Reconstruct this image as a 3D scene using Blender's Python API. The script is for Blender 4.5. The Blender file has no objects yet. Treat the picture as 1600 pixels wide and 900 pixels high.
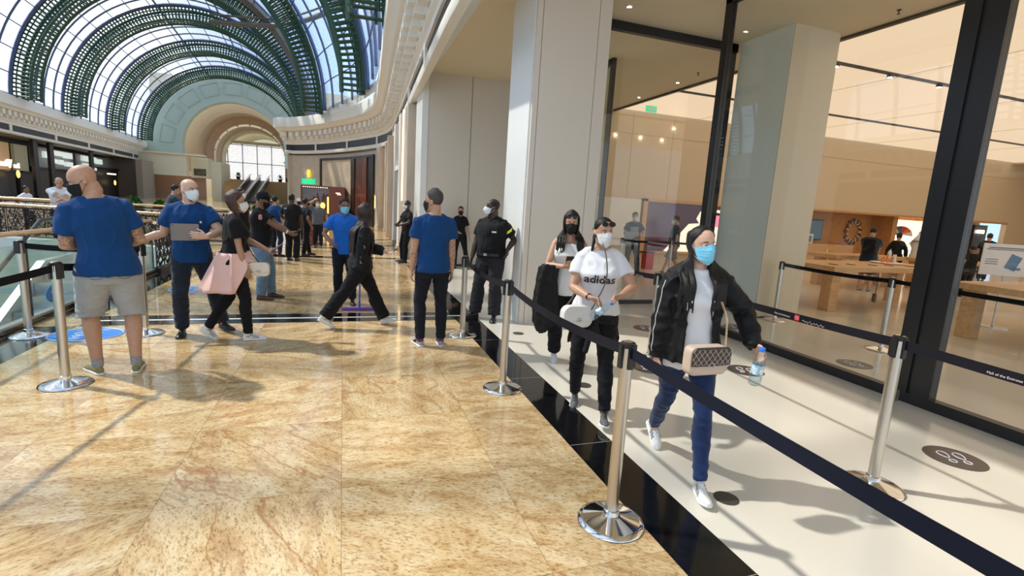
import bpy, bmesh, math, random
from math import sin, cos, pi, radians, sqrt, atan2
from mathutils import Vector, Matrix, noise, Quaternion

SC = bpy.context.scene
COL = SC.collection
random.seed(7)

# ---------------------------------------------------------------- camera
F_PX = 777.0
cam_d = bpy.data.cameras.new('camera'); cam = bpy.data.objects.new('camera', cam_d); COL.objects.link(cam)
cam_d.sensor_fit = 'HORIZONTAL'; cam_d.sensor_width = 36.0; cam_d.lens = F_PX * 36.0 / 1600.0
cam_d.clip_start = 0.05; cam_d.clip_end = 600
_yaw, _pitch, _roll = radians(19.1), radians(9.4), radians(3.48)
_f0 = Vector((sin(_yaw), cos(_yaw), 0)); _r0 = Vector((cos(_yaw), -sin(_yaw), 0)); _z = Vector((0, 0, 1))
_fw = _f0 * cos(_pitch) - _z * sin(_pitch); _u0 = _z * cos(_pitch) + _f0 * sin(_pitch)
_r = _r0 * cos(_roll) + _u0 * sin(_roll); _u = _u0 * cos(_roll) - _r0 * sin(_roll)
_m = Matrix(((_r.x, _u.x, -_fw.x, 0), (_r.y, _u.y, -_fw.y, 0), (_r.z, _u.z, -_fw.z, 1.65), (0, 0, 0, 1)))
cam.matrix_world = _m
SC.camera = cam

# ---------------------------------------------------------------- world, sun, exposure
SC.view_settings.view_transform = 'Standard'; SC.view_settings.look = 'None'
SC.view_settings.gamma = 1.0; SC.view_settings.use_curve_mapping = False
SC.view_settings.exposure = 0.25
world = bpy.data.worlds.new('sky'); SC.world = world; world.use_nodes = True
_nt = world.node_tree; _nt.nodes.clear()
_o = _nt.nodes.new('ShaderNodeOutputWorld'); _b = _nt.nodes.new('ShaderNodeBackground')
_tc = _nt.nodes.new('ShaderNodeTexCoord'); _no = _nt.nodes.new('ShaderNodeTexNoise'); _cr = _nt.nodes.new('ShaderNodeValToRGB')
_no.inputs['Scale'].default_value = 3.0; _no.inputs['Detail'].default_value = 5.0
_cr.color_ramp.elements[0].position = 0.42; _cr.color_ramp.elements[0].color = (0.50, 0.70, 1.0, 1)
_cr.color_ramp.elements[1].position = 0.62; _cr.color_ramp.elements[1].color = (0.93, 0.97, 1.0, 1)
_nt.links.new(_tc.outputs['Generated'], _no.inputs['Vector']); _nt.links.new(_no.outputs['Fac'], _cr.inputs['Fac'])
_nt.links.new(_cr.outputs['Color'], _b.inputs['Color']); _nt.links.new(_b.outputs['Background'], _o.inputs['Surface'])
_b.inputs['Strength'].default_value = 1.3
sun_d = bpy.data.lights.new('sun', 'SUN'); sun = bpy.data.objects.new('sun', sun_d); COL.objects.link(sun)
sun_d.energy = 4.2; sun_d.angle = radians(1.6); sun_d.color = (1.0, 0.93, 0.82)
sun.rotation_euler = Vector((0.74, -0.45, -1.0)).to_track_quat('-Z', 'Y').to_euler()
SC.cycles.use_denoising = True
SC.cycles.max_bounces = 8; SC.cycles.diffuse_bounces = 4; SC.cycles.glossy_bounces = 4
SC.cycles.transparent_max_bounces = 16; SC.cycles.transmission_bounces = 6
SC.cycles.sample_clamp_indirect = 6.0; SC.cycles.caustics_reflective = False; SC.cycles.caustics_refractive = False

# ---------------------------------------------------------------- materials
MATS = {}
def mat(name, col=(0.5, 0.5, 0.5), rough=0.5, metal=0.0, spec=0.5, emit=None, estr=0.0, alpha=None, var=0.0, vscale=6.0, bump=0.0, bscale=80.0, coat=0.0, sheen=0.0, vstretch=(1, 1, 1), sss=0.0):
    if name in MATS: return MATS[name]
    m = bpy.data.materials.new(name); m.use_nodes = True; MATS[name] = m
    nt = m.node_tree; b = nt.nodes['Principled BSDF']
    c = tuple(col) + (1,)
    b.inputs['Base Color'].default_value = c; b.inputs['Roughness'].default_value = rough; b.inputs['Metallic'].default_value = metal
    b.inputs['Specular IOR Level'].default_value = spec
    if coat: b.inputs['Coat Weight'].default_value = coat; b.inputs['Coat Roughness'].default_value = 0.06
    if sheen: b.inputs['Sheen Weight'].default_value = sheen
    if sss:
        b.inputs['Subsurface Weight'].default_value = sss; b.inputs['Subsurface Radius'].default_value = (0.012, 0.005, 0.003)
        b.inputs['Subsurface Scale'].default_value = 1.0
    if emit is not None: b.inputs['Emission Color'].default_value = tuple(emit) + (1,); b.inputs['Emission Strength'].default_value = estr
    if var or bump:
        tc = nt.nodes.new('ShaderNodeTexCoord'); mp = nt.nodes.new('ShaderNodeMapping'); mp.inputs['Scale'].default_value = vstretch
        nt.links.new(tc.outputs['Object'], mp.inputs['Vector'])
        if var:
            n = nt.nodes.new('ShaderNodeTexNoise'); n.inputs['Scale'].default_value = vscale; n.inputs['Detail'].default_value = 4
            r = nt.nodes.new('ShaderNodeValToRGB'); r.color_ramp.elements[0].position = 0.3; r.color_ramp.elements[1].position = 0.7
            r.color_ramp.elements[0].color = tuple(max(0, x * (1 - var)) for x in col) + (1,)
            r.color_ramp.elements[1].color = tuple(min(1, x * (1 + var)) for x in col) + (1,)
            nt.links.new(mp.outputs['Vector'], n.inputs['Vector']); nt.links.new(n.outputs['Fac'], r.inputs['Fac'])
            nt.links.new(r.outputs['Color'], b.inputs['Base Color'])
        if bump:
            n2 = nt.nodes.new('ShaderNodeTexNoise'); n2.inputs['Scale'].default_value = bscale; n2.inputs['Detail'].default_value = 3
            bp = nt.nodes.new('ShaderNodeBump'); bp.inputs['Strength'].default_value = bump; bp.inputs['Distance'].default_value = 0.01
            nt.links.new(mp.outputs['Vector'], n2.inputs['Vector']); nt.links.new(n2.outputs['Fac'], bp.inputs['Height'])
            nt.links.new(bp.outputs['Normal'], b.inputs['Normal'])
    return m

def glass_mat(name, tint=(0.96, 0.98, 0.97), refl=1.0, milk=0.0):
    """thin architectural glass: see-through with fresnel reflection"""
    m = bpy.data.materials.new(name); m.use_nodes = True; nt = m.node_tree; nt.nodes.clear(); MATS[name] = m
    out = nt.nodes.new('ShaderNodeOutputMaterial'); tr = nt.nodes.new('ShaderNodeBsdfTransparent'); gl = nt.nodes.new('ShaderNodeBsdfGlossy')
    geo = nt.nodes.new('ShaderNodeNewGeometry'); dt = nt.nodes.new('ShaderNodeVectorMath'); dt.operation = 'DOT_PRODUCT'
    nt.links.new(geo.outputs['Normal'], dt.inputs[0]); nt.links.new(geo.outputs['Incoming'], dt.inputs[1])
    def mth(op, a, b=None):
        n = nt.nodes.new('ShaderNodeMath'); n.operation = op
        if hasattr(a, 'is_linked') or not isinstance(a, (int, float)): nt.links.new(a, n.inputs[0])
        else: n.inputs[0].default_value = a
        if b is not None:
            if isinstance(b, (int, float)): n.inputs[1].default_value = b
            else: nt.links.new(b, n.inputs[1])
        return n.outputs[0]
    # Schlick's approximation for both faces of the sheet
    k = mth('POWER', mth('SUBTRACT', 1.0, mth('ABSOLUTE', dt.outputs['Value'])), 5.0)
    fr = mth('MULTIPLY', mth('ADD', mth('MULTIPLY', k, 0.96), 0.04), refl); mx = nt.nodes.new('ShaderNodeMixShader')
    tr.inputs['Color'].default_value = tuple(tint) + (1,); gl.inputs['Roughness'].default_value = 0.01
    nt.links.new(fr, mx.inputs[0]); nt.links.new(tr.outputs[0], mx.inputs[1]); nt.links.new(gl.outputs[0], mx.inputs[2])
    last = mx
    if milk:
        df = nt.nodes.new('ShaderNodeBsdfDiffuse'); df.inputs['Color'].default_value = (0.85, 0.9, 0.95, 1); m2 = nt.nodes.new('ShaderNodeMixShader')
        m2.inputs[0].default_value = milk; nt.links.new(mx.outputs[0], m2.inputs[1]); nt.links.new(df.outputs[0], m2.inputs[2]); last = m2
    nt.links.new(last.outputs[0], out.inputs['Surface'])
    return m

def marble_mat():
    m = bpy.data.materials.new('golden_granite'); m.use_nodes = True; nt = m.node_tree; b = nt.nodes['Principled BSDF']; N = nt.nodes.new; L = nt.links.new
    tc = N('ShaderNodeTexCoord'); geo = tc.outputs['Object']
    T = 0.92
    sc = N('ShaderNodeVectorMath'); sc.operation = 'SCALE'; sc.inputs['Scale'].default_value = 1 / T; L(geo, sc.inputs[0])
    fl = N('ShaderNodeVectorMath'); fl.operation = 'FLOOR'; L(sc.outputs[0], fl.inputs[0])
    wn = N('ShaderNodeTexWhiteNoise'); wn.noise_dimensions = '2D'; L(fl.outputs[0], wn.inputs['Vector'])
    ang = N('ShaderNodeMapRange'); ang.inputs['To Min'].default_value = -0.7; ang.inputs['To Max'].default_value = 1.5; L(wn.outputs['Value'], ang.inputs['Value'])
    rot = N('ShaderNodeVectorRotate'); rot.rotation_type = 'Z_AXIS'; L(geo, rot.inputs['Vector']); L(ang.outputs[0], rot.inputs['Angle'])
    off = N('ShaderNodeVectorMath'); off.operation = 'SCALE'; off.inputs['Scale'].default_value = 13.0; L(wn.outputs['Color'], off.inputs[0])
    ad = N('ShaderNodeVectorMath'); ad.operation = 'ADD'; L(rot.outputs[0], ad.inputs[0]); L(off.outputs[0], ad.inputs[1])
    mp = N('ShaderNodeMapping'); mp.inputs['Scale'].default_value = (1.0, 2.4, 1.0); L(ad.outputs[0], mp.inputs['Vector'])
    n1 = N('ShaderNodeTexNoise'); n1.inputs['Scale'].default_value = 2.6; n1.inputs['Detail'].default_value = 9; n1.inputs['Roughness'].default_value = 0.72; n1.inputs['Distortion'].default_value = 0.6; L(mp.outputs[0], n1.inputs['Vector'])
    r1 = N('ShaderNodeValToRGB'); e = r1.color_ramp.elements
    e[0].position = 0.28; e[0].color = (0.33, 0.19, 0.08, 1); e[1].position = 0.72; e[1].color = (0.82, 0.68, 0.46, 1)
    for p, c in ((0.42, (0.55, 0.35, 0.16, 1)), (0.5, (0.66, 0.47, 0.24, 1)), (0.6, (0.73, 0.56, 0.33, 1))):
        x = e.new(p); x.color = c
    L(n1.outputs['Fac'], r1.inputs['Fac'])
    n2 = N('ShaderNodeTexNoise'); n2.inputs['Scale'].default_value = 34; n2.inputs['Detail'].default_value = 6; n2.inputs['Roughness'].default_value = 0.75; L(mp.outputs[0], n2.inputs['Vector'])
    r2 = N('ShaderNodeValToRGB'); r2.color_ramp.elements[0].position = 0.36; r2.color_ramp.elements[0].color = (0.38, 0.27, 0.16, 1); r2.color_ramp.elements[1].position = 0.5; r2.color_ramp.elements[1].color = (1, 1, 1, 1)
    L(n2.outputs['Fac'], r2.inputs['Fac'])
    mx = N('ShaderNodeMixRGB'); mx.blend_type = 'MULTIPLY'; mx.inputs['Fac'].default_value = 0.9; L(r1.outputs[0], mx.inputs[1]); L(r2.outputs[0], mx.inputs[2])
    # strong rust veins
    n3 = N('ShaderNodeTexNoise'); n3.inputs['Scale'].default_value = 0.8; n3.inputs['Detail'].default_value = 6; n3.inputs['Distortion'].default_value = 0.4; L(mp.outputs[0], n3.inputs['Vector'])
    r3 = N('ShaderNodeValToRGB'); e = r3.color_ramp.elements; e[0].position = 0.478; e[0].color = (0, 0, 0, 1); e[1].position = 0.505; e[1].color = (0, 0, 0, 1); x = e.new(0.49); x.color = (1, 1, 1, 1)
    L(n3.outputs['Fac'], r3.inputs['Fac'])
    gate = N('ShaderNodeMath'); gate.operation = 'GREATER_THAN'; gate.inputs[1].default_value = 0.55; L(wn.outputs['Value'], gate.inputs[0])
    gm = N('ShaderNodeMath'); gm.operation = 'MULTIPLY'; L(r3.outputs[0], gm.inputs[0]); L(gate.outputs[0], gm.inputs[1])
    gm2 = N('ShaderNodeMath'); gm2.operation = 'MULTIPLY'; gm2.inputs[1].default_value = 0.75; L(gm.outputs[0], gm2.inputs[0])
    mx2 = N('ShaderNodeMixRGB'); L(gm2.outputs[0], mx2.inputs['Fac']); L(mx.outputs[0], mx2.inputs[1]); mx2.inputs[2].default_value = (0.36, 0.13, 0.03, 1)
    # joints
    br = N('ShaderNodeTexBrick'); br.offset = 0.0; br.inputs['Scale'].default_value = 1.0; br.inputs['Brick Width'].default_value = T; br.inputs['Row Height'].default_value = T
    br.inputs['Mortar Size'].default_value = 0.0025; br.inputs['Mortar Smooth'].default_value = 0.3; L(geo, br.inputs['Vector'])
    br.inputs['Color1'].default_value = (1, 1, 1, 1); br.inputs['Color2'].default_value = (1, 1, 1, 1); br.inputs['Mortar'].default_value = (0.55, 0.5, 0.42, 1)
    mx3 = N('ShaderNodeMixRGB'); mx3.blend_type = 'MULTIPLY'; mx3.inputs['Fac'].default_value = 0.8; L(mx2.outputs[0], mx3.inputs[1]); L(br.outputs['Color'], mx3.inputs[2])
    hv = N('ShaderNodeHueSaturation'); vr = N('ShaderNodeMapRange'); vr.inputs['To Min'].default_value = 0.86; vr.inputs['To Max'].default_value = 1.1
    L(wn.outputs['Color'], vr.inputs['Value']); L(vr.outputs[0], hv.inputs['Value']); L(mx3.outputs[0], hv.inputs['Color'])
    L(hv.outputs[0], b.inputs['Base Color'])
    b.inputs['Roughness'].default_value = 0.10; b.inputs['Specular IOR Level'].default_value = 0.6
    MATS['marble'] = m
    return m

def text_curve(name, body, size, m, parent=None, loc=(0, 0, 0), rot=(0, 0, 0), extrude=0.004, align='CENTER', bold=0.0):
    c = bpy.data.curves.new(name, 'FONT'); c.body = body; c.size = size; c.extrude = extrude; c.align_x = align; c.align_y = 'CENTER'; c.offset = bold
    c.resolution_u = 4
    tmp = bpy.data.objects.new(name, c); COL.objects.link(tmp); dg = bpy.context.evaluated_depsgraph_get(); dg.update()
    me = bpy.data.meshes.new_from_object(tmp.evaluated_get(dg)); bpy.data.objects.remove(tmp); me.materials.clear()
    o = bpy.data.objects.new(name, me)
    COL.objects.link(o); o.location = loc; o.rotation_euler = rot; o.data.materials.append(m)
    if parent is not None: o.parent = parent
    return o

# ---------------------------------------------------------------- mesh builder
class MB:
    def __init__(s): s.v = []; s.f = []
    def add(s, vs, fs):
        n = len(s.v); s.v += [tuple(v) for v in vs]; s.f += [tuple(i + n for i in f) for f in fs]; return s
    def box(s, c, d, rz=0.0, M=None):
        x, y, z = d[0] / 2, d[1] / 2, d[2] / 2
        vs = [Vector((a * x, b * y, e * z)) for a in (-1, 1) for b in (-1, 1) for e in (-1, 1)]
        R = Matrix.Rotation(rz, 3, 'Z') if M is None else M
        vs = [R @ v + Vector(c) for v in vs]
        return s.add(vs, [(0, 1, 3, 2), (4, 6, 7, 5), (0, 4, 5, 1), (2, 3, 7, 6), (0, 2, 6, 4), (1, 5, 7, 3)])
    def bx(s, x0, x1, y0, y1, z0, z1):
        return s.box(((x0 + x1) / 2, (y0 + y1) / 2, (z0 + z1) / 2), (abs(x1 - x0), abs(y1 - y0), abs(z1 - z0)))
    def loft(s, rings, cap=True, close=True):
        n = len(rings[0]); base = len(s.v)
        for r in rings: s.v += [tuple(p) for p in r]
        m = n if close else n - 1
        for i in range(len(rings) - 1):
            for j in range(m):
                a = base + i * n + j; b = base + i * n + (j + 1) % n
                s.f.append((a, b, b + n, a + n))
        if cap and close:
            s.f.append(tuple(base + j for j in range(n))[::-1]); k = base + (len(rings) - 1) * n; s.f.append(tuple(k + j for j in range(n)))
        return s
    def cyl(s, p0, p1, r0, r1=None, n=16, cap=True):
        r1 = r0 if r1 is None else r1
        return s.tube([p0, p1], [r0, r1], n, cap)
    def tube(s, pts, rad, n=8, cap=True, flat=None, up=None, closed=False):
        """swept tube; rad: float or list; flat: (a,b) scale of the ellipse axes"""
        pts = [Vector(p) for p in pts]
        if not isinstance(rad, (list, tuple)): rad = [rad] * len(pts)
        rings = []; prev = None
        for i, p in enumerate(pts):
            a = pts[max(0, i - 1)]; b = pts[min(len(pts) - 1, i + 1)]; t = (b - a)
            if t.length < 1e-9: t = Vector((0, 0, 1))
            t.normalize()
            if prev is None:
                u = Vector(up) if up is not None else (Vector((0, 0, 1)) if abs(t.z) < 0.9 else Vector((0, 1, 0)))
            else: u = prev
            x = u - t * u.dot(t)
            if x.length < 1e-6: x = t.orthogonal()
            x.normalize(); y = t.cross(x); prev = x
            r = rad[i]; ra, rb = (r[0], r[1]) if isinstance(r, (list, tuple)) else (r, r)
            if flat: ra *= flat[0]; rb *= flat[1]
            rings.append([p + x * (ra * cos(2 * pi * k / n)) + y * (rb * sin(2 * pi * k / n)) for k in range(n)])
        if closed: rings.append(rings[0]); cap = False
        return s.loft(rings, cap)
    def lathe(s, prof, c=(0, 0, 0), n=32, cap=True):
        rings = [[(c[0] + r * cos(2 * pi * k / n), c[1] + r * sin(2 * pi * k / n), c[2] + z) for k in range(n)] for r, z in prof]
        return s.loft(rings, cap)
    def ell(s, c, r, n=16, m=10, M=None):
        rings = []
        for i in range(m + 1):
            t = -pi / 2 + pi * i / m; cr = max(cos(t), 0.02); z = sin(t)
            ring = []
            for k in range(n):
                v = Vector((r[0] * cr * cos(2 * pi * k / n), r[1] * cr * sin(2 * pi * k / n), r[2] * z))
                if M is not None: v = M @ v
                ring.append(v + Vector(c))
            rings.append(ring)
        return s.loft(rings)
    def prism(s, poly, z0, z1):
        n = len(poly); vs = [(p[0], p[1], z0) for p in poly] + [(p[0], p[1], z1) for p in poly]
        return s.add(vs, [tuple(range(n))[::-1], tuple(range(n, 2 * n))] + [(i, (i + 1) % n, n + (i + 1) % n, n + i) for i in range(n)])
    def strip(s, path, prof, closed_prof=True):
        """sweep a profile (offset to the left of travel, z) along a plan path"""
        P = [Vector((p[0], p[1])) for p in path]; rings = []
        for i, p in enumerate(P):
            a = P[max(0, i - 1)]; b = P[min(len(P) - 1, i + 1)]; t = (b - a).normalized(); nrm = Vector((-t.y, t.x))
            rings.append([(p.x + nrm.x * o, p.y + nrm.y * o, z) for o, z in prof])
        return s.loft(rings, cap=closed_prof, close=closed_prof)
    def build(s, name, m=None, parent=None, smooth=False, bevel=0.0, link=True, sub=0):
        me = bpy.data.meshes.new(name); me.from_pydata(s.v, [], s.f); me.update()
        bm = bmesh.new(); bm.from_mesh(me); bmesh.ops.recalc_face_normals(bm, faces=bm.faces); bm.to_mesh(me); bm.free()
        o = bpy.data.objects.new(name, me)
        COL.objects.link(o)
        if m is not None: me.materials.append(m)
        if smooth:
            for p in me.polygons: p.use_smooth = True
            try: me.set_sharp_from_angle(angle=radians(45))
            except Exception: pass
        if bevel:
            md = o.modifiers.new('b', 'BEVEL'); md.width = bevel; md.segments = 2; md.limit_method = 'ANGLE'
        if sub:
            md = o.modifiers.new('s', 'SUBSURF'); md.levels = sub; md.render_levels = sub
        if parent is not None: o.parent = parent
        return o

def tag(o, label, cat, group=None, kind=None):
    o['label'] = label; o['category'] = cat
    if group: o['group'] = group
    if kind: o['kind'] = kind
    return o
def thing(name, label, cat, loc=(0, 0, 0), rz=0.0, group=None):
    o = bpy.data.objects.new(name, None); COL.objects.link(o); o.location = loc; o.rotation_euler = (0, 0, rz); o.empty_display_size = 0.1
    return tag(o, label, cat, group)
def struct(name, mb, m, smooth=False, bevel=0.0):
    o = mb.build(name, m, None, smooth, bevel); o['kind'] = 'structure'; return o
def kids(o): return [c for c in bpy.data.objects if c.parent == o]
def dup(o, parent=None):
    c = o.copy(); COL.objects.link(c); c.parent = parent
    for k in kids(o): dup(k, c)
    return c
def interp(xs, ys, x):
    if x <= xs[0]: return ys[0]
    for i in range(len(xs) - 1):
        if x <= xs[i + 1]: return ys[i] + (ys[i + 1] - ys[i]) * (x - xs[i]) / (xs[i + 1] - xs[i])
    return ys[-1]
def smooth_path(pts, n=6):
    out = []
    P = [Vector(p) for p in pts]
    for i in range(len(P) - 1):
        p0 = P[max(0, i - 1)]; p1 = P[i]; p2 = P[i + 1]; p3 = P[min(len(P) - 1, i + 2)]
        for k in range(n):
            t = k / n
            out.append(0.5 * ((2 * p1) + (p2 - p0) * t + (2 * p0 - 5 * p1 + 4 * p2 - p3) * t * t + (3 * p1 - p0 - 3 * p2 + p3) * t ** 3))
    out.append(P[-1]); return out
# ================================================================ materials of the place
marble_mat()
mat('terrazzo', (0.66, 0.62, 0.54), 0.16, spec=0.6, var=0.05, vscale=220)
mat('black_polish', (0.006, 0.006, 0.007), 0.07, spec=0.7)
mat('joint_line', (0.45, 0.42, 0.36), 0.4)
mat('white_panel', (0.80, 0.81, 0.79), 0.22, spec=0.6)
mat('portal_panel', (0.66, 0.60, 0.52), 0.42)
mat('soffit', (0.74, 0.64, 0.47), 0.6)
mat('plaster', (0.78, 0.74, 0.66), 0.7)
mat('cream_plaster', (0.74, 0.68, 0.50), 0.7)
mat('sand_plaster', (0.62, 0.47, 0.26), 0.7)
mat('sage_plaster', (0.44, 0.52, 0.46), 0.7)
mat('rose_plaster', (0.40, 0.24, 0.16), 0.7)
mat('stone_clad', (0.52, 0.44, 0.35), 0.45, var=0.08, vscale=2)
mat('beige_marble', (0.60, 0.48, 0.34), 0.25, var=0.12, vscale=1.5)
mat('dark_frame', (0.012, 0.011, 0.012), 0.35)
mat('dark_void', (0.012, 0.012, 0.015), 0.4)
mat('bronze_dark', (0.035, 0.022, 0.015), 0.3)
mat('mahogany', (0.12, 0.035, 0.018), 0.3, var=0.25, vscale=5, vstretch=(1, 1, 0.2))
mat('oak', (0.62, 0.36, 0.16), 0.38, var=0.12, vscale=9, vstretch=(0.3, 2, 2))
mat('oak_dark', (0.55, 0.27, 0.09), 0.42, var=0.1, vscale=5)
mat('green_steel', (0.016, 0.062, 0.032), 0.45)
mat('brown_steel', (0.10, 0.085, 0.07), 0.45)
mat('mullion', (0.05, 0.08, 0.20), 0.4)
mat('chrome', (0.82, 0.81, 0.80), 0.08, metal=1.0)
mat('satin_steel', (0.60, 0.55, 0.48), 0.28, metal=1.0)
mat('steel_far', (0.55, 0.55, 0.56), 0.3, metal=1.0)
mat('brass', (0.80, 0.55, 0.30), 0.25, metal=0.9)
mat('iron', (0.02, 0.017, 0.015), 0.4, metal=0.3)
mat('belt', (0.012, 0.011, 0.015), 0.9, spec=0.15)
mat('belt_navy', (0.008, 0.010, 0.020), 0.9, spec=0.15)
mat('black_plastic', (0.012, 0.012, 0.013), 0.4)
mat('white_paint', (0.8, 0.8, 0.8), 0.5)
mat('off_white', (0.78, 0.74, 0.66), 0.5)
mat('gold_sign', (0.9, 0.6, 0.05), 0.4, emit=(1.0, 0.62, 0.02), estr=1.3)
mat('green_sign', (0.0, 0.45, 0.2), 0.4, emit=(0.0, 0.75, 0.28), estr=1.0)
mat('lamp_warm', (1, 0.8, 0.5), 0.5, emit=(1.0, 0.72, 0.38), estr=3.0)
mat('lamp_white', (1, 0.95, 0.85), 0.5, emit=(1.0, 0.93, 0.8), estr=14.0)
mat('lamp_pink', (1, 0.8, 0.7), 0.5, emit=(1.0, 0.72, 0.6), estr=1.6)
mat('light_ceiling', (0.4, 0.36, 0.3), 0.5, emit=(1.0, 0.76, 0.54), estr=0.66)
mat('shop_glow', (0.5, 0.35, 0.2), 0.5, emit=(0.8, 0.5, 0.25), estr=0.16)
mat('shelf_glow', (1, 0.9, 0.8), 0.5, emit=(1.0, 0.82, 0.66), estr=1.1)
glass_mat('glass', (0.97, 0.98, 0.96), 1.0)
glass_mat('glass_green', (0.88, 0.95, 0.92), 1.1)
glass_mat('glass_roof', (0.93, 0.97, 1.0), 1.0, milk=0.10)

# ================================================================ floors
railA = [(-3.3, 10.9), (-3.3, 12.6), (-3.7, 13.35), (-4.8, 13.85), (-7.4, 14.75), (-9.8, 15.4)]
m = MB(); poly = [(1.53, -5), (1.53, 12.7), (2.15, 12.7), (2.4, 100), (-30, 100), (-30, 15.4), (-9.8, 15.4), (-7.4, 14.75), (-4.8, 13.85), (-3.7, 13.35), (-3.3, 12.6), (-3.3, -5)]
m.prism(poly, -0.3, 0.0); struct('floor', m, MATS['marble'])
m = MB().bx(1.865, 30, -6, 14.5, -0.3, 0.0); struct('floor_store', m, MATS['terrazzo'])
m = MB().bx(1.53, 1.865, -5, 12.7, -0.3, 0.001); struct('floor_border', m, MATS['black_polish'])
m = MB()
for y in [-1.15 + 1.37 * k for k in range(10)]: m.bx(1.535, 1.86, y - 0.0015, y + 0.0015, 0.0, 0.0018)
struct('trim_1', m, MATS['joint_line'])
m = MB().bx(-2.85, 1.53, 6.78, 7.00, -0.1, 0.002).bx(-2.85, 1.53, 7.05, 7.28, -0.1, 0.002).bx(-3.28, -2.86, -5, 6.78, -0.1, 0.002).bx(-3.28, -2.86, 7.28, 12.0, -0.1, 0.002)
m.bx(-3.0, 1.93, 13.9, 14.25, -0.1, 0.002)
struct('trim_2', m, MATS['black_polish'])
m = MB().bx(-2.85, 1.86, 7.00, 7.05, -0.1, 0.0025)
struct('trim_3', m, MATS['off_white'])
m = MB()          # curved dark inlays in the far concourse
for rr, w in ((6.0, 0.5), (8.6, 0.45), (9.6, 0.25)):
    a = [(-2.0 + rr * cos(t), 24 + rr * 0.8 * sin(t)) for t in [pi + pi * k / 30 for k in range(31)]]
    b = [(-2.0 + (rr - w) * cos(t), 24 + (rr - w) * 0.8 * sin(t)) for t in [pi + pi * k / 30 for k in range(31)]]
    a = [(min(p[0], 1.9), p[1]) for p in a]; b = [(min(p[0], 1.88), p[1]) for p in b]
    n = len(m.v); m.v += [(p[0], p[1], 0.003) for p in a] + [(p[0], p[1], 0.003) for p in b]
    m.f += [(n + i, n + i + 1, n + 32 + i, n + 31 + i) for i in range(30)]
struct('trim_4', m, MATS['black_polish'])

# ================================================================ store shell
CZ = 4.73
m = MB().bx(1.95, 7.85, 6.5, 14.3, CZ, CZ + 0.25).bx(1.95, 7.85, -6, 6.5, CZ, CZ + 0.25)
struct('ceiling_soffit', m, MATS['soffit'])
m = MB().bx(1.80, 1.95, -6, 12.7, 4.62, 5.6).bx(1.82, 1.97, 12.7, 13.75, 0, 5.6)          # white outer frame of the store front
struct('wall_store_frame', m, MATS['white_panel'])
m = MB().bx(1.97, 5.3, 12.72, 12.9, 0.0, CZ); struct('wall_bay', m, MATS['portal_panel'])
m = MB()
for x in (3.05, 4.15): m.bx(x, x + 0.006, 12.712, 12.722, 0.0, CZ)
m.bx(1.97, 5.3, 12.70, 12.722, 0.0, 0.05)
struct('trim_5', m, MATS['dark_frame'])
# portal column by the kerb: white side cheek, panelled front
m = MB().bx(2.36, 2.44, 6.56, 7.45, 0, CZ); struct('wall_portal_cheek', m, MATS['white_panel'])
m = MB().bx(2.38, 2.452, 6.50, 6.56, 0, CZ).bx(2.46, 3.262, 6.50, 7.4, 0, CZ).bx(3.27, 3.45, 6.50, 7.4, 0, CZ).bx(2.44, 3.45, 6.53, 7.4, 0.0, CZ)
struct('wall_portal', m, MATS['portal_panel'])
m = MB().bx(6.72, 6.76, 6.62, 7.7, 0, CZ); struct('wall_pier_cheek', m, MATS['sage_plaster'])
m = MB().bx(6.70, 7.66, 6.56, 7.7, 0.02, CZ)
struct('wall_pier', m, mat('pier_panel', (0.70, 0.60, 0.44), 0.4))
mat('pier_cheek2', (0.80, 0.84, 0.80), 0.25)
m = MB().bx(6.692, 6.70, 6.58, 7.7, 0.02, CZ); struct('wall_pier_side', m, MATS['pier_cheek2'])
m = MB().bx(6.69, 7.66, 6.55, 7.7, 0, 0.02); struct('baseboard_pier', m, MATS['dark_frame'])
# interior back wall with an alcove band (opening x 9.0..27, z 0..2.15 handled by boxes)
m = MB().bx(5.0, 30, 14.2, 14.4, 2.15, 5.0).bx(5.0, 16.4, 14.2, 14.4, 0, 2.15).bx(28.1, 30, 14.2, 14.4, 0, 2.15).bx(5.12, 5.24, 12.9, 14.2, 0, 5.0)
struct('wall_back', m, mat('store_wall', (0.66, 0.52, 0.34), 0.55))
m = MB().bx(29.8, 30, -6, 14.3, 0, 5.0); struct('wall_right', m, MATS['store_wall'])
m = MB()
for x in (7.2, 8.6, 10.1, 11.6, 13.1): m.bx(x, x + 0.012, 14.192, 14.2, 0, CZ)
m.bx(5.3, 30, 14.19, 14.2, 4.1, 4.112)
struct('trim_6', m, mat('wall_seam', (0.50, 0.40, 0.27), 0.6))
# luminous ceiling
m = MB().bx(7.9, 27.6, -6, 14.15, CZ + 0.06, CZ + 0.1); struct('ceiling_light', m, MATS['light_ceiling'])
m = MB().bx(7.84, 7.92, -6, 14.2, CZ - 0.04, CZ + 0.12)
for y in (0.75, 4.27, 7.79, 11.3): m.bx(7.9, 27.6, y - 0.035, y + 0.035, CZ + 0.02, CZ + 0.062)
struct('trim_7', m, MATS['dark_frame'])
m = MB()
for x in range(11, 27, 4): m.bx(x - 0.004, x + 0.004, -6, 14.15, CZ + 0.053, CZ + 0.062)
struct('trim_8', m, mat('ceiling_seam', (0.55, 0.42, 0.28), 0.6))
m = MB().bx(27.6, 30, -6, 14.3, CZ, CZ + 0.2); struct('ceiling_right', m, MATS['soffit'])
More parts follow.
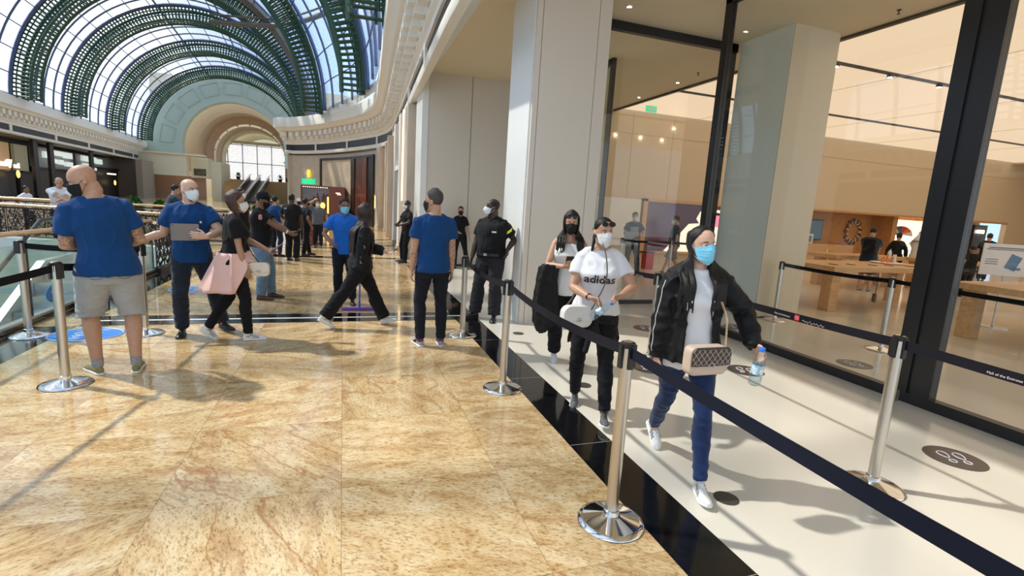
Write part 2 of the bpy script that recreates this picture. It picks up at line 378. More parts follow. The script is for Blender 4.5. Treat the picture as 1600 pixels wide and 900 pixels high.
# glazing at X = 5.2
def framed(name, m): return struct(name, m, MATS['dark_frame'])
m = MB().bx(5.16, 5.26, -6, 6.36, 0, 0.10).bx(5.16, 5.26, 6.22, 6.34, 0.1, CZ).bx(5.16, 5.26, 3.10, 3.24, 0.1, CZ).bx(5.16, 5.26, 2.90, 3.06, 0.1, CZ).bx(5.18, 5.24, 3.06, 3.10, 0.1, CZ).bx(5.16, 5.26, -6, 6.34, CZ - 0.08, CZ)
framed('window_1_frame', m)
m = MB().bx(5.205, 5.215, 3.24, 6.22, 0.10, CZ - 0.08).bx(5.205, 5.215, -6, 2.90, 0.10, CZ - 0.08)
struct('window_1', m, MATS['glass'])
m = MB().bx(3.45, 6.7, 7.76, 7.86, CZ - 0.14, CZ).bx(3.45, 6.7, 7.78, 7.84, 0, 0.07).bx(6.55, 6.67, 7.76, 7.86, 0, CZ)
framed('window_2_frame', m)
m = MB().bx(3.45, 6.55, 7.80, 7.81, 0.07, CZ - 0.14); struct('window_2', m, MATS['glass'])
m = MB().bx(5.18, 5.26, 9.55, 9.65, 0, CZ).bx(5.18, 5.26, 9.6, 12.7, CZ - 0.12, CZ).bx(5.18, 5.26, 9.6, 12.7, 0, 0.08)
framed('window_3_frame', m)
m = MB().bx(5.215, 5.225, 9.65, 12.7, 0.08, CZ - 0.12); struct('window_3', m, MATS['glass_green'])

# ceiling spots and sprinklers
def downlight(x, y, z, label, warm=True):
    t = thing('ceiling_spotlight', label, 'spotlight', (x, y, z), 0, 'small round ceiling spotlights')
    MB().lathe([(0.055, 0.0), (0.055, -0.012), (0.036, -0.012), (0.036, -0.002)], n=20).build('trim_ring', MATS['off_white'], t, True)
    MB().lathe([(0.034, -0.006), (0.001, -0.006)], n=16).build('lamp', MATS['lamp_white'], t)
    return t
for x, y, lab in ((4.1, 7.2, 'small glowing spotlight in the bay ceiling, nearer of two'), (3.35, 9.7, 'small glowing spotlight in the bay ceiling, farther of two'), (7.44, 10.5, 'glowing spotlight in the soffit inside the entrance glass'), (7.54, 12.3, 'small glowing spotlight farthest back in the entrance soffit'), (7.27, 8.72, 'glowing spotlight above the dark door post near the pier')):
    downlight(x, y, CZ, lab)
for x, y, lab in ((4.0, 11.0, 'tiny ceiling sprinkler in the bay'), (7.3, 9.6, 'tiny ceiling sprinkler between the entrance spotlights'), (7.0, 13.0, 'tiny ceiling sprinkler over the rear of the entrance'), (7.5, 5.55, 'tiny ceiling sprinkler in front of the beige pier')):
    o = MB().lathe([(0.03, 0), (0.03, -0.01), (0.008, -0.012), (0.008, -0.05), (0.022, -0.055), (0.022, -0.06), (0.001, -0.062)], (x, y, CZ), 12).build('sprinkler', MATS['dark_frame'], None, True)
    tag(o, lab, 'sprinkler', 'ceiling sprinklers')
for i, (x, y) in enumerate([(10.6, 7.79), (12.1, 7.79), (13.3, 7.79), (9.1, 7.79), (19.5, 7.79)] + [(17.5 + 2.1 * k, 14.05) for k in range(0)]):
    t = thing('track_spotlight', ['bright track spotlight, second along the dark ceiling track', 'bright track spotlight, third along the dark ceiling track', 'bright track spotlight beside the door mullion', 'bright track spotlight nearest the beige pier', 'bright track spotlight beyond the door mullion'][i], 'spotlight', (x, y, CZ + 0.02), 0, 'spotlights in the ceiling track')
    MB().lathe([(0.06, 0.0), (0.06, -0.05), (0.045, -0.055)], n=16).build('housing', MATS['dark_frame'], t, True)
    MB().lathe([(0.043, -0.058), (0.001, -0.058)], n=16).build('lamp', MATS['lamp_white'], t)
for i, x in enumerate((8.0, 8.9, 9.7, 10.1)):
    o = MB().box((x, 14.175, (4.0, 4.0, 4.0, 4.4)[i]), (0.05, 0.04, 0.03)).build('wall_lamp', MATS['lamp_white']); tag(o, 'tiny bright lamp on the upper store wall, number %s from the entrance' % ('one', 'two', 'three', 'four')[i], 'lamp', 'tiny lamps on the upper store wall')
t = thing('exit_sign', 'small green emergency exit sign under the soffit edge', 'sign', (8.35, 12.9, CZ - 0.02))
MB().box((0, 0, -0.1), (0.34, 0.04, 0.17)).build('panel', mat('exit_green', (0.0, 0.35, 0.15), 0.4, emit=(0.02, 0.5, 0.25), estr=0.9), t)
MB().box((-0.07, -0.024, -0.1), (0.07, 0.008, 0.1)).box((0.02, -0.024, -0.06), (0.03, 0.008, 0.03)).box((0.03, -0.024, -0.11), (0.09, 0.008, 0.03)).box((0.11, -0.024, -0.1), (0.05, 0.008, 0.08)).build('pictogram', MATS['white_paint'], t)
MB().cyl((0, 0, 0), (0, 0, -0.02), 0.01, n=8).build('bracket', MATS['dark_frame'], t)

# area light just as the luminous ceiling gives: none needed, the panels emit

# ================================================================ gallery: cornices, roof
def xfL(Y): return -20.0 - 0.085 * (Y - 39)
pathR = smooth_path([(1.42, -6, 0), (1.43, 2, 0), (1.47, 6.9, 0), (1.53, 9, 0), (1.66, 12, 0), (1.85, 16.5, 0), (2.03, 20.8, 0), (2.15, 25.5, 0), (1.85, 27.9, 0), (1.35, 29.6, 0), (0.15, 32.7, 0), (-1.47, 36.0, 0), (-3.05, 38.1, 0), (-3.7, 38.45, 0)], 8)
pathR = [(p[0], p[1]) for p in pathR] + [(-3.75, 38.5), (-3.55, 41.0)]
pathL = [(xfL(y), y) for y in range(76, -8, -4)]
prof_low = [(-0.12, 4.26), (0.03, 4.26), (0.05, 4.30), (0.05, 4.44), (0.0, 4.47), (-0.12, 4.47)]
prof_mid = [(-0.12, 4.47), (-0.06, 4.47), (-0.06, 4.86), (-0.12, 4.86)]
prof_up = [(-0.3, 4.86), (0.0, 4.86), (0.0, 5.02), (0.07, 5.06), (0.07, 5.16), (0.12, 5.22), (0.12, 5.62), (0.16, 5.66), (0.5, 5.68), (0.55, 5.72), (0.60, 5.84), (0.68, 5.88), (0.74, 5.92), (0.74, 6.50), (0.70, 6.54), (-0.8, 6.54)]
for nm, path in (('right', pathR), ('left', pathL)):
    m = MB(); m.strip(path, prof_low); m.strip(path, prof_up); struct('trim_cornice_' + nm, m, MATS['plaster'], True)
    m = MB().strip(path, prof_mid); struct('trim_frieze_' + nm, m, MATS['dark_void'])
    # posts dividing the dark slot, and modillion blocks under the crown
    posts = MB(); blk = MB(); P = [Vector((a, b)) for a, b in path]; acc = 0; nxt = 0.2; nb = 0.0; 
    for a, b in zip(P, P[1:]):
        L = (b - a).length; t = (b - a).normalized(); nr = Vector((-t.y, t.x)); rz = atan2(t.y, t.x)
        while nb < acc + L:
            q = a + t * (nb - acc)
            c = q + nr * 0.26; blk.box((c.x, c.y, 5.50), (0.36, 0.34, 0.30), rz); c = q + nr * 0.2; blk.box((c.x, c.y, 5.27), (0.30, 0.20, 0.18), rz)
            nb += 0.72
        while nxt < acc + L:
            q = a + t * (nxt - acc) - nr * 0.05; posts.box((q.x, q.y, 4.665), (0.16 if nm == 'right' else 0.3, 0.10, 0.40), rz); nxt += 4.3 if nm == 'right' else 6.8
        acc += L
    struct('trim_posts_' + nm, posts, MATS['plaster']); struct('trim_dentils_' + nm, blk, MATS['plaster'])
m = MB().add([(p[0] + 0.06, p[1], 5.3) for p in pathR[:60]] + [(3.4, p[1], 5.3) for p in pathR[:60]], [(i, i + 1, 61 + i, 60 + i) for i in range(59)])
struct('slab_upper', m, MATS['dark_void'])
# wall of the curved shop row under the right cornice
wallR = smooth_path([(1.97, 13.75, 0), (2.05, 20.8, 0), (2.2, 25.2, 0), (1.98, 27.6, 0), (1.5, 29.4, 0), (0.35, 32.7, 0), (-1.3, 36.1, 0), (-2.95, 38.2, 0), (-3.5, 38.35, 0)], 8)
wallR = [(p[0], p[1]) for p in wallR]
def wall_range(y0, y1): return [p for p in wallR if y0 <= p[1] <= y1]
m = MB().strip(wallR, [(0, 0), (0, 4.5), (-0.5, 4.5), (-0.5, 0)]); struct('wall_shops_right', m, MATS['stone_clad'])
m = MB().strip(wallR[20:], [(0.06, 4.18), (0.06, 4.26), (-0.1, 4.26), (-0.1, 4.18)]); struct('trim_9', m, MATS['bronze_dark'])

# glazed barrel roof: geometry of the cross section at a given Y
def vsec(Y):
    xl = -19.5 - 0.075 * (Y - 39); xr = interp([24, 27, 33, 39, 72], [1.15, 0.7, -1.2, -2.0, -4.1], Y)
    return (xl + xr) / 2, (xr - xl) / 2
def vpt(Y, a, dr=0.0):
    c, R = vsec(Y); rise = interp([24, 39, 72], [9.9, 9.3, 8.8], Y)
    return Vector((c + (R + dr) * cos(a), Y, 6.45 + (rise + dr) * sin(a)))
ribY = [-6, 4.5, 15, 25.5, 33.2, 41.7, 49.2, 58.6, 68.6]
NA = 44
m = MB()
ys = [-8 + 2 * k for k in range(41)]
for i, Y in enumerate(ys): m.v += [tuple(vpt(Y, pi * k / NA, 0.12)) for k in range(NA + 1)]
for i in range(len(ys) - 1):
    for k in range(NA): a = i * (NA + 1) + k; m.f.append((a, a + 1, a + NA + 2, a + NA + 1))
struct('ceiling_roof_glass', m, MATS['glass_roof'])
m = MB()
for i in range(len(ribY) - 1):
    n = 4
    for j in range(1, n):
        Y = ribY[i] + 0.8 + (ribY[i + 1] - ribY[i] - 1.6) * j / n
        m.tube([vpt(Y, pi * k / NA) for k in range(NA + 1)], [(0.12, 0.06)] * (NA + 1), 4, up=(0, 1, 0))
    for Y in (ribY[i] + 0.8, ribY[i + 1] - 0.8):
        m.tube([vpt(Y, pi * k / NA) for k in range(NA + 1)], [(0.12, 0.1)] * (NA + 1), 4, up=(0, 1, 0))
for k in range(1, 20):
    a = pi * k / 20
    m.tube([vpt(Y, a) for Y in range(-8, 74, 3)], 0.035, 4)
for a in (pi * 0.42, pi * 0.58):
    m.tube([vpt(Y, a, -0.35) for Y in range(-8, 74, 3)], 0.07, 5)
struct('ceiling_roof_bars', m, MATS['mullion'])
for i, Y in enumerate(ribY):
    m = MB()
    for dY in (-0.6, 0.6):
        for dr, w in ((-0.02, 0.10), (-1.0, 0.09)):
            m.tube([vpt(Y, pi * k / NA, dr) + Vector((0, dY, 0)) for k in range(NA + 1)], [(w, 0.10)] * (NA + 1), 4, up=(0, 1, 0))
        nr = 110
        for k in range(nr):
            a = pi * (k + 0.5) / nr; d = Vector((0, dY, 0))
            m.tube([vpt(Y, a, -0.1) + d, vpt(Y, a, -0.95) + d], 0.055, 4, cap=False)
        m.tube([vpt(Y, pi * k / NA, -0.28) + Vector((0, dY, 0)) for k in range(NA + 1)], 0.04, 4)
    for k in range(90):                    # soffit lattice between the two trusses
        a = pi * (k + 0.5) / 90
        m.tube([vpt(Y, a, -0.98) + Vector((0, -0.58, 0)), vpt(Y, a, -0.98) + Vector((0, 0.58, 0))], 0.055, 4, cap=False)
    m.tube([vpt(Y, pi * k / NA, -1.0) for k in range(NA + 1)], [(0.10, 0.05)] * (NA + 1), 4, up=(0, 1, 0))
    struct('ceiling_roof_rib' if i == 0 else 'ceiling_roof_rib_%d' % i, m, MATS['green_steel'])
# brown edge beam where the far vault begins, and the tubular ring in front of it
m = MB().tube([vpt(39.9, pi * k / NA, -0.2) for k in range(25)], [(0.42, 0.3)] * 25, 4, up=(0, 1, 0)); struct('ceiling_roof_edge', m, MATS['brown_steel'])
m = MB()
for dz, r in ((0, 0.17), (0.45, 0.07)):
    m.tube(smooth_path([(-8.4, 40.6, 12.6 + dz), (-6.4, 40.1, 12.6 + dz), (-4.34, 39.25, 12.6 + dz), (-2.63, 37.5, 12.6 + dz), (-1.0, 34.95, 12.6 + dz), (0.28, 32.6, 12.6 + dz), (1.1, 30.5, 12.6 + dz), (1.5, 27, 12.6 + dz)], 6), r, 8)
o = m.build('ring_beam', MATS['brown_steel'], None, True); tag(o, 'curved brown tubular ring beam crossing under the near glass roof', 'beam')
# upper side walls above cornices
for nm, sgn in (('left', -1), ('right', 1)):
    m = MB(); ys2 = list(range(-8, 76, 4))
    for Y in ys2:
        c, R = vsec(Y); x = c + sgn * (R + 0.25)
        m.v += [(x, Y, 6.3), (x, Y, 6.75)]
    m.f += [(2 * i, 2 * i + 1, 2 * i + 3, 2 * i + 2) for i in range(len(ys2) - 1)]
    struct('wall_parapet_' + nm, m, MATS['plaster'])

# ================================================================ far end: stepped conch with a window
def ring_wall(m, Y, cx, zc, Ri, Ro, z0, n=40, box=None):
    """annular wall in the plane y=Y, with legs down to z0"""
    pin = [(cx + Ri * cos(pi * k / n), zc + Ri * sin(pi * k / n)) for k in range(n + 1)]
    pou = [(cx + Ro * cos(pi * k / n), zc + Ro * sin(pi * k / n)) for k in range(n + 1)] if box is None else None
    if pou is None:
        x0, x1, zt = box; pou = []
        for k in range(n + 1):
            a = pi * k / n; dx, dz = cos(a), sin(a); tt = 1e9
            if dx > 0: tt = min(tt, (x1 - cx) / dx)
            if dx < 0: tt = min(tt, (x0 - cx) / dx)
            if dz > 0: tt = min(tt, (zt - zc) / dz)
            pou.append((cx + dx * tt, zc + dz * tt))
    pin = [(pin[0][0], z0)] + pin + [(pin[-1][0], z0)]; pou = [(pou[0][0], z0)] + pou + [(pou[-1][0], z0)]
    b = len(m.v); N = len(pin)
    m.v += [(x, Y, z) for x, z in pin] + [(x, Y, z) for x, z in pou]
    m.f += [(b + i, b + i + 1, b + N + i + 1, b + N + i) for i in range(N - 1)]
def tunnel(m, Y0, Y1, cx, zc, R, z0, n=40):
    p = [(cx + R, z0)] + [(cx + R * cos(pi * k / n), zc + R * sin(pi * k / n)) for k in range(n + 1)] + [(cx - R, z0)]
    b = len(m.v); N = len(p); m.v += [(x, Y0, z) for x, z in p] + [(x, Y1, z) for x, z in p]
    m.f += [(b + i, b + i + 1, b + N + i + 1, b + N + i) for i in range(N - 1)]
m = MB(); ring_wall(m, 72, -12.8, 6.4, 5.7, 9.6, 4.6); tunnel(m, 72, 73.2, -12.8, 6.4, 5.7, 4.6)
for k in range(9):      # raised panel mouldings round the arch
    a0 = pi * (k + 0.12) / 9; a1 = pi * (k + 0.88) / 9
    pts = [(-12.8 + r * cos(a), 71.96, 6.4 + r * sin(a)) for r, a in [(6.6, a0 + (a1 - a0) * j / 6) for j in range(7)] + [(8.0, a1 - (a1 - a0) * j / 6) for j in range(7)]]
    m.tube(pts + [pts[0]], 0.05, 4)
struct('wall_end_arch', m, MATS['sage_plaster'])
m = MB(); ring_wall(m, 74.8, -12.0, 5.9, 5.2, 8.5, 3.5); tunnel(m, 73.2, 77.4, -12.0, 5.9, 5.2, 3.5); ring_wall(m, 77.4, -11.9, 5.9, 4.35, 5.6, 3.5); tunnel(m, 77.4, 80.2, -11.8, 5.8, 4.2, 3.0)
for k in range(9):
    a = pi * (k + 0.5) / 9; m.box((-11.85 + 4.5 * cos(a), 77.3, 5.85 + 4.5 * sin(a)), (0.16, 0.2, 0.6), M=Matrix.Rotation(-(a - pi / 2), 3, 'Y'))
struct('wall_end_conch', m, mat('conch', (0.66, 0.48, 0.32), 0.7))
m = MB(); ring_wall(m, 80.2, -11.8, 5.7, 4.05, 9, 2.9, box=(-24, 2, 16)); struct('wall_end_back', m, MATS['cream_plaster'])
# cream band and recesses under the arch
m = MB().bx(-24.5, -17.9, 71.0, 72.2, 2.85, 5.3).bx(-17.9, -16.0, 73.0, 76.5, 2.7, 5.2).bx(-24.5, -16.0, 70.8, 72.4, 5.25, 5.45).bx(-16.0, -14.9, 74.5, 80.0, 2.6, 4.9).bx(-24.5, -17.5, 70.9, 72.2, 2.78, 2.9)
m.bx(-6.9, -2, 73, 80, 0, 5.4).bx(-7.3, -2, 72.6, 80, 5.3, 5.5).bx(-16.0, -14.9, 74.3, 76.4, 0, 2.6)
struct('wall_end_band', m, MATS['cream_plaster'])
m = MB().bx(-24.5, -16.5, 73.5, 73.9, 0, 2.9).bx(-15, -7, 81.5, 82, 0, 3.0); struct('wall_end_lower', m, MATS['rose_plaster'])
m = MB().bx(-16.0, -7.0, 80.0, 80.3, 0, 2.95); struct('wall_end_sill', m, MATS['sand_plaster'])
m = MB().bx(-28, 4, 93, 93.3, 0, 11).bx(-15.9, -7.7, 81.9, 82.2, 8.0, 8.4); tunnel(m, 80.2, 92, -11.8, 5.7, 4.05, 2.9, 24); m.bx(-16, -7.6, 80.2, 92, 2.7, 2.9); struct('ceiling_end_hall', m, MATS['cream_plaster'])
m = MB()
for k in range(5): x = -15.6 + k * 1.9; m.bx(x - 0.05, x + 0.05, 82.5, 82.6, 2.9, 8.2)
for z in (2.95, 5.4, 7.9): m.bx(-16.2, -7.4, 82.5, 82.6, z - 0.05, z + 0.05)
struct('window_4_frame', m, MATS['mullion'])
m = MB()                 # pierced lattice screen in front of the daylight
random.seed(3)
for ix in range(22):
    for iz in range(13):
        x = -15.8 + ix * 0.38; z = 3.05 + iz * 0.40
        r = 0.13 + 0.03 * random.random(); pts = [(x + r * cos(t) * (1 + 0.3 * cos(4 * t)), 82.65, z + r * sin(t) * (1 + 0.3 * cos(4 * t))) for t in [2 * pi * q / 16 for q in range(17)]]
        m.tube(pts, 0.04, 3, cap=False)
struct('window_4_lattice', m, MATS['off_white'])
m = MB().bx(-16.2, -7.4, 82.75, 82.8, 2.9, 8.1); struct('window_4', m, mat('lit_screen', (0.8, 0.8, 0.8), 0.5, emit=(0.95, 0.97, 1.0), estr=0.95))

# ================================================================ left shop fronts under the left cornice
m = MB()
for y0, y1 in ((10, 90),): m.add([(xfL(y0) - 3, y0, 0), (xfL(y1) - 3, y1, 0), (xfL(y1) - 3, y1, 4.3), (xfL(y0) - 3, y0, 4.3)], [(0, 1, 2, 3)])
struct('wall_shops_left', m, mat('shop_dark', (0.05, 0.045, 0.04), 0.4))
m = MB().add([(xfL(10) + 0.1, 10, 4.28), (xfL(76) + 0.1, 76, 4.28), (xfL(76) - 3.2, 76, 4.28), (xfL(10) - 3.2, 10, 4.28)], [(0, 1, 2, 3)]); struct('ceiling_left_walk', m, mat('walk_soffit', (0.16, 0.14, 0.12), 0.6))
# ================================================================ stanchions and belts
def make_stanchion():
    t = thing('stanchion', '', 'stanchion')
    MB().lathe([(0.175, 0.0), (0.178, 0.006), (0.172, 0.016), (0.15, 0.022), (0.06, 0.046), (0.05, 0.05), (0.044, 0.052)], n=48).build('base_plate', MATS['chrome'], t, True)
    MB().lathe([(0.042, 0.045), (0.042, 0.075), (0.036, 0.08)], n=24).build('collar', MATS['chrome'], t, True)
    MB().lathe([(0.033, 0.04), (0.033, 0.90), (0.032, 0.985)], n=28).build('post', MATS['satin_steel'], t, True)
    m = MB().lathe([(0.035, 0.975), (0.038, 0.98), (0.038, 1.0), (0.030, 1.006), (0.001, 1.006)], n=28)
    for k in range(4):
        a = pi / 2 * k; m.box((0.034 * cos(a), 0.034 * sin(a), 0.93), (0.022, 0.03, 0.12), a)
    m.build('belt_cassette', MATS['black_plastic'], t, True)
    MB().lathe([(0.026, 1.0065), (0.018, 1.010), (0.001, 1.010)], n=20).build('cap', MATS['chrome'], t, True)
    return t
_st = make_stanchion()
ST = [(1.375, 2.117, 'chrome belt stanchion in front, on the marble beside the woman with the quilted bag'),
      (1.385, 4.10, 'chrome belt stanchion on the marble, second one back along the black floor border'),
      (1.43, 5.94, 'chrome belt stanchion beside the man seen from behind with blue T-shirt and black trousers'),
      (3.246, 2.04, 'belt stanchion on the white floor in front of the dark double mullion'),
      (-2.125, 4.79, 'chrome belt stanchion just left of the man in grey shorts'),
      (-3.11, 6.385, 'leftmost chrome stanchion, standing against the glass balustrade'),
      (-2.073, 6.38, 'chrome stanchion under the outstretched hand of the man with a tablet'),
      (6.98, 4.61, 'belt stanchion inside the shop window, nearest to the wooden table legs'),
      (6.93, 6.36, 'belt stanchion inside the shop window beside the beige pier'),
      (3.35, 4.7, 'belt stanchion on the white floor hidden mostly behind the woman with the blue mask'),
      (3.42, 6.1, 'belt stanchion on the white floor at the entrance, behind the woman in the printed T-shirt')]
STL = []
for i, (x, y, lab) in enumerate(ST):
    o = _st if i == 0 else dup(_st); o.location = (x, y, 0); o.rotation_euler = (0, 0, radians(45) if i in (4, 6) else 0); o['label'] = lab; o['group'] = 'belt stanchions'; STL.append(o)
def belt(p0, p1, label, sag=0.02, m='belt', z0=0.955, w=0.058, logos=(), twist=0):
    """a hanging flat belt from a to b, and printed marks along it"""
    a = Vector((p0[0], p0[1], 0)); b = Vector((p1[0], p1[1], 0)); d = b - a; L = d.length; u = d / L; n = Vector((-u.y, u.x, 0)); N = 24
    za = p0[2] if len(p0) > 2 else z0; zb = p1[2] if len(p1) > 2 else z0
    def c(s): return a + u * (L * s) + Vector((0, 0, za + (zb - za) * s - 4 * sag * s * (1 - s)))
    rings = []
    for i in range(N + 1):
        s = i / N; p = c(s); h = w / 2; e = 0.0012
        rings.append([p + n * e + Vector((0, 0, h)), p - n * e + Vector((0, 0, h)), p - n * e - Vector((0, 0, h)), p + n * e - Vector((0, 0, h))])
    o = MB().loft(rings).build('belt', MATS[m]); tag(o, label, 'belt', 'retractable queue belts')
    for s in logos:
        p = c(s); nn = n if (n.dot(Vector((0, 0, 0)) - p) > 0) else -n
        rz = atan2(u.y, u.x); 
        if Matrix.Rotation(rz, 3, 'Z') @ Vector((0, -1, 0)) @ nn < 0: rz += pi
        R = Matrix.Rotation(rz, 3, 'Z')
        q = MB().box(p + nn * 0.0022, (0.042, 0.0016, 0.042), M=R); q.build('emblem', mat('belt_red', (0.75, 0.02, 0.06), 0.5), o)
        q = MB()
        for dx, rr in ((-0.007, 0.009), (0.009, 0.008)):
            q.tube([p + nn * 0.0034 + R @ Vector((dx + rr * cos(t), 0, -0.002 + rr * 1.2 * sin(t))) for t in [pi * 1.15 - 2 * pi * k / 14 for k in range(13)]], 0.0016, 4)
        q.build('emblem_lines', mat('belt_print', (0.75, 0.6, 0.6), 0.5), o)
        text_curve('print', 'Mall of the Emirates', 0.019, MATS['belt_print'], o, p + nn * 0.003 + R @ Vector((-0.14, 0, -0.008)), (pi / 2, 0, rz), 0.0003)
        q = MB(); random.seed(5)
        pts = [p + nn * 0.003 + R @ Vector((0.05 + 0.19 * k / 30, 0, -0.012 + 0.006 * sin(k * 1.3) * (k % 3))) for k in range(31)]
        q.tube(pts, 0.0016, 4); q.build('script', MATS['belt_print'], o)
    return o
belt((1.375, 2.08), (1.36, -1.2), 'dark belt running from the front stanchion out of the lower right corner', 0.03, 'belt_navy')
belt((1.384, 4.06), (1.376, 2.155), 'black belt between the front stanchion and the second, before the women', 0.05)
belt((1.428, 5.90), (1.386, 4.14), 'black belt between the second and third stanchion, in front of the guard', 0.05)
belt((3.35, 4.66), (3.25, 2.08), 'black belt printed with a red emblem, left of the window stanchion', 0.02, logos=(0.30, 0.72))
belt((3.245, 2.0), (3.15, -0.9), 'black belt printed with a red emblem, right of the window stanchion', 0.02, logos=(0.22, 0.75))
belt((3.42, 6.06), (3.352, 4.74), 'black belt printed with a red emblem, between the two smiling women', 0.03, logos=(0.62,))
belt((6.93, 6.32), (6.98, 4.65), 'black belt inside the shop window between its two stanchions', 0.02)
belt((6.985, 4.57), (7.0, 0.5), 'black belt inside the shop window passing behind the dark mullion', 0.02)
belt((-2.13, 4.75), (-2.34, 3.0, 0.93), 'black belt leaving the near left stanchion towards the picture edge', 0.02)
belt((-2.09, 4.83), (-2.07, 6.34), 'black belt behind the man in grey shorts, between two stanchions', 0.05)
belt((-3.13, 6.386), (-2.11, 6.382), 'black belt along the glass balustrade ending under the hand', 0.03)
belt((8.3, 11.2, 0.93), (11.0, 10.6, 0.93), 'black belt deep in the shop in front of the framed screen', 0.02)
for i, (x, y) in enumerate(((8.3, 11.2), (6.85, 11.3))):
    o = dup(_st); o.location = (x, y, 0); o['label'] = ['stanchion beside the red box in front of the framed screen', 'stanchion next to the man carrying a flat parcel'][i]; o['group'] = 'belt stanchions'
belt((6.85, 11.3, 0.93), (8.3, 11.2, 0.93), 'short black belt behind the man carrying a flat parcel', 0.01)
# spare belt socket clipped on the window stanchion
m = MB().box((0.045, 0, 0.62), (0.04, 0.035, 0.07)); m.build('belt_clip', MATS['black_plastic'], STL[3])

# ================================================================ floor decals
def disc(name, x, y, r, m, label, group, rx=None):
    rx = rx or r
    t = thing(name, label, 'floor sticker', (x, y, 0.0), 0, group)
    MB().prism([(rx * cos(2 * pi * k / 48), r * sin(2 * pi * k / 48)) for k in range(48)], 0.0, 0.0035).build('disc', m, t)
    return t
mat('decal_brown', (0.06, 0.04, 0.035), 0.35); mat('decal_dark', (0.05, 0.045, 0.038), 0.35); mat('decal_blue', (0.03, 0.22, 0.66), 0.35); mat('decal_white', (0.8, 0.8, 0.8), 0.4)
for x, y, lab in ((2.18, 2.15, 'small plain dark floor disc near the front white sneaker'), (2.185, 4.05, 'small plain dark floor disc behind the belt, left of the front stanchion'), (2.19, 5.96, 'small plain dark floor disc by the foot of the white portal')):
    disc('floor_disc', x, y, 0.072, MATS['decal_dark'], lab, 'small dark floor discs')
def shoes(t, s=1.0, rz=0.0):
    m = MB(); R = Matrix.Rotation(rz, 3, 'Z')
    for sx in (-1, 1):
        sole = []
        for k in range(25):
            a = 2 * pi * k / 24; rx = 0.026 + 0.006 * cos(a * 1 + 0.6); sole.append(R @ Vector((sx * 0.042 + rx * sin(a), 0.028 + 0.042 * cos(a), 0.0048)) * 1.0)
        m.tube([p * s if False else Vector((p.x * s, p.y * s, p.z)) for p in sole], 0.0028 * s, 4, cap=False)
        heel = [R @ Vector((sx * 0.038 + 0.019 * sin(a), -0.052 + 0.02 * cos(a), 0.0048)) for a in [2 * pi * k / 16 for k in range(17)]]
        m.tube([Vector((p.x * s, p.y * s, p.z)) for p in heel], 0.0028 * s, 4, cap=False)
    m.build('footprints', MATS['decal_white'], t)
for x, y, lab in ((4.307, 2.18, 'brown oval floor sticker with two white shoe prints, nearest the window'), (4.243, 4.167, 'brown shoe-print floor sticker beside the held water bottle'), (4.21, 6.05, 'brown shoe-print floor sticker between the two women in front'), (3.165, 4.415, 'brown shoe-print floor sticker just behind the front stanchion top'), (5.895, 4.155, 'brown shoe-print floor sticker seen through the shop window'), (5.79, 5.99, 'brown shoe-print floor sticker seen inside the shop beside the pier')):
    t = disc('footprint_sticker', x, y, 0.19, MATS['decal_brown'], lab, 'brown shoe-print floor stickers'); shoes(t, 1.25, radians(-30))
for x, y, lab in ((-2.62, 6.39, 'blue round floor sticker behind the legs of the man in shorts'), (-2.3, 9.15, 'blue round floor sticker left of the jeans of the man with a tablet')):
    t = disc('distance_sticker', x, y, 0.30, MATS['decal_blue'], lab, 'blue floor stickers', rx=0.34); shoes(t, 1.5)
    m = MB(); ring = [(0.30 * 1.08 * cos(a), 0.27 * sin(a), 0.0045) for a in [2 * pi * k / 40 for k in range(41)]]; m.tube(ring, 0.006, 4, cap=False)
    for k in range(4): m.box((0, 0.17 - 0.11 * k, 0.0045), (0.3 - 0.04 * k, 0.012, 0.001))
    m.build('print', MATS['decal_white'], t)
# blue sticker on the glass of the balustrade
t = thing('glass_sticker', 'blue oval sticker on the balustrade glass beside the leftmost stanchion', 'sticker', (-2.985, 6.62, 0.5))
MB().prism([(0.11 * cos(a), 0.20 * sin(a)) for a in [2 * pi * k / 32 for k in range(32)]], 0, 0.002).build('disc', MATS['decal_blue'], t)
m = MB(); m.tube([(0.0 + 0.07 * cos(a) * 0.8, 0.14 * sin(a) * 0.6, 0.003) for a in [2 * pi * k / 12 * 0.7 for k in range(13)]], 0.005, 4); m.build('print', MATS['decal_white'], t); t.rotation_euler = (0, radians(90), 0); t.location = (-3.335, 7.45, 0.26)

# ================================================================ balustrade of the escalator void
t = thing('glass_balustrade', 'glass balustrade with round wooden-brown handrail along the escalator opening', 'balustrade', (-3.33, 7, 0))
MB().bx(-0.10, 0.03, -12, 5.0, 0, 0.06).build('plinth', MATS['black_polish'], t)
MB().bx(-0.06, 0.02, -12, 3.88, 0.06, 0.085).build('glass_channel', MATS['steel_far'], t)
for k in range(6):
    y1 = 3.88 - 1.95 * k; MB().bx(-0.026, -0.014, y1 - 1.94, y1, 0.08, 0.90).build('glass_pane', MATS['glass_green'], t)
MB().tube([(-0.02, -12, 1.04), (-0.02, -0.5, 1.035), (-0.02, 3.0, 1.0), (-0.02, 3.88, 0.98)], 0.027, 12).build('handrail', MATS['brass'], t, True)
for k in range(6): y1 = 3.88 - 1.95 * k; MB().bx(-0.03, -0.01, y1 - 0.008, y1 + 0.008, 0.08, 1.0).build('glass_joint', MATS['dark_frame'], t)
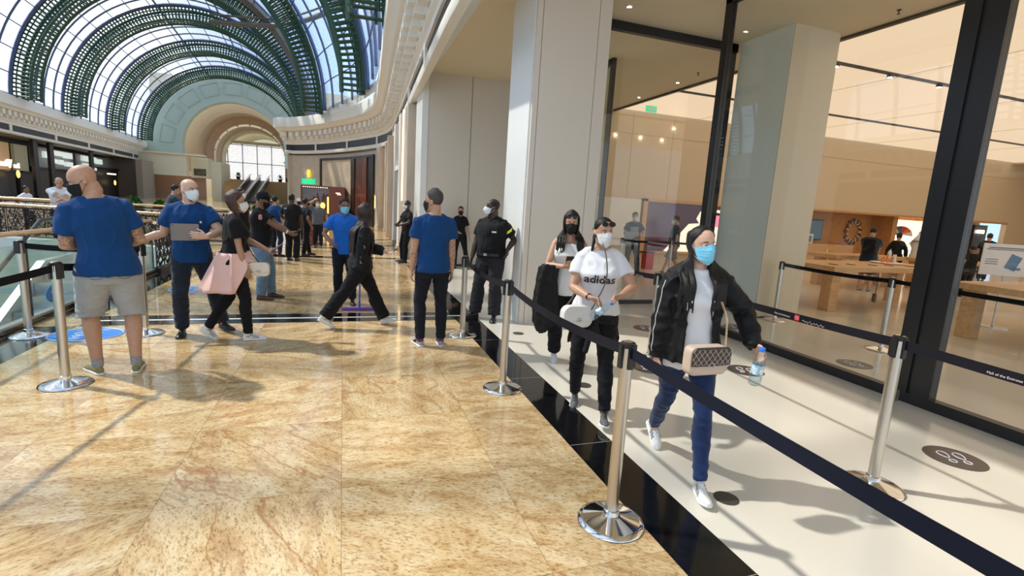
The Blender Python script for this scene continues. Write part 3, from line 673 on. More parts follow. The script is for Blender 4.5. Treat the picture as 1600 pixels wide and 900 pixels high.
# scrolled iron railing round the end of the void
def scroll_module():
    m = MB()
    def spiral(cx, cz, r, turns, a0, s=1):
        n = 14; pts = []
        for k in range(n + 1):
            u = k / n; a = a0 + s * 2 * pi * turns * u; rr = r * (1 - 0.8 * u); pts.append((cx + rr * cos(a), 0, cz + rr * sin(a)))
        m.tube(pts, 0.012, 4, flat=(1, 1))
    for sx in (-1, 1):
        spiral(sx * 0.10, 0.62, 0.09, 1.1, pi * 0.5, sx); spiral(sx * 0.10, 0.42, 0.09, 1.1, -pi * 0.5, -sx); spiral(sx * 0.105, 0.20, 0.08, 1.1, pi * 0.5, sx); spiral(sx * 0.05, 0.05, 0.05, 1.0, 0, sx)
        m.tube([(sx * 0.2, 0, 0.78), (sx * 0.1, 0, 0.68), (0, 0, 0.55), (sx * 0.08, 0, 0.36), (sx * 0.19, 0, 0.28), (sx * 0.1, 0, 0.1), (0, 0, 0.0)], 0.010, 4)
        m.ell((sx * 0.16, 0, 0.53), (0.035, 0.012, 0.055), 8, 4); m.ell((sx * 0.17, 0, 0.1), (0.03, 0.012, 0.04), 8, 4)
    m.ell((0, 0, 0.3), (0.035, 0.014, 0.08), 8, 4); m.ell((0, 0, 0.72), (0.03, 0.012, 0.05), 8, 4)
    m.bx(-0.225, -0.215, -0.01, 0.01, 0, 0.8)
    return m
_sm = scroll_module()
def iron_railing(pts, label, z0=0.12, h=0.90, rail='brass', rails=2):
    t = thing('iron_railing', label, 'railing', (pts[0][0], pts[0][1], 0)); O = Vector((pts[0][0], pts[0][1], 0)); first = None
    sc = (h - 0.1) / 0.8; cnt = 0
    for a, b in zip(pts, pts[1:]):
        a = Vector((a[0], a[1], 0)); b = Vector((b[0], b[1], 0)); L = (b - a).length; u = (b - a) / L; n = max(1, round(L / 0.45)); rz = atan2(u.y, u.x)
        for k in range(n):
            p = a + u * (L * (k + 0.5) / n) - O
            if first is None: o = _sm.build('scroll_panel', MATS['iron'], t); first = o
            else: o = first.copy(); COL.objects.link(o); o.parent = t
            o.location = (p.x, p.y, z0 + 0.03); o.rotation_euler = (0, 0, rz); o.scale = (L / n / 0.45, 1, sc); cnt += 1
    P = [Vector((p[0], p[1], 0)) - O for p in pts]
    MB().tube([p + Vector((0, 0, z0)) for p in P], [(0.02, 0.02)] * len(P), 4).tube([p + Vector((0, 0, z0 + h - 0.05)) for p in P], [(0.02, 0.02)] * len(P), 4).build('iron_bar', MATS['iron'], t)
    MB().tube([p + Vector((0, 0, z0 + h + 0.02)) for p in P], 0.032, 10).build('handrail', MATS[rail], t, True)
    return t
iron_railing(railA[:2], 'dark scrollwork railing beside the man with a tablet, on the black plinth', 0.08, 0.84)
iron_railing(railA[1:], 'dark scrollwork railing with brass handrail across the far end of the opening', 0.26, 0.70)
iron_railing([(-2.6, 16.5), (-9.5, 17.3), (-16, 17.7)], 'second brass-railed scrollwork railing, behind the one across the opening', 0.12, 0.90)
for nm, seg, h, mt in (('trim_plinth', railA[:3], 0.08, 'black_polish'), ('trim_plinth_2', railA[2:], 0.26, 'off_white')):
    m = MB()
    for a, b in zip(seg, seg[1:]):
        a = Vector((a[0], a[1], 0)); b = Vector((b[0], b[1], 0)); u = (b - a).normalized(); nn = Vector((-u.y, u.x, 0))
        q = [a - nn * 0.06, b - nn * 0.06, b + nn * 0.08, a + nn * 0.08]; m.prism([(v.x, v.y) for v in q], -0.3, h)
    struct(nm, m, MATS[mt])
# void: white slab faces, lower walls, lower floor
m = MB()
for a, b in zip(railA[1:], railA[2:]):
    a = Vector((a[0], a[1], 0)); b = Vector((b[0], b[1], 0)); u = (b - a).normalized(); nn = Vector((u.y, -u.x, 0))
    q = [a + nn * 0.1, b + nn * 0.1, b - nn * 0.3, a - nn * 0.3]
    m.prism([(v.x, v.y) for v in q], -0.55, 0.25)
    q = [a + nn * 0.02, b + nn * 0.02, b - nn * 0.3, a - nn * 0.3]; m.prism([(v.x, v.y) for v in q], -5.2, -0.55)
m.bx(-3.5, -3.3, -5, 12.0, -0.7, -0.02).bx(-3.6, -3.4, -5, 12.0, -5.2, -0.7)
struct('wall_void', m, mat('void_wall', (0.62, 0.66, 0.60), 0.5))
m = MB().bx(-14, -3.3, -5, 16.5, -5.3, -5.2); struct('floor_lower', m, MATS['terrazzo'])
m = MB().bx(-9.9, -9.7, -5, 15.4, -5.2, 0.0); struct('wall_void_left', m, MATS['void_wall'])
o = MB().box((-7.1, 14.35, -1.95), (3.0, 0.12, 0.6), radians(-19)).build('timber_pelmet', MATS['oak_dark'], None, False, 0.01); tag(o, 'long brown wooden panel on the lower wall seen through the glass', 'panel')
# escalator descending towards the camera
t = thing('escalator', 'escalator going down behind the glass balustrade with steel skirts', 'escalator', (-4.6, 11.7, 0))
def inc(y): return (y) * 0.577     # local y negative = down
for sx in (-0.62, 0.62):
    MB().loft([[(sx - 0.06, 0.6, -0.35), (sx + 0.06, 0.6, -0.35), (sx + 0.06, 0.6, 0.16), (sx - 0.06, 0.6, 0.16)], [(sx - 0.06, -0.4, -0.5), (sx + 0.06, -0.4, -0.5), (sx + 0.06, -0.4, 0.14), (sx - 0.06, -0.4, 0.14)], [(sx - 0.06, -8.4, -5.2), (sx + 0.06, -8.4, -5.2), (sx + 0.06, -8.4, -4.4), (sx - 0.06, -8.4, -4.4)]]).build('skirt', mat('bright_steel', (0.78, 0.8, 0.8), 0.35, metal=0.5), t)
    MB().loft([[(sx - 0.006, 0.5, 0.15), (sx + 0.006, 0.5, 0.15), (sx + 0.006, 0.5, 0.85), (sx - 0.006, 0.5, 0.85)], [(sx - 0.006, -0.3, 0.14), (sx + 0.006, -0.3, 0.14), (sx + 0.006, -0.3, 0.82), (sx - 0.006, -0.3, 0.82)], [(sx - 0.006, -8.4, -4.4), (sx + 0.006, -8.4, -4.4), (sx + 0.006, -8.4, -3.7), (sx - 0.006, -8.4, -3.7)]]).build('side_glass', MATS['glass_green'], t)
    MB().tube([(sx, 0.9, 0.55), (sx, 0.8, 0.85), (sx, 0.5, 0.9), (sx, -0.3, 0.87), (sx, -8.4, -3.68)], 0.035, 8).build('handrail', MATS['black_plastic'], t, True)
m = MB()
for k in range(26):
    y = 0.2 - 0.34 * k; z = 0.0 if k < 2 else -0.196 * (k - 1); m.bx(-0.55, 0.55, y - 0.34, y, z - 0.2, z)
m.build('steps', MATS['steel_far'], t)

# ================================================================ curved shop row: watch shop and its neighbours
def wp(y, off=0.0, z=0.0):
    for a, b in zip(wallR, wallR[1:]):
        if a[1] <= y <= b[1]:
            s = (y - a[1]) / (b[1] - a[1]); t = Vector((b[0] - a[0], b[1] - a[1])).normalized(); return Vector((a[0] + (b[0] - a[0]) * s - t.y * off, y + t.x * off, z))
    return Vector((wallR[-1][0], wallR[-1][1], z))
def wang(y):
    a = wp(y - 0.05); b = wp(y + 0.05); return atan2(b.y - a.y, b.x - a.x)
def wallbox(m, y0, y1, z0, z1, off0, off1, n=6):
    rings = []
    for k in range(n + 1):
        y = y0 + (y1 - y0) * k / n; rings.append([wp(y, off0, z0), wp(y, off1, z0), wp(y, off1, z1), wp(y, off0, z1)])
    return m.loft(rings)
t = thing('watch_storefront', 'tall shop front with brown frame, beige stone pane and dark doors on the curved wall', 'shop front', tuple(wp(31, 0)))
O = Vector(t.location)
def lbuild(m, name, mt, par=t, O=None, **k):
    O = O if O is not None else Vector(par.location); m.v = [tuple(Vector(v) - O) for v in m.v]; return m.build(name, MATS[mt], par, **k)
lbuild(wallbox(wallbox(wallbox(MB(), 29.0, 36.2, 3.82, 3.95, -0.05, 0.12), 36.05, 36.2, 0, 3.95, -0.05, 0.12), 28.9, 29.05, 0, 3.95, -0.05, 0.12), 'frame', 'bronze_dark')
lbuild(wallbox(MB(), 32.1, 36.05, 0, 3.82, -0.02, 0.05), 'stone_pane', 'beige_marble')
lbuild(wallbox(MB(), 29.9, 32.1, 0, 3.82, 0.0, 0.10), 'dark_door', 'mahogany')
lbuild(wallbox(MB(), 31.6, 32.1, 0, 3.82, 0.08, 0.16), 'door_stile', 'bronze_dark')
lbuild(wallbox(MB(), 29.05, 29.9, 0, 3.82, -0.02, 0.04), 'tinted_window', 'dark_frame')
m = MB()
for k, z in enumerate((0.7, 1.2, 1.7, 2.3, 3.0)): wallbox(m, 29.15, 29.8, z, z + 0.02, 0.04, 0.06, 2)
lbuild(m, 'window_rail', 'bronze_dark')
# sign with crown
a = wang(37.3); p = wp(37.25, 0.12, 2.42)
t = thing('watch_shop_sign', 'illuminated green shop name with a yellow crown above it', 'sign', tuple(p), a)
text_curve('lettering', 'ROLEX', 0.46, MATS['green_sign'], t, (0, 0, 0), (pi / 2, 0, pi), 0.03, bold=0.006)
m = MB()
for k in range(5):
    x = (k - 2) * 0.07; m.tube([(x * 0.55, 0, 0.34), (x * 1.25, 0, 0.34 + (0.42 if k in (1, 2, 3) else 0.34))], [0.028, 0.012], 6); m.ell((x * 1.27, 0, 0.36 + (0.42 if k in (1, 2, 3) else 0.34)), (0.028, 0.028, 0.028), 8, 5)
m.tube([(0.10 * cos(q), 0.02 * sin(q), 0.32) for q in [2 * pi * k / 20 for k in range(21)]], 0.022, 6)
m.build('crown', MATS['gold_sign'], t)
# show-window box of the watch shop
t = thing('display_kiosk', 'dark red wooden show-window box under the green shop name', 'display case', (-1.1, 32.2, 0))
m = MB().bx(-1.25, 0.35, 0, 1.2, 1.95, 2.12).bx(-1.25, 0.35, 0.0, 1.2, 0.0, 0.45).bx(-1.25, -1.15, 0, 1.2, 0.45, 1.95).bx(-1.25, 0.35, 1.1, 1.2, 0.45, 1.95)
m.build('case', MATS['mahogany'], t)
MB().bx(0.35, 1.22, 0.0, 1.2, 0.0, 2.12).build('side_panel', mat('cherry', (0.22, 0.06, 0.03), 0.3), t)
MB().bx(-1.14, 0.35, 0.02, 0.04, 0.45, 1.95).build('pane', MATS['glass'], t)
m = MB()
for k in range(12): m.box((-1.1 + 0.12 * k, -0.01, 2.02), (0.07, 0.02, 0.045))
m.build('lettering_strip', MATS['shelf_glow'], t)
m = MB().ell((-0.05, 0.5, 0.95), (0.14, 0.14, 0.2), 12, 8).cyl((-0.05, 0.5, 0.45), (-0.05, 0.5, 0.8), 0.05).bx(0.2, 0.3, 0.3, 0.5, 0.5, 1.5); m.build('display', mat('gold_glow', (0.9, 0.6, 0.2), 0.3, emit=(1.0, 0.6, 0.15), estr=1.6), t)
m = MB().bx(0.7, 0.95, -0.02, 0, 1.72, 1.78).bx(0.78, 1.0, -0.02, 0, 1.64, 1.69); m.build('side_lettering', MATS['shelf_glow'], t)
# lit vertical bays between the curved front and the store
pil = 0
def pilaster(y0, y1, off, z1, label, m='stone_clad'):
    t = thing('pilaster', label, 'pilaster', tuple(wp(y0)), 0, 'pilasters of the shop row'); lbuild(wallbox(MB(), y0, y1, 0, z1, -0.02, off, 2), 'shaft', m, t); lbuild(wallbox(MB(), y0 - 0.03, y1 + 0.03, 0, 0.18, 0, off + 0.03, 2), 'plinth', 'beige_marble', t)
    return t
def light_strip(y, z0, z1, off, label, w=0.09):
    o = MB(); wallbox(o, y, y + w * 2.2, z0, z1, off, off + 0.03, 2); o = o.build('light_strip', MATS['lamp_warm']); return tag(o, label, 'light', 'warm vertical light strips of the shop row')
pilaster(27.2, 27.9, 0.28, 4.2, 'pilaster at the bend of the curved shop row'); pilaster(24.6, 25.3, 0.30, 4.2, 'pilaster between the two far light strips'); pilaster(21.8, 22.6, 0.32, 4.2, 'pilaster left of the grey door recess')
pilaster(18.3, 18.8, 0.30, 4.2, 'pale pilaster on the left edge of the grey door recess', 'off_white'); pilaster(16.0, 16.5, 0.34, 4.2, 'pale pilaster on the right edge of the grey door recess', 'off_white'); pilaster(14.3, 15.0, 0.30, 4.2, 'pilaster next to the white store frame')
light_strip(26.2, 0.35, 3.7, 0.06, 'farthest warm light strip beside the bend'); light_strip(23.3, 0.5, 3.8, 0.1, 'second warm light strip from the far bend'); light_strip(15.3, 1.6, 4.2, 0.3, 'warm light strip next to the white store frame', 0.07)
light_strip(19.9, 2.3, 4.1, 0.06, 'warm light strip above the dark square niche', 0.14); light_strip(19.2, 2.6, 4.1, 0.06, 'shorter warm light strip above the dark square niche', 0.1)
t = thing('shop_doorway', 'grey door recess between two pale pilasters in the shop row', 'doorway', tuple(wp(17.2)))
lbuild(wallbox(MB(), 16.5, 18.3, 0, 2.6, 0.0, 0.05, 2), 'door_leaf', 'steel_far', t); m = MB(); wallbox(m, 16.5, 18.3, 2.6, 2.75, 0, 0.28, 2); lbuild(m, 'lintel', 'off_white', t)
m = MB(); wallbox(m, 16.5, 18.3, 1.85, 1.87, 0.05, 0.07, 2); lbuild(m, 'door_joint', 'dark_frame', t)
t = thing('wall_niche', 'small dark square niche with white frame above the grey door recess', 'niche', tuple(wp(17.2)))
m = MB(); wallbox(m, 16.7, 18.1, 2.95, 3.55, 0.02, 0.10, 2); lbuild(m, 'back', 'mahogany', t); m = MB(); wallbox(m, 16.6, 18.2, 2.88, 2.95, 0, 0.2, 2); wallbox(m, 16.6, 16.7, 2.9, 3.6, 0, 0.2, 2); lbuild(m, 'frame', 'off_white', t)
t = thing('lit_showcase', 'small amber-lit wall showcase at the bend of the shop row', 'showcase', tuple(wp(28.4)))
m = MB(); wallbox(m, 28.1, 28.75, 1.0, 1.8, 0.0, 0.08, 2); lbuild(m, 'frame', 'beige_marble', t); m = MB(); wallbox(m, 28.2, 28.65, 1.08, 1.72, 0.08, 0.09, 2); lbuild(m, 'pane', 'gold_glow', t)

# ================================================================ left side shops
def lx(y, d=0.0): return xfL(y) - 0.35 - d
def lfront(name, y0, y1, z0, z1, d, m, label=None, cat='shop front', parent=None):
    b = MB().add([(lx(y0, d), y0, z0), (lx(y1, d), y1, z0), (lx(y1, d), y1, z1), (lx(y0, d), y0, z1), (lx(y0, d + 0.2), y0, z0), (lx(y1, d + 0.2), y1, z0), (lx(y1, d + 0.2), y1, z1), (lx(y0, d + 0.2), y0, z1)], [(0, 1, 2, 3), (4, 7, 6, 5), (0, 4, 5, 1), (3, 2, 6, 7), (0, 3, 7, 4), (1, 5, 6, 2)])
    return b, m
def lshop(y0, y1, label, glow_z=(2.2, 3.9), mt='shop_glow', lower='shop_dark'):
    t = thing('storefront', label, 'shop front', (lx(y0), y0, 0), 0, 'shop fronts across the gallery')
    b, _ = lfront('', y0, y1, glow_z[0], glow_z[1], 1.6, None); lbuild(b, 'lit_fascia', mt, t)
    b, _ = lfront('', y0, y1, 0, glow_z[0], 1.4, None); lbuild(b, 'shop_window', lower, t)
    b, _ = lfront('', y0, y1, glow_z[0] - 0.12, glow_z[0], 1.2, None); lbuild(b, 'transom', 'dark_frame', t)
    return t
mat('shop_glow2', (0.3, 0.28, 0.2), 0.5, emit=(0.5, 0.42, 0.25), estr=0.14); mat('shop_reflection', (0.8, 0.85, 0.85), 0.3, emit=(0.75, 0.85, 0.8), estr=0.5); mat('shop_grey', (0.30, 0.30, 0.28), 0.4)
ls = lshop(30, 46.2, 'shop front on the far left below the white lettering', (2.0, 3.9)); lshop(46.9, 48.9, 'narrow dim shop front right of the white lettering', (2.0, 3.9), 'shop_glow2')
lshop(49.6, 57.6, 'grey glass shop front with painted daylight reflections', (2.4, 4.0), 'shop_grey'); lshop(58.2, 72, 'darkest shop front, at the end of the left row', (3.0, 4.0), 'shop_grey')
t = thing('shop_lettering', 'glowing white shop lettering with a large V on the far left', 'sign', (lx(44.6, 1.0), 44.6, 2.38), 0)
text_curve('lettering', 'ned', 0.55, MATS['lamp_pink'], t, (-0.80, 0, 0.04), (pi / 2, 0, 0), 0.05, bold=0.02)
text_curve('initial', 'V', 0.75, MATS['lamp_pink'], t, (0, 0, 0.02), (pi / 2, 0, 0), 0.05, bold=0.03); text_curve('lettering', 'and', 0.46, MATS['lamp_pink'], t, (0.95, 0, -0.06), (pi / 2, 0, 0), 0.05, bold=0.02)
t.rotation_euler = (0, 0, radians(94.8))
for i, (y0, y1, lab) in enumerate(((46.2, 46.9, 'dark square column right of the glowing lettering'), (48.9, 49.6, 'dark square column between the narrow shop and the glass shop'), (57.5, 58.2, 'dark column behind the head of the man in grey shorts'))):
    t = thing('gallery_column', lab, 'column', (lx(y0), y0, 0), 0, 'dark columns across the gallery'); b, _ = lfront('', y0, y1, 0, 4.27, 0.2, None); lbuild(b, 'shaft', 'dark_void', t); b, _ = lfront('', y0 - 0.1, y1 + 0.1, 0, 0.3, 0.1, None); lbuild(b, 'plinth', 'dark_frame', t)
t = thing('window_reflections', 'row of glowing panes painted in as daylight reflections on the glass shop front across the gallery', 'window reflection', (lx(52), 52, 0))
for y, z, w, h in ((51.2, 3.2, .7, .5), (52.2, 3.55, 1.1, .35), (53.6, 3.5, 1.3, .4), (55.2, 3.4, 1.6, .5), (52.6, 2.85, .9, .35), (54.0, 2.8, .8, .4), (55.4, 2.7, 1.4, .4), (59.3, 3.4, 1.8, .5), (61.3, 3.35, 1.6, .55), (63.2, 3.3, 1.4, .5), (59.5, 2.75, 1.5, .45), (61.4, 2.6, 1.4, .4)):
    b, _ = lfront('', y, y + w, z, z + h, 1.36, None); lbuild(b, 'reflection_pane', 'shop_reflection', t)  # daylight reflected by the shop glass, put in as glowing panes
for y, z, lab in ((45.4, 1.75, 'orange wall lamp below the white lettering'), (66.5, 1.5, 'orange lamp glowing at the end of the left row'), (65.2, 2.4, 'white tube lamp in front of the darkest shop front')):
    if 'tube' in lab: o = MB().box((lx(y, 0.8), y, z), (0.1, 2.0, 0.16)).build('tube_lamp', MATS['shelf_glow'])
    else: o = MB().ell((lx(y, 0.9), y, z), (0.1, 0.13, 0.28), 12, 8).build('wall_lamp', MATS['gold_glow'], None, True)
    tag(o, lab, 'lamp')
# stone flank at the end of the left row
m = MB().bx(-25, -21.5, 69.5, 72.0, 0, 4.26).bx(-21.6, -21.0, 66.5, 70, 0, 4.2); struct('wall_end_left', m, mat('flank', (0.28, 0.23, 0.19), 0.6))
# pictures on the end wall band and escalator up to the bright window
for x, y, z, lab in ((-16.9, 72.9, 3.4, 'dark square picture on the cream band left of the far window'), (-6.0, 72.5, 3.3, 'dark square picture right of the far escalators')):
    t = thing('wall_picture', lab, 'picture', (x, y, z)); MB().box((0, 0, 0), (1.5, 0.1, 1.0)).build('frame', MATS['off_white'], t); MB().box((0, -0.06, 0), (1.36, 0.04, 0.86)).build('canvas', mat('picture_dark', (0.10, 0.085, 0.05), 0.5, var=0.6, vscale=3), t)
for i, x in enumerate((-11.75, -10.45)):
    t = thing('escalator', ['far dark escalator rising to the bright window, left one', 'far dark escalator rising to the bright window, right one'][i], 'escalator', (x, 67.5, 0), 0, 'far escalators')
    MB().loft([[(-0.5, 0, 0), (0.5, 0, 0), (0.5, 0, 0.3), (-0.5, 0, 0.3)], [(-0.5, 12, 2.7), (0.5, 12, 2.7), (0.5, 12, 3.0), (-0.5, 12, 3.0)]]).build('steps', MATS['dark_void'], t)
    for sx in (-0.56, 0.56): MB().tube([(sx, 0, 0.9), (sx, 12, 3.7), (sx, 13, 3.8)], 0.09, 6).build('handrail', MATS['steel_far'], t)
    for sx in (-0.56, 0.56): MB().loft([[(sx - .03, 0, 0), (sx + .03, 0, 0), (sx + .03, 0, .9), (sx - .03, 0, .9)], [(sx - .03, 12, 2.7), (sx + .03, 12, 2.7), (sx + .03, 12, 3.7), (sx - .03, 12, 3.7)]]).build('side_panel', MATS['brown_steel'], t)
# ================================================================ plants
def leafy(x, y, z0, r, h, label, seed, pot=True, n=90, group='potted plants beyond the railing'):
    random.seed(seed); t = thing('potted_plant', label, 'plant', (x, y, z0), 0, group)
    if pot: MB().lathe([(0.22, 0), (0.28, 0.42), (0.30, 0.45), (0.26, 0.45), (0.25, 0.40), (0.01, 0.40)], n=20).build('pot', MATS['dark_frame'], t, True)
    m = MB(); zb = 0.42 if pot else 0
    for k in range(n):
        a = random.random() * 2 * pi; el = radians(random.uniform(10, 80)); L = r * random.uniform(0.5, 1.0); d = Vector((cos(a) * cos(el), sin(a) * cos(el), sin(el) * h / r)); s = Vector((-sin(a), cos(a), 0)) * random.uniform(0.03, 0.055)
        p0 = Vector((0, 0, zb)) + d * L * 0.15; p1 = Vector((0, 0, zb)) + d * L * 0.6; p2 = Vector((0, 0, zb)) + d * L - Vector((0, 0, L * 0.35))
        m.add([p0, p1 - s, p2, p1 + s, ], [(0, 1, 2, 3)])
    m.build('foliage', mat('leaf', (0.05, 0.16, 0.03), 0.45, var=0.5, vscale=3), t)
    return t
for i, (x, y, r, h, lab) in enumerate(((-6.75, 20.5, 0.75, 0.75, 'dense dark green plant beyond the railing, right of the man in shorts'), (-6.0, 20.4, 0.55, 0.6, 'smaller plant between the dark one and the bright fern'), (-5.45, 20.9, 0.75, 0.65, 'bright green arching fern left of the bald man with a tablet'), (-3.9, 21.5, 0.8, 0.65, 'bright green plant right of the bald man with a tablet'), (-3.2, 21.9, 0.5, 0.5, 'low green plant beside the brown-haired woman'), (-9.4, 22, 0.6, 0.6, 'dark plant behind the man in white leaning on the railing'))):
    leafy(x, y, 0.80, r * .8, h * .9, lab, i + 3, n=170, pot=False)
m = MB().bx(-12, -2.6, 19.9, 22.4, 0, 0.80); struct('trim_planter', m, MATS['beige_marble'])
for i, (x, y, lab) in enumerate(((-14.0, 80.6, 'small dark shrub on the sill of the bright far window'), (-8.6, 80.6, 'dark pot on the sill of the bright far window'))):
    leafy(x, y, 2.95, 0.9, 1.1, lab, 20 + i, n=60, group='plants on the far window sill')
# round cafe chairs/ tables beyond railing
for i, (x, y, lab) in enumerate(((-7.5, 18.6, 'black round-backed cafe chair behind the railing, left one'), (-6.85, 18.7, 'black round-backed cafe chair behind the railing, middle one'), (-6.2, 18.8, 'black round-backed cafe chair behind the railing, right one'))):
    t = thing('cafe_chair', lab, 'chair', (x, y, 0), 0.3 * i, 'black cafe chairs')
    MB().lathe([(0.22, 0.43), (0.24, 0.47), (0.2, 0.49), (0.01, 0.49)], n=16).build('seat', MATS['black_plastic'], t, True)
    MB().tube([(0.25 * cos(a), 0.25 * sin(a), 0.82 - 0.08 * abs(cos(a))) for a in [pi * k / 12 for k in range(13)]], [(0.10, 0.02)] * 13, 8, up=(0, 0, 1)).build('backrest', MATS['black_plastic'], t, True)
    for sx, sy in ((-1, -1), (1, -1), (-1, 1), (1, 1)): MB().tube([(sx * 0.16, sy * 0.16, 0.45), (sx * 0.2, sy * 0.2, 0)], 0.014, 6).build('leg', MATS['black_plastic'], t)

# ================================================================ inside the store
def make_table(name, x0, x1, y0, y1, label, h=0.88):
    t = thing(name, label, 'table', (x0, y0, 0), 0, 'long oak display tables'); w, d = x1 - x0, y1 - y0
    MB().bx(0, w, 0, d, h - 0.10, h).build('tabletop', MATS['oak'], t, False, 0.008)
    for a, b in ((0.12, 0.1), (w - 0.35, 0.1), (0.12, d - 0.33), (w - 0.35, d - 0.33)): MB().bx(a, a + 0.22, b, b + 0.22, 0, h - 0.10).build('leg', MATS['oak'], t, False, 0.006)
    return t
make_table('display_table', 8.75, 12.3, 6.85, 8.15, 'long oak table behind the belt, nearest to the pier')
make_table('display_table', 12.3, 14.9, 9.62, 10.5, 'oak table where the woman in black and the man in white stand')
make_table('display_table', 15.2, 21.5, 8.7, 9.9, 'oak table beyond the dark mullion')
make_table('display_table', 9.3, 12.6, 1.0, 5.25, 'oak table at the right picture edge in front')
# coiled security cords and gadgets
def gadget(x, y, z, w, d, rz, label, m='black_plastic', name='phone', h=0.009, group='gadgets on the oak tables'):
    o = MB().box((0, 0, h / 2), (w, d, h)).build(name, MATS[m]); o.location = (x, y, z); o.rotation_euler = (0, 0, rz); return tag(o, label, name.replace('_', ' '), group)
for i in range(5): gadget(9.2 + 0.55 * i, 7.25 + 0.05 * (i % 2), 0.882, 0.075, 0.15, 0.2, 'black phone on the near oak table, number %s from the pier' % ('one', 'two', 'three', 'four', 'five')[i])
t = thing('display_tray', 'round white tray with small orange and white gadgets on the near oak table', 'tray', (11.45, 7.75, 0.882))
MB().lathe([(0.30, 0), (0.33, 0.02), (0.30, 0.025), (0.01, 0.02)], n=32).build('tray', MATS['white_paint'], t, True)
m = MB()
for k in range(5): m.cyl((-0.18 + 0.08 * k, 0.02 * (k % 2), 0.02), (-0.18 + 0.08 * k, 0.02 * (k % 2), 0.1 + 0.05 * (k % 3)), 0.02, n=10)
m.build('gadget', mat('orange_p', (0.8, 0.25, 0.05), 0.4), t); MB().cyl((0.2, 0, 0.02), (0.2, 0, 0.2), 0.035, n=12).ell((0.1, 0.05, 0.2), (0.04, 0.04, 0.1), 10, 6).build('speaker', MATS['white_paint'], t, True)
def coil(x, y, z1, label, n=9):
    pts = [(0.035 * cos(k * 0.8), 0.035 * sin(k * 0.8), 0.34 - 0.26 * k / 110) for k in range(int(n * 2 * pi / 0.8))]
    o = MB().tube([(0, 0, 0.78 - 0.34 + 0.34)] + [(0.03 * sin(3 * u), 0.0, 0.78 - 0.44 * u) for u in (0.3, 0.6, 0.9)] + pts, 0.008, 5).build('coiled_cord', MATS['black_plastic']); o.location = (x, y, 0); o.scale = (1, 1, 1); return tag(o, label, 'cord', 'coiled cords under the oak table')
coil(10.15, 7.0, 0, 'black coiled cord hanging under the table, left one'); coil(11.55, 6.95, 0, 'black coiled cord hanging under the table, right one')
for k in range(1): coil(15.4, 8.75, 0, 'black coiled cord at the table beyond the dark mullion')
# alcove in the back wall with shelving bays
AX0, AX1 = 16.4, 28.1
m = MB().bx(AX0, AX1, 15.4, 15.5, 0, 2.2).bx(AX0, AX1, 14.2, 15.5, 2.15, 2.2).bx(AX0 - 0.05, AX0, 14.2, 15.5, 0, 2.2).bx(AX1 - 2.1, AX1, 15.2, 15.5, 0, 2.2)
struct('wall_alcove', m, MATS['oak_dark'])
m = MB().bx(AX0 - 0.05, AX1, 14.16, 14.24, 2.13, 2.2); struct('trim_alcove', m, MATS['oak_dark'])
t = thing('wall_bench', 'low oak bench and drawers along the alcove', 'bench', (AX0 + 0.05, 14.5, 0)); MB().bx(0, 2.9, 0, 0.8, 0, 0.9).build('body', MATS['oak'], t, False, 0.01); MB().bx(2.95, 7.7, 0, 0.8, 0, 0.35).build('low_body', MATS['oak'], t, False, 0.01)
MB().box((1.5, -0.012, 0.62), (0.06, 0.02, 0.16)).build('handle', MATS['white_paint'], t)
t = thing('wall_screen', 'dark wall screen in the oak alcove beside the pier', 'screen', (17.9, 15.33, 1.42)); MB().box((0, 0, 0), (1.25, 0.06, 0.82)).build('frame', MATS['dark_frame'], t, False, 0.01); MB().box((0, -0.035, 0), (1.17, 0.01, 0.74)).build('display', mat('screen_blue', (0.05, 0.09, 0.13), 0.2, emit=(0.05, 0.09, 0.13), estr=0.6), t)
t = thing('wreath_display', 'round wall display of small bands arranged in a ring', 'wall display', (20.3, 15.36, 1.42))
random.seed(11); m = MB(); m2 = MB()
for k in range(26):
    a = 2 * pi * k / 26; r = 0.40 + 0.07 * (k % 2); (m if k % 2 else m2).box((r * cos(a) * 0.9, -0.02, r * sin(a)), (0.06, 0.04, 0.17), M=Matrix.Rotation(-a + pi / 2 + 0.5 * (k % 3), 3, 'Y'))
m.build('dark_band', mat('band_dark', (0.12, 0.1, 0.08), 0.5), t); m2.build('light_band', mat('band_light', (0.7, 0.55, 0.4), 0.5), t)
t = thing('accessory_display', 'white illuminated display wall with coloured cases behind the shoppers', 'display wall', (21.6, 15.1, 0))
MB().bx(0.0, 2.6, 0.1, 0.25, 0.4, 2.05).build('light_panel', MATS['shelf_glow'], t); MB().bx(-0.25, 0.0, -0.6, 0.3, 0, 2.15).build('cheek', MATS['oak_dark'], t); MB().bx(2.6, 3.4, -0.1, 0.3, 0, 2.15).build('cheek', mat('amber_wood', (0.75, 0.38, 0.08), 0.4), t)
m = MB()
for z in (0.55, 0.78, 1.0): m.bx(0.0, 2.6, -0.2, 0.1, z, z + 0.02)
m.build('shelf', MATS['white_paint'], t)
cols = [(0.1, 0.1, 0.1), (0.55, 0.6, 0.35), (0.04, 0.12, 0.30), (0.6, 0.05, 0.05), (0.85, 0.2, 0.03), (0.75, 0.72, 0.7)]
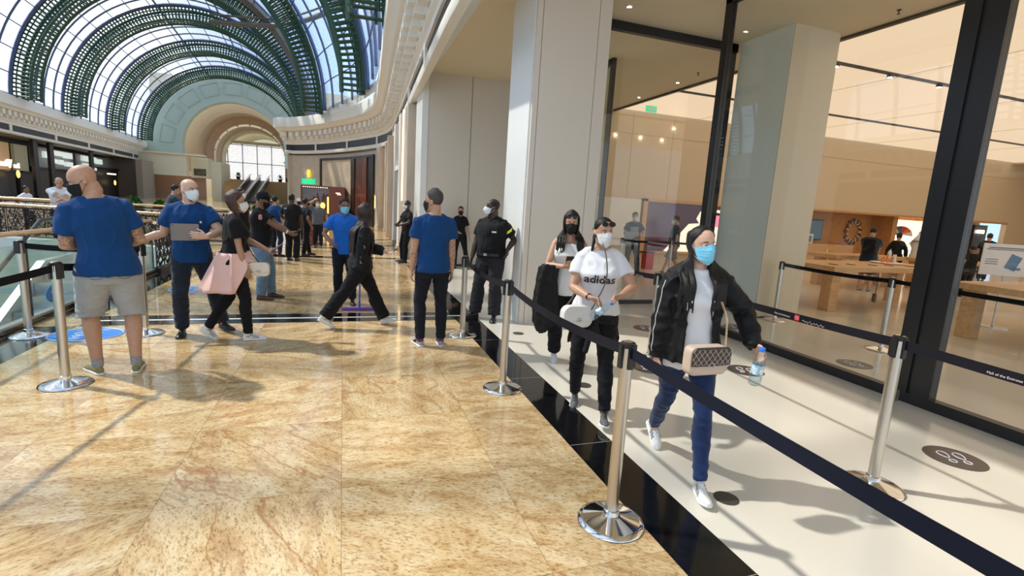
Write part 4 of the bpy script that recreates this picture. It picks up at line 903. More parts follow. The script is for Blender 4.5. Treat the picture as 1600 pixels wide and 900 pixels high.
for k in range(6):
    pts = []
    r0, r1 = 0.0, 0.45; a0 = pi - pi * k / 6; a1 = pi - pi * (k + 1) / 6
    m = MB(); vs = [(1.3, 0.06, 1.42)] + [(1.3 + 0.75 * cos(a0 + (a1 - a0) * j / 4), 0.06, 1.36 + 0.42 * sin(a0 + (a1 - a0) * j / 4)) for j in range(5)]
    vs2 = [(x, y + 0.03, z) for x, y, z in vs]; m.add(vs + vs2, [(0, 1, 2, 3, 4, 5), (6, 11, 10, 9, 8, 7)] + [(i, (i + 1) % 6, 6 + (i + 1) % 6, 6 + i) for i in range(6)]); m.build('colour_fan', mat('fan%d' % k, cols[k], 0.4), t)
random.seed(4)
for k in range(24):
    x = 0.17 + (k % 8) * 0.32; z = (0.572, 0.802, 1.022)[k // 8]
    mb = MB().box((0, 0, 0.06), (0.26, 0.12, 0.12)); o = mb.build('accessory_box', MATS['shelf_glow'] if k % 3 else MATS['off_white']); o.location = (21.6 + x, 15.0, z); tag(o, 'small pale accessory box on the illuminated display shelves', 'box', 'boxes on the illuminated shelves')
t = thing('wall_poster', 'pale panel with ring drawings right of the dark mullion', 'panel', (25.85, 15.1, 1.3)); MB().box((0, 0, 0.1), (1.5, 0.05, 1.3)).build('board', MATS['off_white'], t)
m = MB(); m.tube([(0.25 * cos(a), -0.03, 0.3 + 0.25 * sin(a)) for a in [2 * pi * k / 24 for k in range(25)]], 0.012, 4, cap=False).box((0, -0.03, -0.15), (0.25, 0.01, 0.02)).box((0, -0.03, -0.35), (0.25, 0.01, 0.02)); m.build('drawing', MATS['band_light'], t)
o = MB().box((27.6, 14.9, 1.05), (0.9, 0.1, 2.0)).build('dark_doorway', MATS['dark_void']); tag(o, 'dark doorway at the right end of the oak alcove', 'doorway')
o = MB().box((27.55, 14.8, 1.75), (0.34, 0.06, 0.14)).build('bright_lamp', MATS['lamp_white']); tag(o, 'bright white lamp in the dark doorway of the alcove', 'lamp')
for i, x in enumerate((16.6, 17.2)):
    t = thing('product_card', ['small framed card on the oak bench, left one', 'small framed card on the oak bench, right one'][i], 'card', (x, 14.75, 0.9), 0, 'cards on the oak bench'); MB().box((0, 0, 0.18), (0.42, 0.04, 0.36)).build('board', MATS['white_paint'], t); MB().box((0.02, -0.024, 0.17), (0.22, 0.01, 0.24)).build('picture', MATS['screen_blue'], t)
# sign stand on the right
t = thing('sign_stand', 'white notice board on a thin stand at the right picture edge', 'sign', (11.55, 6.2, 0), radians(-28))
t.location = (11.2, 5.55, 0)
MB().lathe([(0.24, 0), (0.24, 0.012), (0.02, 0.02), (0.016, 0.03)], n=28).build('base', MATS['steel_far'], t, True); MB().cyl((0, 0, 0.02), (0, 0, 0.95), 0.014, n=10).build('pole', MATS['steel_far'], t, True)
MB().box((0, 0, 1.22), (0.80, 0.02, 0.56)).build('board', MATS['white_paint'], t)
MB().box((0.10, -0.014, 1.18), (0.18, 0.006, 0.26), M=Matrix.Rotation(0.35, 3, 'Y')).box((0.16, -0.014, 1.07), (0.14, 0.006, 0.04)).build('product_picture', MATS['screen_blue'], t)
m = MB().box((-0.02, -0.014, 1.43), (0.6, 0.004, 0.012)).box((-0.04, -0.014, 1.40), (0.62, 0.004, 0.010))
for k in range(3): m.box((-0.24, -0.014, 1.22 - 0.04 * k), (0.2, 0.004, 0.008))
m.build('text_lines', MATS['dark_frame'], t)
# big framed screen on the back wall
t = thing('framed_screen', 'large wood-framed dark screen showing a pink and cream phone', 'screen', (9.15, 14.12, 0.38))
W, Hh = 5.0, 1.75
m = MB().bx(0, W, -0.12, 0.06, Hh - 0.09, Hh).bx(0, W, -0.12, 0.06, 0, 0.07).bx(0, 0.16, -0.12, 0.06, 0, Hh).bx(W - 0.16, W, -0.12, 0.06, 0, Hh); m.build('frame', MATS['oak'], t, False, 0.01)
MB().bx(0.16, W - 0.16, -0.06, 0.0, 0.07, Hh - 0.09).build('display', mat('screen_maroon', (0.045, 0.012, 0.018), 0.12, emit=(0.05, 0.012, 0.02), estr=0.5), t)
def flatpoly(pts, y, th=0.01): m = MB(); n = len(pts); m.add([(p[0], y, p[1]) for p in pts] + [(p[0], y - th, p[1]) for p in pts], [tuple(range(n)), tuple(range(n, 2 * n))[::-1]] + [(i, (i + 1) % n, n + (i + 1) % n, n + i) for i in range(n)]); return m
flatpoly([(0.95, 0.08), (1.85, 1.02), (2.6, 1.08), (3.6, 0.9), (4.2, 0.08)], -0.062).build('cream_shape', mat('cream_e', (0.9, 0.75, 0.6), 0.4, emit=(1.0, 0.80, 0.66), estr=0.8), t)
flatpoly([(2.35, 0.95), (2.12, 1.2), (2.25, 1.45), (2.6, 1.55), (3.6, 1.5), (3.6, 0.9)], -0.074).build('white_outline', MATS['cream_e'], t)
flatpoly([(2.45, 1.0), (2.28, 1.25), (2.4, 1.42), (2.7, 1.46), (3.5, 1.4), (3.5, 0.95)], -0.086).build('black_outline', MATS['dark_void'], t)
flatpoly([(2.52, 1.03), (2.38, 1.28), (2.48, 1.38), (2.62, 1.34), (2.68, 0.95)], -0.098).add(*[(lambda b: (b.v, b.f))(flatpoly([(2.78, 0.98), (2.78, 1.36), (3.4, 1.32), (3.4, 0.92)], -0.098))][0]).build('pink_shape', mat('pink_e', (0.9, 0.2, 0.35), 0.4, emit=(1.0, 0.22, 0.36), estr=0.9), t)
o = MB().box((8.3, 14.1, 1.35), (1.6, 0.05, 1.5)).build('white_poster', MATS['off_white']); tag(o, 'plain pale poster board left of the wood-framed screen', 'poster')
t = thing('poster_stand', 'red floor box beneath the wood-framed screen corner', 'box', (8.75, 12.9, 0)); MB().bx(-0.14, 0.14, -0.12, 0.12, 0, 0.5).build('body', mat('red_box', (0.45, 0.02, 0.03), 0.4), t, False, 0.01); MB().bx(-0.15, 0.15, -0.13, 0.13, 0.5, 0.53).build('lid', MATS['dark_frame'], t)
# ================================================================ people
from mathutils.bvhtree import BVHTree
def remesh(mb, name, m, parent, vox, smooth_it=3, deform=None):
    o = mb.build(name + '_tmp', None, None)
    r = o.modifiers.new('r', 'REMESH'); r.mode = 'VOXEL'; r.voxel_size = vox; r.adaptivity = 0.0
    if smooth_it:
        s = o.modifiers.new('s', 'SMOOTH'); s.factor = 0.5; s.iterations = smooth_it
    dg = bpy.context.evaluated_depsgraph_get(); dg.update()
    me = bpy.data.meshes.new_from_object(o.evaluated_get(dg)); me.name = name
    bpy.data.objects.remove(o)
    if deform:
        nv = [v.normal.copy() for v in me.vertices]
        for v, n in zip(me.vertices, nv): v.co = deform(v.co, n)
    for p in me.polygons: p.use_smooth = True
    me.materials.clear(); me.materials.append(m)
    q = bpy.data.objects.new(name, me); COL.objects.link(q)
    if parent is not None: q.parent = parent
    return q
def ik(a, t, l1, l2, hint):
    d = t - a; D = d.length
    if D > (l1 + l2) * 0.999: t = a + d * ((l1 + l2) * 0.999 / D); d = t - a; D = d.length
    D = max(D, abs(l1 - l2) * 1.02); c = (l1 * l1 + D * D - l2 * l2) / (2 * l1 * D); c = max(-1, min(1, c))
    u = d.normalized(); h = Vector(hint); h = h - u * h.dot(u)
    if h.length < 1e-5: h = u.orthogonal()
    h.normalize(); return a + u * (l1 * c) + h * (l1 * sqrt(max(0, 1 - c * c))), t
SKIN = {'tan': (0.50, 0.28, 0.18), 'fair': (0.62, 0.38, 0.27), 'brown': (0.24, 0.12, 0.07), 'dark': (0.055, 0.026, 0.017), 'olive': (0.42, 0.24, 0.15)}
for k, c in SKIN.items(): mat('skin_' + k, c, 0.48, var=0.06, vscale=30, sss=0.15)
def cloth(name, col, rough=0.85, sheen=0.2, bump=0.25, bscale=400, **k): return mat(name, col, rough, sheen=sheen, bump=bump, bscale=bscale, spec=0.25, **k)
cloth('tee_blue', (0.003, 0.048, 0.17), sheen=.08); cloth('tee_black', (0.007, 0.007, 0.008), sheen=.03); cloth('tee_white', (0.74, 0.74, 0.76)); cloth('denim_dark', (0.010, 0.017, 0.032), var=0.35, vscale=6)
cloth('denim_blue', (0.007, 0.022, 0.085), var=0.3, vscale=7); cloth('denim_light', (0.14, 0.22, 0.32), var=0.2, vscale=7); cloth('denim_grey', (0.36, 0.38, 0.40), var=0.10, vscale=5)
cloth('pants_black', (0.006, 0.006, 0.008), sheen=.03); cloth('pants_navy', (0.008, 0.010, 0.017), sheen=.04); cloth('pants_grey', (0.022, 0.022, 0.025), sheen=.05); cloth('tee_cobalt', (0.01, 0.13, 0.55)); cloth('tee_grey', (0.10, 0.11, 0.13))
cloth('pink_cotton', (0.80, 0.50, 0.44)); cloth('jacket_black', (0.006, 0.006, 0.007), 0.6, .03); cloth('tee_purple', (0.13, 0.03, 0.16)); cloth('kandura', (0.78, 0.74, 0.68)); cloth('shorts_grey', (0.16, 0.17, 0.18))
cloth('mask_blue', (0.22, 0.60, 0.80), 0.7, 0.0, 0.1); cloth('mask_white', (0.72, 0.74, 0.75), 0.7, 0.0, 0.1); cloth('mask_black', (0.01, 0.01, 0.011), 0.7, 0.0, 0.1); cloth('tee_navy', (0.015, 0.03, 0.05))
mat('hair_black', (0.009, 0.007, 0.006), 0.55, spec=0.35, var=0.4, vscale=60, vstretch=(1, 1, 0.1), bump=0.3, bscale=160); mat('hair_brown', (0.026, 0.011, 0.007), 0.42, var=0.4, vscale=60, vstretch=(1, 1, 0.1), bump=0.6, bscale=160); mat('hair_grey', (0.05, 0.045, 0.04), 0.5, bump=0.5, bscale=220)
mat('eye_white', (0.75, 0.73, 0.70), 0.2); mat('eye_dark', (0.02, 0.012, 0.008), 0.15); mat('shoe_white', (0.72, 0.72, 0.70), 0.5); mat('shoe_black', (0.015, 0.015, 0.016), 0.45); mat('shoe_grey', (0.30, 0.31, 0.33), 0.7, var=0.2, vscale=60); mat('shoe_knit', (0.10, 0.10, 0.105), 0.8, var=0.7, vscale=160); mat('hair_chestnut', (0.055, 0.024, 0.013), 0.45, var=0.4, vscale=60, vstretch=(1, 1, 0.1), bump=0.6, bscale=160); mat('shoe_olive', (0.23, 0.21, 0.08), 0.8); mat('shoe_brown', (0.10, 0.05, 0.03), 0.6); mat('sole_white', (0.75, 0.75, 0.73), 0.6); mat('sole_dark', (0.03, 0.03, 0.03), 0.6); mat('lace_white', (0.7, 0.7, 0.68), 0.7); mat('ink', (0.02, 0.02, 0.025), 0.5); mat('tattoo', (0.10, 0.09, 0.085), 0.6)

HEAD = [(-.118, .022, .070, .030), (-.108, .036, .086, .012), (-.09, .048, .093, -.015), (-.06, .058, .091, -.045), (-.03, .065, .090, -.070), (.0, .070, .089, -.088), (.03, .073, .093, -.098), (.06, .0735, .088, -.099), (.085, .066, .072, -.088), (.105, .048, .048, -.066), (.117, .026, .022, -.040), (.121, .008, .0, -.02)]
def head_r(z):
    zs = [h[0] for h in HEAD]; return tuple(interp(zs, [h[i] for h in HEAD], z) for i in (1, 2, 3))
def head_pt(phi, z, e=0.0):
    """phi 0 = front, clockwise to the right side; e = outward offset"""
    hw, yf, yb = head_r(z); cy = (yf + yb) / 2; hd = (yf - yb) / 2; s, c = sin(phi), cos(phi)
    w = hw * (1.0 - 0.10 * max(0, c) ** 2)
    return Vector(((w + e) * s, cy + (hd + e) * c, z))

class Pose: pass
def person(name_label, loc, heading, H=1.75, sex='m', bulk=1.0, lean=0.0, side=0.0, twist=0.0, hyaw=0.0, hpitch=0.0, pel=(0, 0, 0), feet=None, hands=None, skin='tan',
           top=None, bottom=None, shoes=None, hair=None, hairc='hair_black', mask=None, lo=False, group=None, belly=0.0, open_jacket=None, bust=0.0, legbulk=1.0, cat='person', shoulder=1.0, armbulk=1.0, faceless=False):
    """heading: compass bearing in degrees of the facing direction (0 = +Y, 90 = +X). hands: [(target xyz), hint xyz, curl, roll]"""
    s = H / 1.75; q = Pose(); fem = sex == 'f'
    t = thing('person', name_label, cat, (loc[0], loc[1], loc[2] if len(loc) > 2 else 0), -radians(heading), group); q.root = t
    PC = Vector((pel[0], pel[1], 0.955 * s + pel[2]))
    up = (Matrix.Rotation(side, 3, 'Y') @ Matrix.Rotation(-lean, 3, 'X')) @ Vector((0, 0, 1))
    R3 = Matrix.Rotation(side, 3, 'Y') @ Matrix.Rotation(-lean, 3, 'X') @ Matrix.Rotation(-twist, 3, 'Z')
    rt = R3 @ Vector((1, 0, 0)); fw = R3 @ Vector((0, 1, 0))
    def spine(z, x=0.0, y=0.0):      # z: standing height for H=1.75; bends from the pelvis up
        k = max(0.0, min(1.0, (z - 0.95) / 0.30)); r_ = Vector((1, 0, 0)).lerp(rt, k); f_ = Vector((0, 1, 0)).lerp(fw, k); u_ = Vector((0, 0, 1)).lerp(up, k).normalized()
        base = PC + (Vector((0, 0, 1)) * (z - 0.955) if z < 0.955 else u_ * (z - 0.955)) * s
        return base + r_ * (x * s) + f_ * (y * s)
    sw = (0.155 if fem else 0.180) * shoulder
    S = [spine(1.398, -sw, -0.005), spine(1.398, sw, -0.005)]
    hipw = 0.092 if fem else 0.088
    HP = [PC + Vector((-hipw * s, 0, -0.045 * s)), PC + Vector((hipw * s, 0, -0.045 * s))]
    NB = spine(1.475, 0, -0.012); 
    HR = R3 @ Matrix.Rotation(-hyaw, 3, 'Z') @ Matrix.Rotation(-hpitch, 3, 'X')
    hs = s * (0.98 if fem else 1.0)
    HC = spine(1.565, 0, 0.0) + HR @ Vector((0, 0.012, 0.066)) * s
    def hp(v): return HC + HR @ (Vector(v) * hs)
    q.hp, q.HR, q.HC, q.spine, q.s, q.rt, q.fw, q.up = hp, HR, HC, spine, s, rt, fw, up
    feet = feet or [(-0.11, 0.0), (0.11, 0.0)]
    AN = []; FY = []; FP = []
    for i, f in enumerate(feet):
        f = tuple(f) + (0, 0, 0, 0)[len(f) - 2:] if len(f) < 5 else f
        x, y, lift, fyaw, fpitch = (list(f) + [0, 0, 0])[:5]
        AN.append(Vector((x, y, lift + 0.085 * s))); FY.append(fyaw); FP.append(fpitch)
    KN = []
    for i in (0, 1):
        k, e = ik(HP[i], AN[i], 0.425 * s, 0.415 * s, Vector((sin(FY[i]) * 0.6 + (0.12 if i else -0.12), 1, 0.15))); KN.append(k); AN[i] = e
    q.AN, q.KN, q.HP, q.S = AN, KN, HP, S
    hands = hands or [((-0.24, 0.03, 0.80), (-0.6, -1, 0), 0.5, 0), ((0.24, 0.03, 0.80), (0.6, -1, 0), 0.5, 0)]
    EL = []; WR = []; l1, l2 = 0.275 * s, 0.245 * s
    for i in (0, 1):
        e, w = ik(S[i], Vector(hands[i][0]), l1, l2, hands[i][1]); EL.append(e); WR.append(w)
    q.EL, q.WR = EL, WR
    vox = 0.010 if lo else 0.0058
    N = 12 if lo else 18
    b = bulk; ab = armbulk * (0.86 if fem else 1.0) * (0.5 + 0.5 * b)
    # ---- torso sections: z, half width, half depth, y offset
    if fem: TS = [(0.80, .155, .105, -.005), (0.90, .172, .118, -.01), (0.97, .165, .115, -.005), (1.06, .132, .098, .0), (1.13, .125, .092, .002), (1.22, .138, .105, .01 + bust * .3), (1.28, .148, .112 + bust * .5, .012 + bust), (1.34, .150, .100, .006 + bust * .4), (1.40, .145, .082, -.004), (1.445, .110, .062, -.010), (1.475, .060, .052, -.012)]
    else: TS = [(0.80, .150, .105, -.005), (0.90, .166, .115, -.008), (0.98, .160, .112, .0), (1.07, .150, .106, .004), (1.15, .152, .108, .004), (1.24, .168, .115, .004), (1.31, .180, .118, .004), (1.37, .182, .106, -.002), (1.415, .165, .086, -.008), (1.455, .118, .066, -.012), (1.482, .066, .058, -.012)]
    def tsec(z):
        zs = [a[0] for a in TS]; return [interp(zs, [a[k] for a in TS], z) for k in (1, 2, 3)]
    def torso_ring(z, e, n, zz=None):
        hw, hd, oy = tsec(z); bb = b if z < 1.40 else (b + 1) / 2; bel = belly * math.exp(-((z - 1.08) / 0.14) ** 2); pts = []
        for k in range(n):
            a = 2 * pi * k / n; ca, sa = cos(a), sin(a); p = 2.2
            rr = (abs(ca) ** p + abs(sa) ** p) ** (-1 / p)
            x = (hw * bb + e) * ca * rr; y = (hd * bb + e) * sa * rr + oy + bel * max(0, sa) ** 1.6
            pts.append(spine(z if zz is None else zz, x, y))
        return pts
    def torso(mb, z0, z1, e, n=28, steps=14, flare=0.0):
        zs = [z0 + (z1 - z0) * k / steps for k in range(steps + 1)]
        mb.loft([torso_ring(z, e + flare * max(0, (z0 + 0.25 - z) / 0.25), n) for z in zs])
    def limb(mb, pts, rad, n=N, flat=None): mb.tube(pts, rad, n)
    def arm_pts(i): return [S[i], S[i].lerp(EL[i], .35), S[i].lerp(EL[i], .75), EL[i], EL[i].lerp(WR[i], .25), EL[i].lerp(WR[i], .6), WR[i]]
    AR = [.050, .050, .043, .039, .0415, .034, .0255]
    def leg_pts(i):
        h, k, a = HP[i], KN[i], AN[i]; d = (a - k).normalized(); back = Vector((0, -1, 0)); back = (back - d * back.dot(d)).normalized()
        return [h + Vector((0, 0, .02 * s)), h.lerp(k, .3), h.lerp(k, .7), k, k.lerp(a, .28) + back * (.014 * s), k.lerp(a, .65) + back * (.006 * s), a]
    LR = [.094, .084, .066, .055, .0575, .044, .037] if not fem else [.096, .086, .064, .052, .054, .040, .033]
    lb = legbulk * (0.4 + 0.6 * b)
    # ---- body: one continuous skin surface
    mb = MB(); torso(mb, 0.82, 1.478, -0.016)
    mb.tube([spine(1.44, 0, -.014), spine(1.50, 0, -.012), hp((0, -.022, -.09)), hp((0, -.02, -.04))], [r * s * (0.9 if fem else 1.06 * (0.6 + 0.4 * b)) for r in (.070, .055, .053, .055)], N)
    rings = []
    nh = 20 if lo else 28
    for z, hw, yf, yb in HEAD: rings.append([hp(head_pt(2 * pi * k / nh, z)) for k in range(nh)])
    mb.loft(rings)
    M3 = HR
    mb.tube([hp((0, .086, .022)), hp((0, .100, -.005)), hp((0, .110, -.030)), hp((0, .094, -.040))], [.007 * s, .009 * s, .013 * s, .008 * s], 8)
    for sx in (-1, 1):
        mb.ell(hp((sx * .010, .100, -.034)), (.008 * s, .010 * s, .008 * s), 8, 5)
        mb.ell(hp((sx * .074, -.008, -.008)), (.010 * s, .020 * s, .031 * s), 10, 8, M3 @ Matrix.Rotation(sx * 0.3, 3, 'Z'))
        mb.ell(hp((sx * .034, .062, -.022)), (.022 * s, .018 * s, .020 * s), 8, 6)
    mb.ell(hp((0, .092, -.062)), (.024 * s, .010 * s, .006 * s), 8, 5); mb.ell(hp((0, .089, -.072)), (.020 * s, .010 * s, .006 * s), 8, 5); mb.ell(hp((0, .073, -.10)), (.022 * s, .014 * s, .014 * s), 8, 6)
    for i in (0, 1):
        limb(mb, arm_pts(i), [r * s * ab * (1.0 if k < 6 else 1.0) for k, r in enumerate(AR)])
        mb.ell(S[i] - up * .004 * s, (.049 * s * ab, .047 * s * ab, .049 * s * ab), 12, 8)
        mb.tube([spine(1.485, (-.03 if i == 0 else .03), -.02), spine(1.452, (-.09 if i == 0 else .09), -.014), S[i] + up * .012 * s], [.040 * s, .040 * s, .038 * s], 12)
        limb(mb, leg_pts(i), [r * s * lb for r in LR])
        mb.ell(AN[i] + Vector((0, 0, -.02 * s)), (.034 * s, .045 * s, .035 * s), 10, 6)
    # hands
    q.HD = []
    for i in (0, 1):
        sx = -1 if i == 0 else 1; hd = hands[i]; curl = hd[2]; roll = hd[3] if len(hd) > 3 else 0
        d = (WR[i] - EL[i]).normalized()
        if len(hd) > 4 and hd[4] is not None: d = Vector(hd[4]).normalized()
        # palm faces the thigh by default; roll turns it about the forearm
        pn = Vector((-sx, 0, 0)); pn = pn - d * pn.dot(d)
        if pn.length < 0.05: pn = Vector((0, 0, -1)) - d * (-d.z)
        pn.normalize()
        pn = Quaternion(d, sx * roll) @ pn
        if len(hd) > 5: pn = Vector(hd[5]); pn = (pn - d * pn.dot(d)).normalized()
        th = pn.cross(d) * (1 if i == 0 else -1)   # thumb side
        if i == 0 and False: th = -th
        k = s * (0.92 if fem else 1.03); w0 = WR[i]; q.HD.append((w0, d, pn, th, k))
        mb.tube([w0 - d * .012 * k, w0 + d * .018 * k, w0 + d * .045 * k, w0 + d * .082 * k, w0 + d * .092 * k], [(.026 * k, .018 * k), (.031 * k, .017 * k), (.039 * k, .0155 * k), (.041 * k, .0135 * k), (.034 * k, .010 * k)], 12, up=th)
        for j, (off, L, r) in enumerate(((.031, .070, .0082), (.0105, .080, .0086), (-.0105, .074, .0083), (-.031, .058, .0072))):
            p = w0 + d * (.086 - abs(off) * .18) * k + th * off * k; a = 0.15 + curl * (0.55 + 0.08 * j); dd = d; pts = [p - d * .012 * k, p]
            for seg, fr in enumerate((.45, .31, .24)):
                ang = a if seg == 0 else a + curl * (0.75 if seg == 1 else 1.25)
                v = d * cos(ang) + pn * sin(ang) + th * (off * 1.2); p = p + v.normalized() * (L * fr * k); pts.append(p)
            mb.tube(pts, [r * k * c for c in (1.05, 1.02, .97, .9, .72)], 8)
        p = w0 + d * .020 * k + th * .024 * k; v = (d * .62 + th * .70 + pn * (.25 + .3 * curl)).normalized(); p1 = p + v * .040 * k; v2 = (d * .85 + th * (.35 - .2 * curl) + pn * (.2 + .5 * curl)).normalized(); p2 = p1 + v2 * .030 * k; p3 = p2 + (v2 + pn * .3 * curl).normalized() * .024 * k
        mb.tube([w0 + d * .008 * k + th * .008 * k, p, p1, p2, p3], [.012 * k, .0145 * k, .0105 * k, .0095 * k, .0075 * k], 8)
    HRi = HR.inverted()
    def dface(co, n):
        v = (HRi @ (co - HC)) / hs
        if v.y > 0.04 and abs(v.z) < 0.12:
            dz = 0
            for sx in (-1, 1):
                r2 = ((v.x - sx * .031) / .019) ** 2 + ((v.z - .004) / .013) ** 2; dz -= .0085 * math.exp(-r2)
                r2 = ((v.x - sx * .031) / .024) ** 2 + ((v.z - .030) / .008) ** 2; dz += .0025 * math.exp(-r2)
            co = co + HR @ Vector((0, dz * hs, 0))
        return co
    q.body = remesh(mb, 'body', MATS['skin_' + skin], t, vox, 2, dface)
    if not lo or True:
        if not faceless:
            hm = MATS[hairc] if hairc in MATS else MATS['hair_black']
            for sx in (-1, 1):
                MB().ell(hp((sx * .031, .0775, .003)), (.0125 * hs, .0115 * hs, .0075 * hs), 12, 8, HR).build('eye', MATS['eye_white'], t, True); MB().ell(hp((sx * .031, .0765, .0085)), (.0145 * hs, .0128 * hs, .0062 * hs), 12, 8, HR).build('eyelid', MATS['skin_' + skin], t, True)
                MB().ell(hp((sx * .030, .0855, .0025)), (.0066 * hs, .0045 * hs, .0064 * hs), 10, 6, HR).build('iris', MATS['eye_dark'], t, True)
                MB().tube([hp((sx * (.015 + .034 * u), .0895 - .010 * u * u * 1.3, .0265 + .0045 * sin(pi * u) - .003 * u)) for u in (0, .25, .5, .75, 1)], [(.0016 * hs, .0028 * hs), (.0018 * hs, .0033 * hs), (.0018 * hs, .0030 * hs), (.0016 * hs, .0022 * hs), (.001 * hs, .0012 * hs)], 6, up=HR @ Vector((0, 1, 0))).build('eyebrow', hm if sex == 'f' else MATS['hair_black'], t, True)
                MB().tube([hp((sx * (.019 + .024 * u), .0885 - .006 * u * u, .0048 + .0022 * sin(pi * u))) for u in (0, .33, .66, 1)], .0014 * hs, 5).build('eyelash', MATS['hair_black'], t, True)
    # ---- wrinkle fields
    seed = Vector((loc[0] * 3.1, loc[1] * 1.7, 0))
    def wr(amp, sc, stretch=(1, 1, 1), keep=None):
        def f(co, n):
            p = Vector((co.x * stretch[0], co.y * stretch[1], co.z * stretch[2])) * sc + seed
            a = noise.noise(p); r1 = 1 - abs(a) * 2; a2 = noise.noise(p * 2.3 + Vector((5, 2, 1)))
            return co + n * amp * (0.9 * r1 ** 3 + 0.5 * a2)
        return f
    cv = 0.012 if lo else 0.0075
    # ---- lower garment
    if bottom:
        e = bottom.get('e', .012); L = bottom.get('len', 1.0); flare = bottom.get('flare', 0.0); mb = MB()
        zt = bottom.get('top', .985); torso(mb, 0.80, zt, min(e, (top or {}).get('e', .02) - .009), 28, 10)
        for i in (0, 1):
            P = leg_pts(i); R = [(r * s * lb + e * s) for r in LR]
            if L < 1: # cut between
                h, k, a = P[0], P[3], P[6]; cut = L * 2
                if cut <= 1: Q = [P[0], P[0].lerp(k, .3), P[0].lerp(k, cut * .75), P[0].lerp(k, cut)]; RR = [R[0], R[1], R[2] + flare * .5, R[2] + flare]
                else: c = cut - 1; Q = P[:4] + [k.lerp(a, c * .6), k.lerp(a, c)]; RR = R[:4] + [R[3] + flare * .5, R[3] + flare]
                mb.tube(Q, RR, N + 6)
            else:
                R2 = list(R); R2[4] += flare * .5; R2[5] += flare * .9 + .004; R2[6] += flare + .006
                Q = list(P[:6]) + [P[6] + Vector((0, 0, .005 * s))]
                mb.tube(Q, R2, N + 6)
        def fold(co, n, f=wr(.007 if not lo else .004, 7, (1, 1, 1.6)), KN=KN, AN=AN):
            c = f(co, n)
            for i in (0, 1):
                for J, am in ((KN[i], .004), (AN[i] + Vector((0, 0, .07)), .005)):
                    d = (co - J).length
                    if d < .16: c = c + n * am * .45 * sin((co.z - J.z) * 105 + co.x * 40 + co.y * 30 + noise.noise(co * 9 + seed) * 5) * math.exp(-(d / .085) ** 2)
            return c
        q.bottom = remesh(mb, bottom.get('name', 'trousers'), MATS[bottom['m']], t, cv, 3, fold)
    # ---- upper garment
    if top:
        e = top.get('e', .014); sl = top.get('sleeve', .55); mb = MB(); hem = top.get('hem', .93); torso(mb, hem, 1.476 if not top.get('tank') else 1.40, e, 32, 18, top.get('flare', .012))
        if top.get('tank'):
            for sx in (-1, 1): mb.tube([spine(1.36, sx * .085, .075), spine(1.42, sx * .085, .045), spine(1.455, sx * .08, -.01), spine(1.40, sx * .085, -.07)], [(.03, .012)] * 4, 10)
        else:
            for i in (0, 1):
                P = arm_pts(i); R = [r * s * ab + e * s for r in AR]; R[0] -= .002; mb.ell(S[i] - up * .004 * s, (.051 * s * ab + e * .7, .049 * s * ab + e * .8, .051 * s * ab + e * .6), 14, 10); mb.tube([spine(1.462, (-.045 if i == 0 else .045), -.02), spine(1.446, (-.09 if i == 0 else .09), -.014), S[i] + up * .010 * s], [(.036 * s + e * .7), (.040 * s + e * .8), (.040 * s + e * .8)], 14)
                inner = spine(1.38, (-1 if i == 0 else 1) * .08, -.005)
                if sl <= 1: end = S[i].lerp(EL[i], sl); Q = [inner, S[i], S[i].lerp(EL[i], sl * .5), end]; RR = [.06 * s, R[0], R[1] + .004, interp([0, .35, .75, 1], R[:4], sl) + top.get('loose', .012)]
                else:
                    c = sl - 1; Q = [inner] + P[:4] + [EL[i].lerp(WR[i], c * .5), EL[i].lerp(WR[i], c)]; lo_ = top.get('loose', .006); RR = [.06 * s, R[0], R[1] + lo_, R[2] + lo_, R[3] + lo_ * 1.2, R[4] + lo_, interp([0, .25, .6, 1], R[3:], c) + lo_ * .6]
                mb.tube(Q, RR, N + 6)
        amp = top.get('wr', .009)
        q.top = remesh(mb, top.get('name', 't_shirt'), MATS[top['m']], t, cv, 8 if not lo else 5, wr(amp if not lo else amp * .6, 6.5, (1.3, 1.3, .75)))
        if top.get('collar'):
            cm = MB()
            for sx in (-1, 1): cm.tube([spine(1.500, 0, -.085), spine(1.505, sx * .055, -.055), spine(1.500, sx * .066, .0), spine(1.470, sx * .045, .055), spine(1.44, sx * .012, .088)], [(.020 * s, .006 * s)] * 5, 8, up=(0, 0, 1))
            cm.build('collar', MATS[top['m']], t, True)
        elif not top.get('tank') and top.get('rib', True):
            pts = [spine(1.462 + .016 * (1 - cos(a - pi / 2)) * .8 - .008, .076 * cos(a), -.012 + .068 * sin(a)) for a in [2 * pi * k / 24 for k in range(24)]]
            pts.append(pts[0]); MB().tube(pts, .0065 * s, 8, cap=False).build('neckband', MATS[top['m']], t, True)
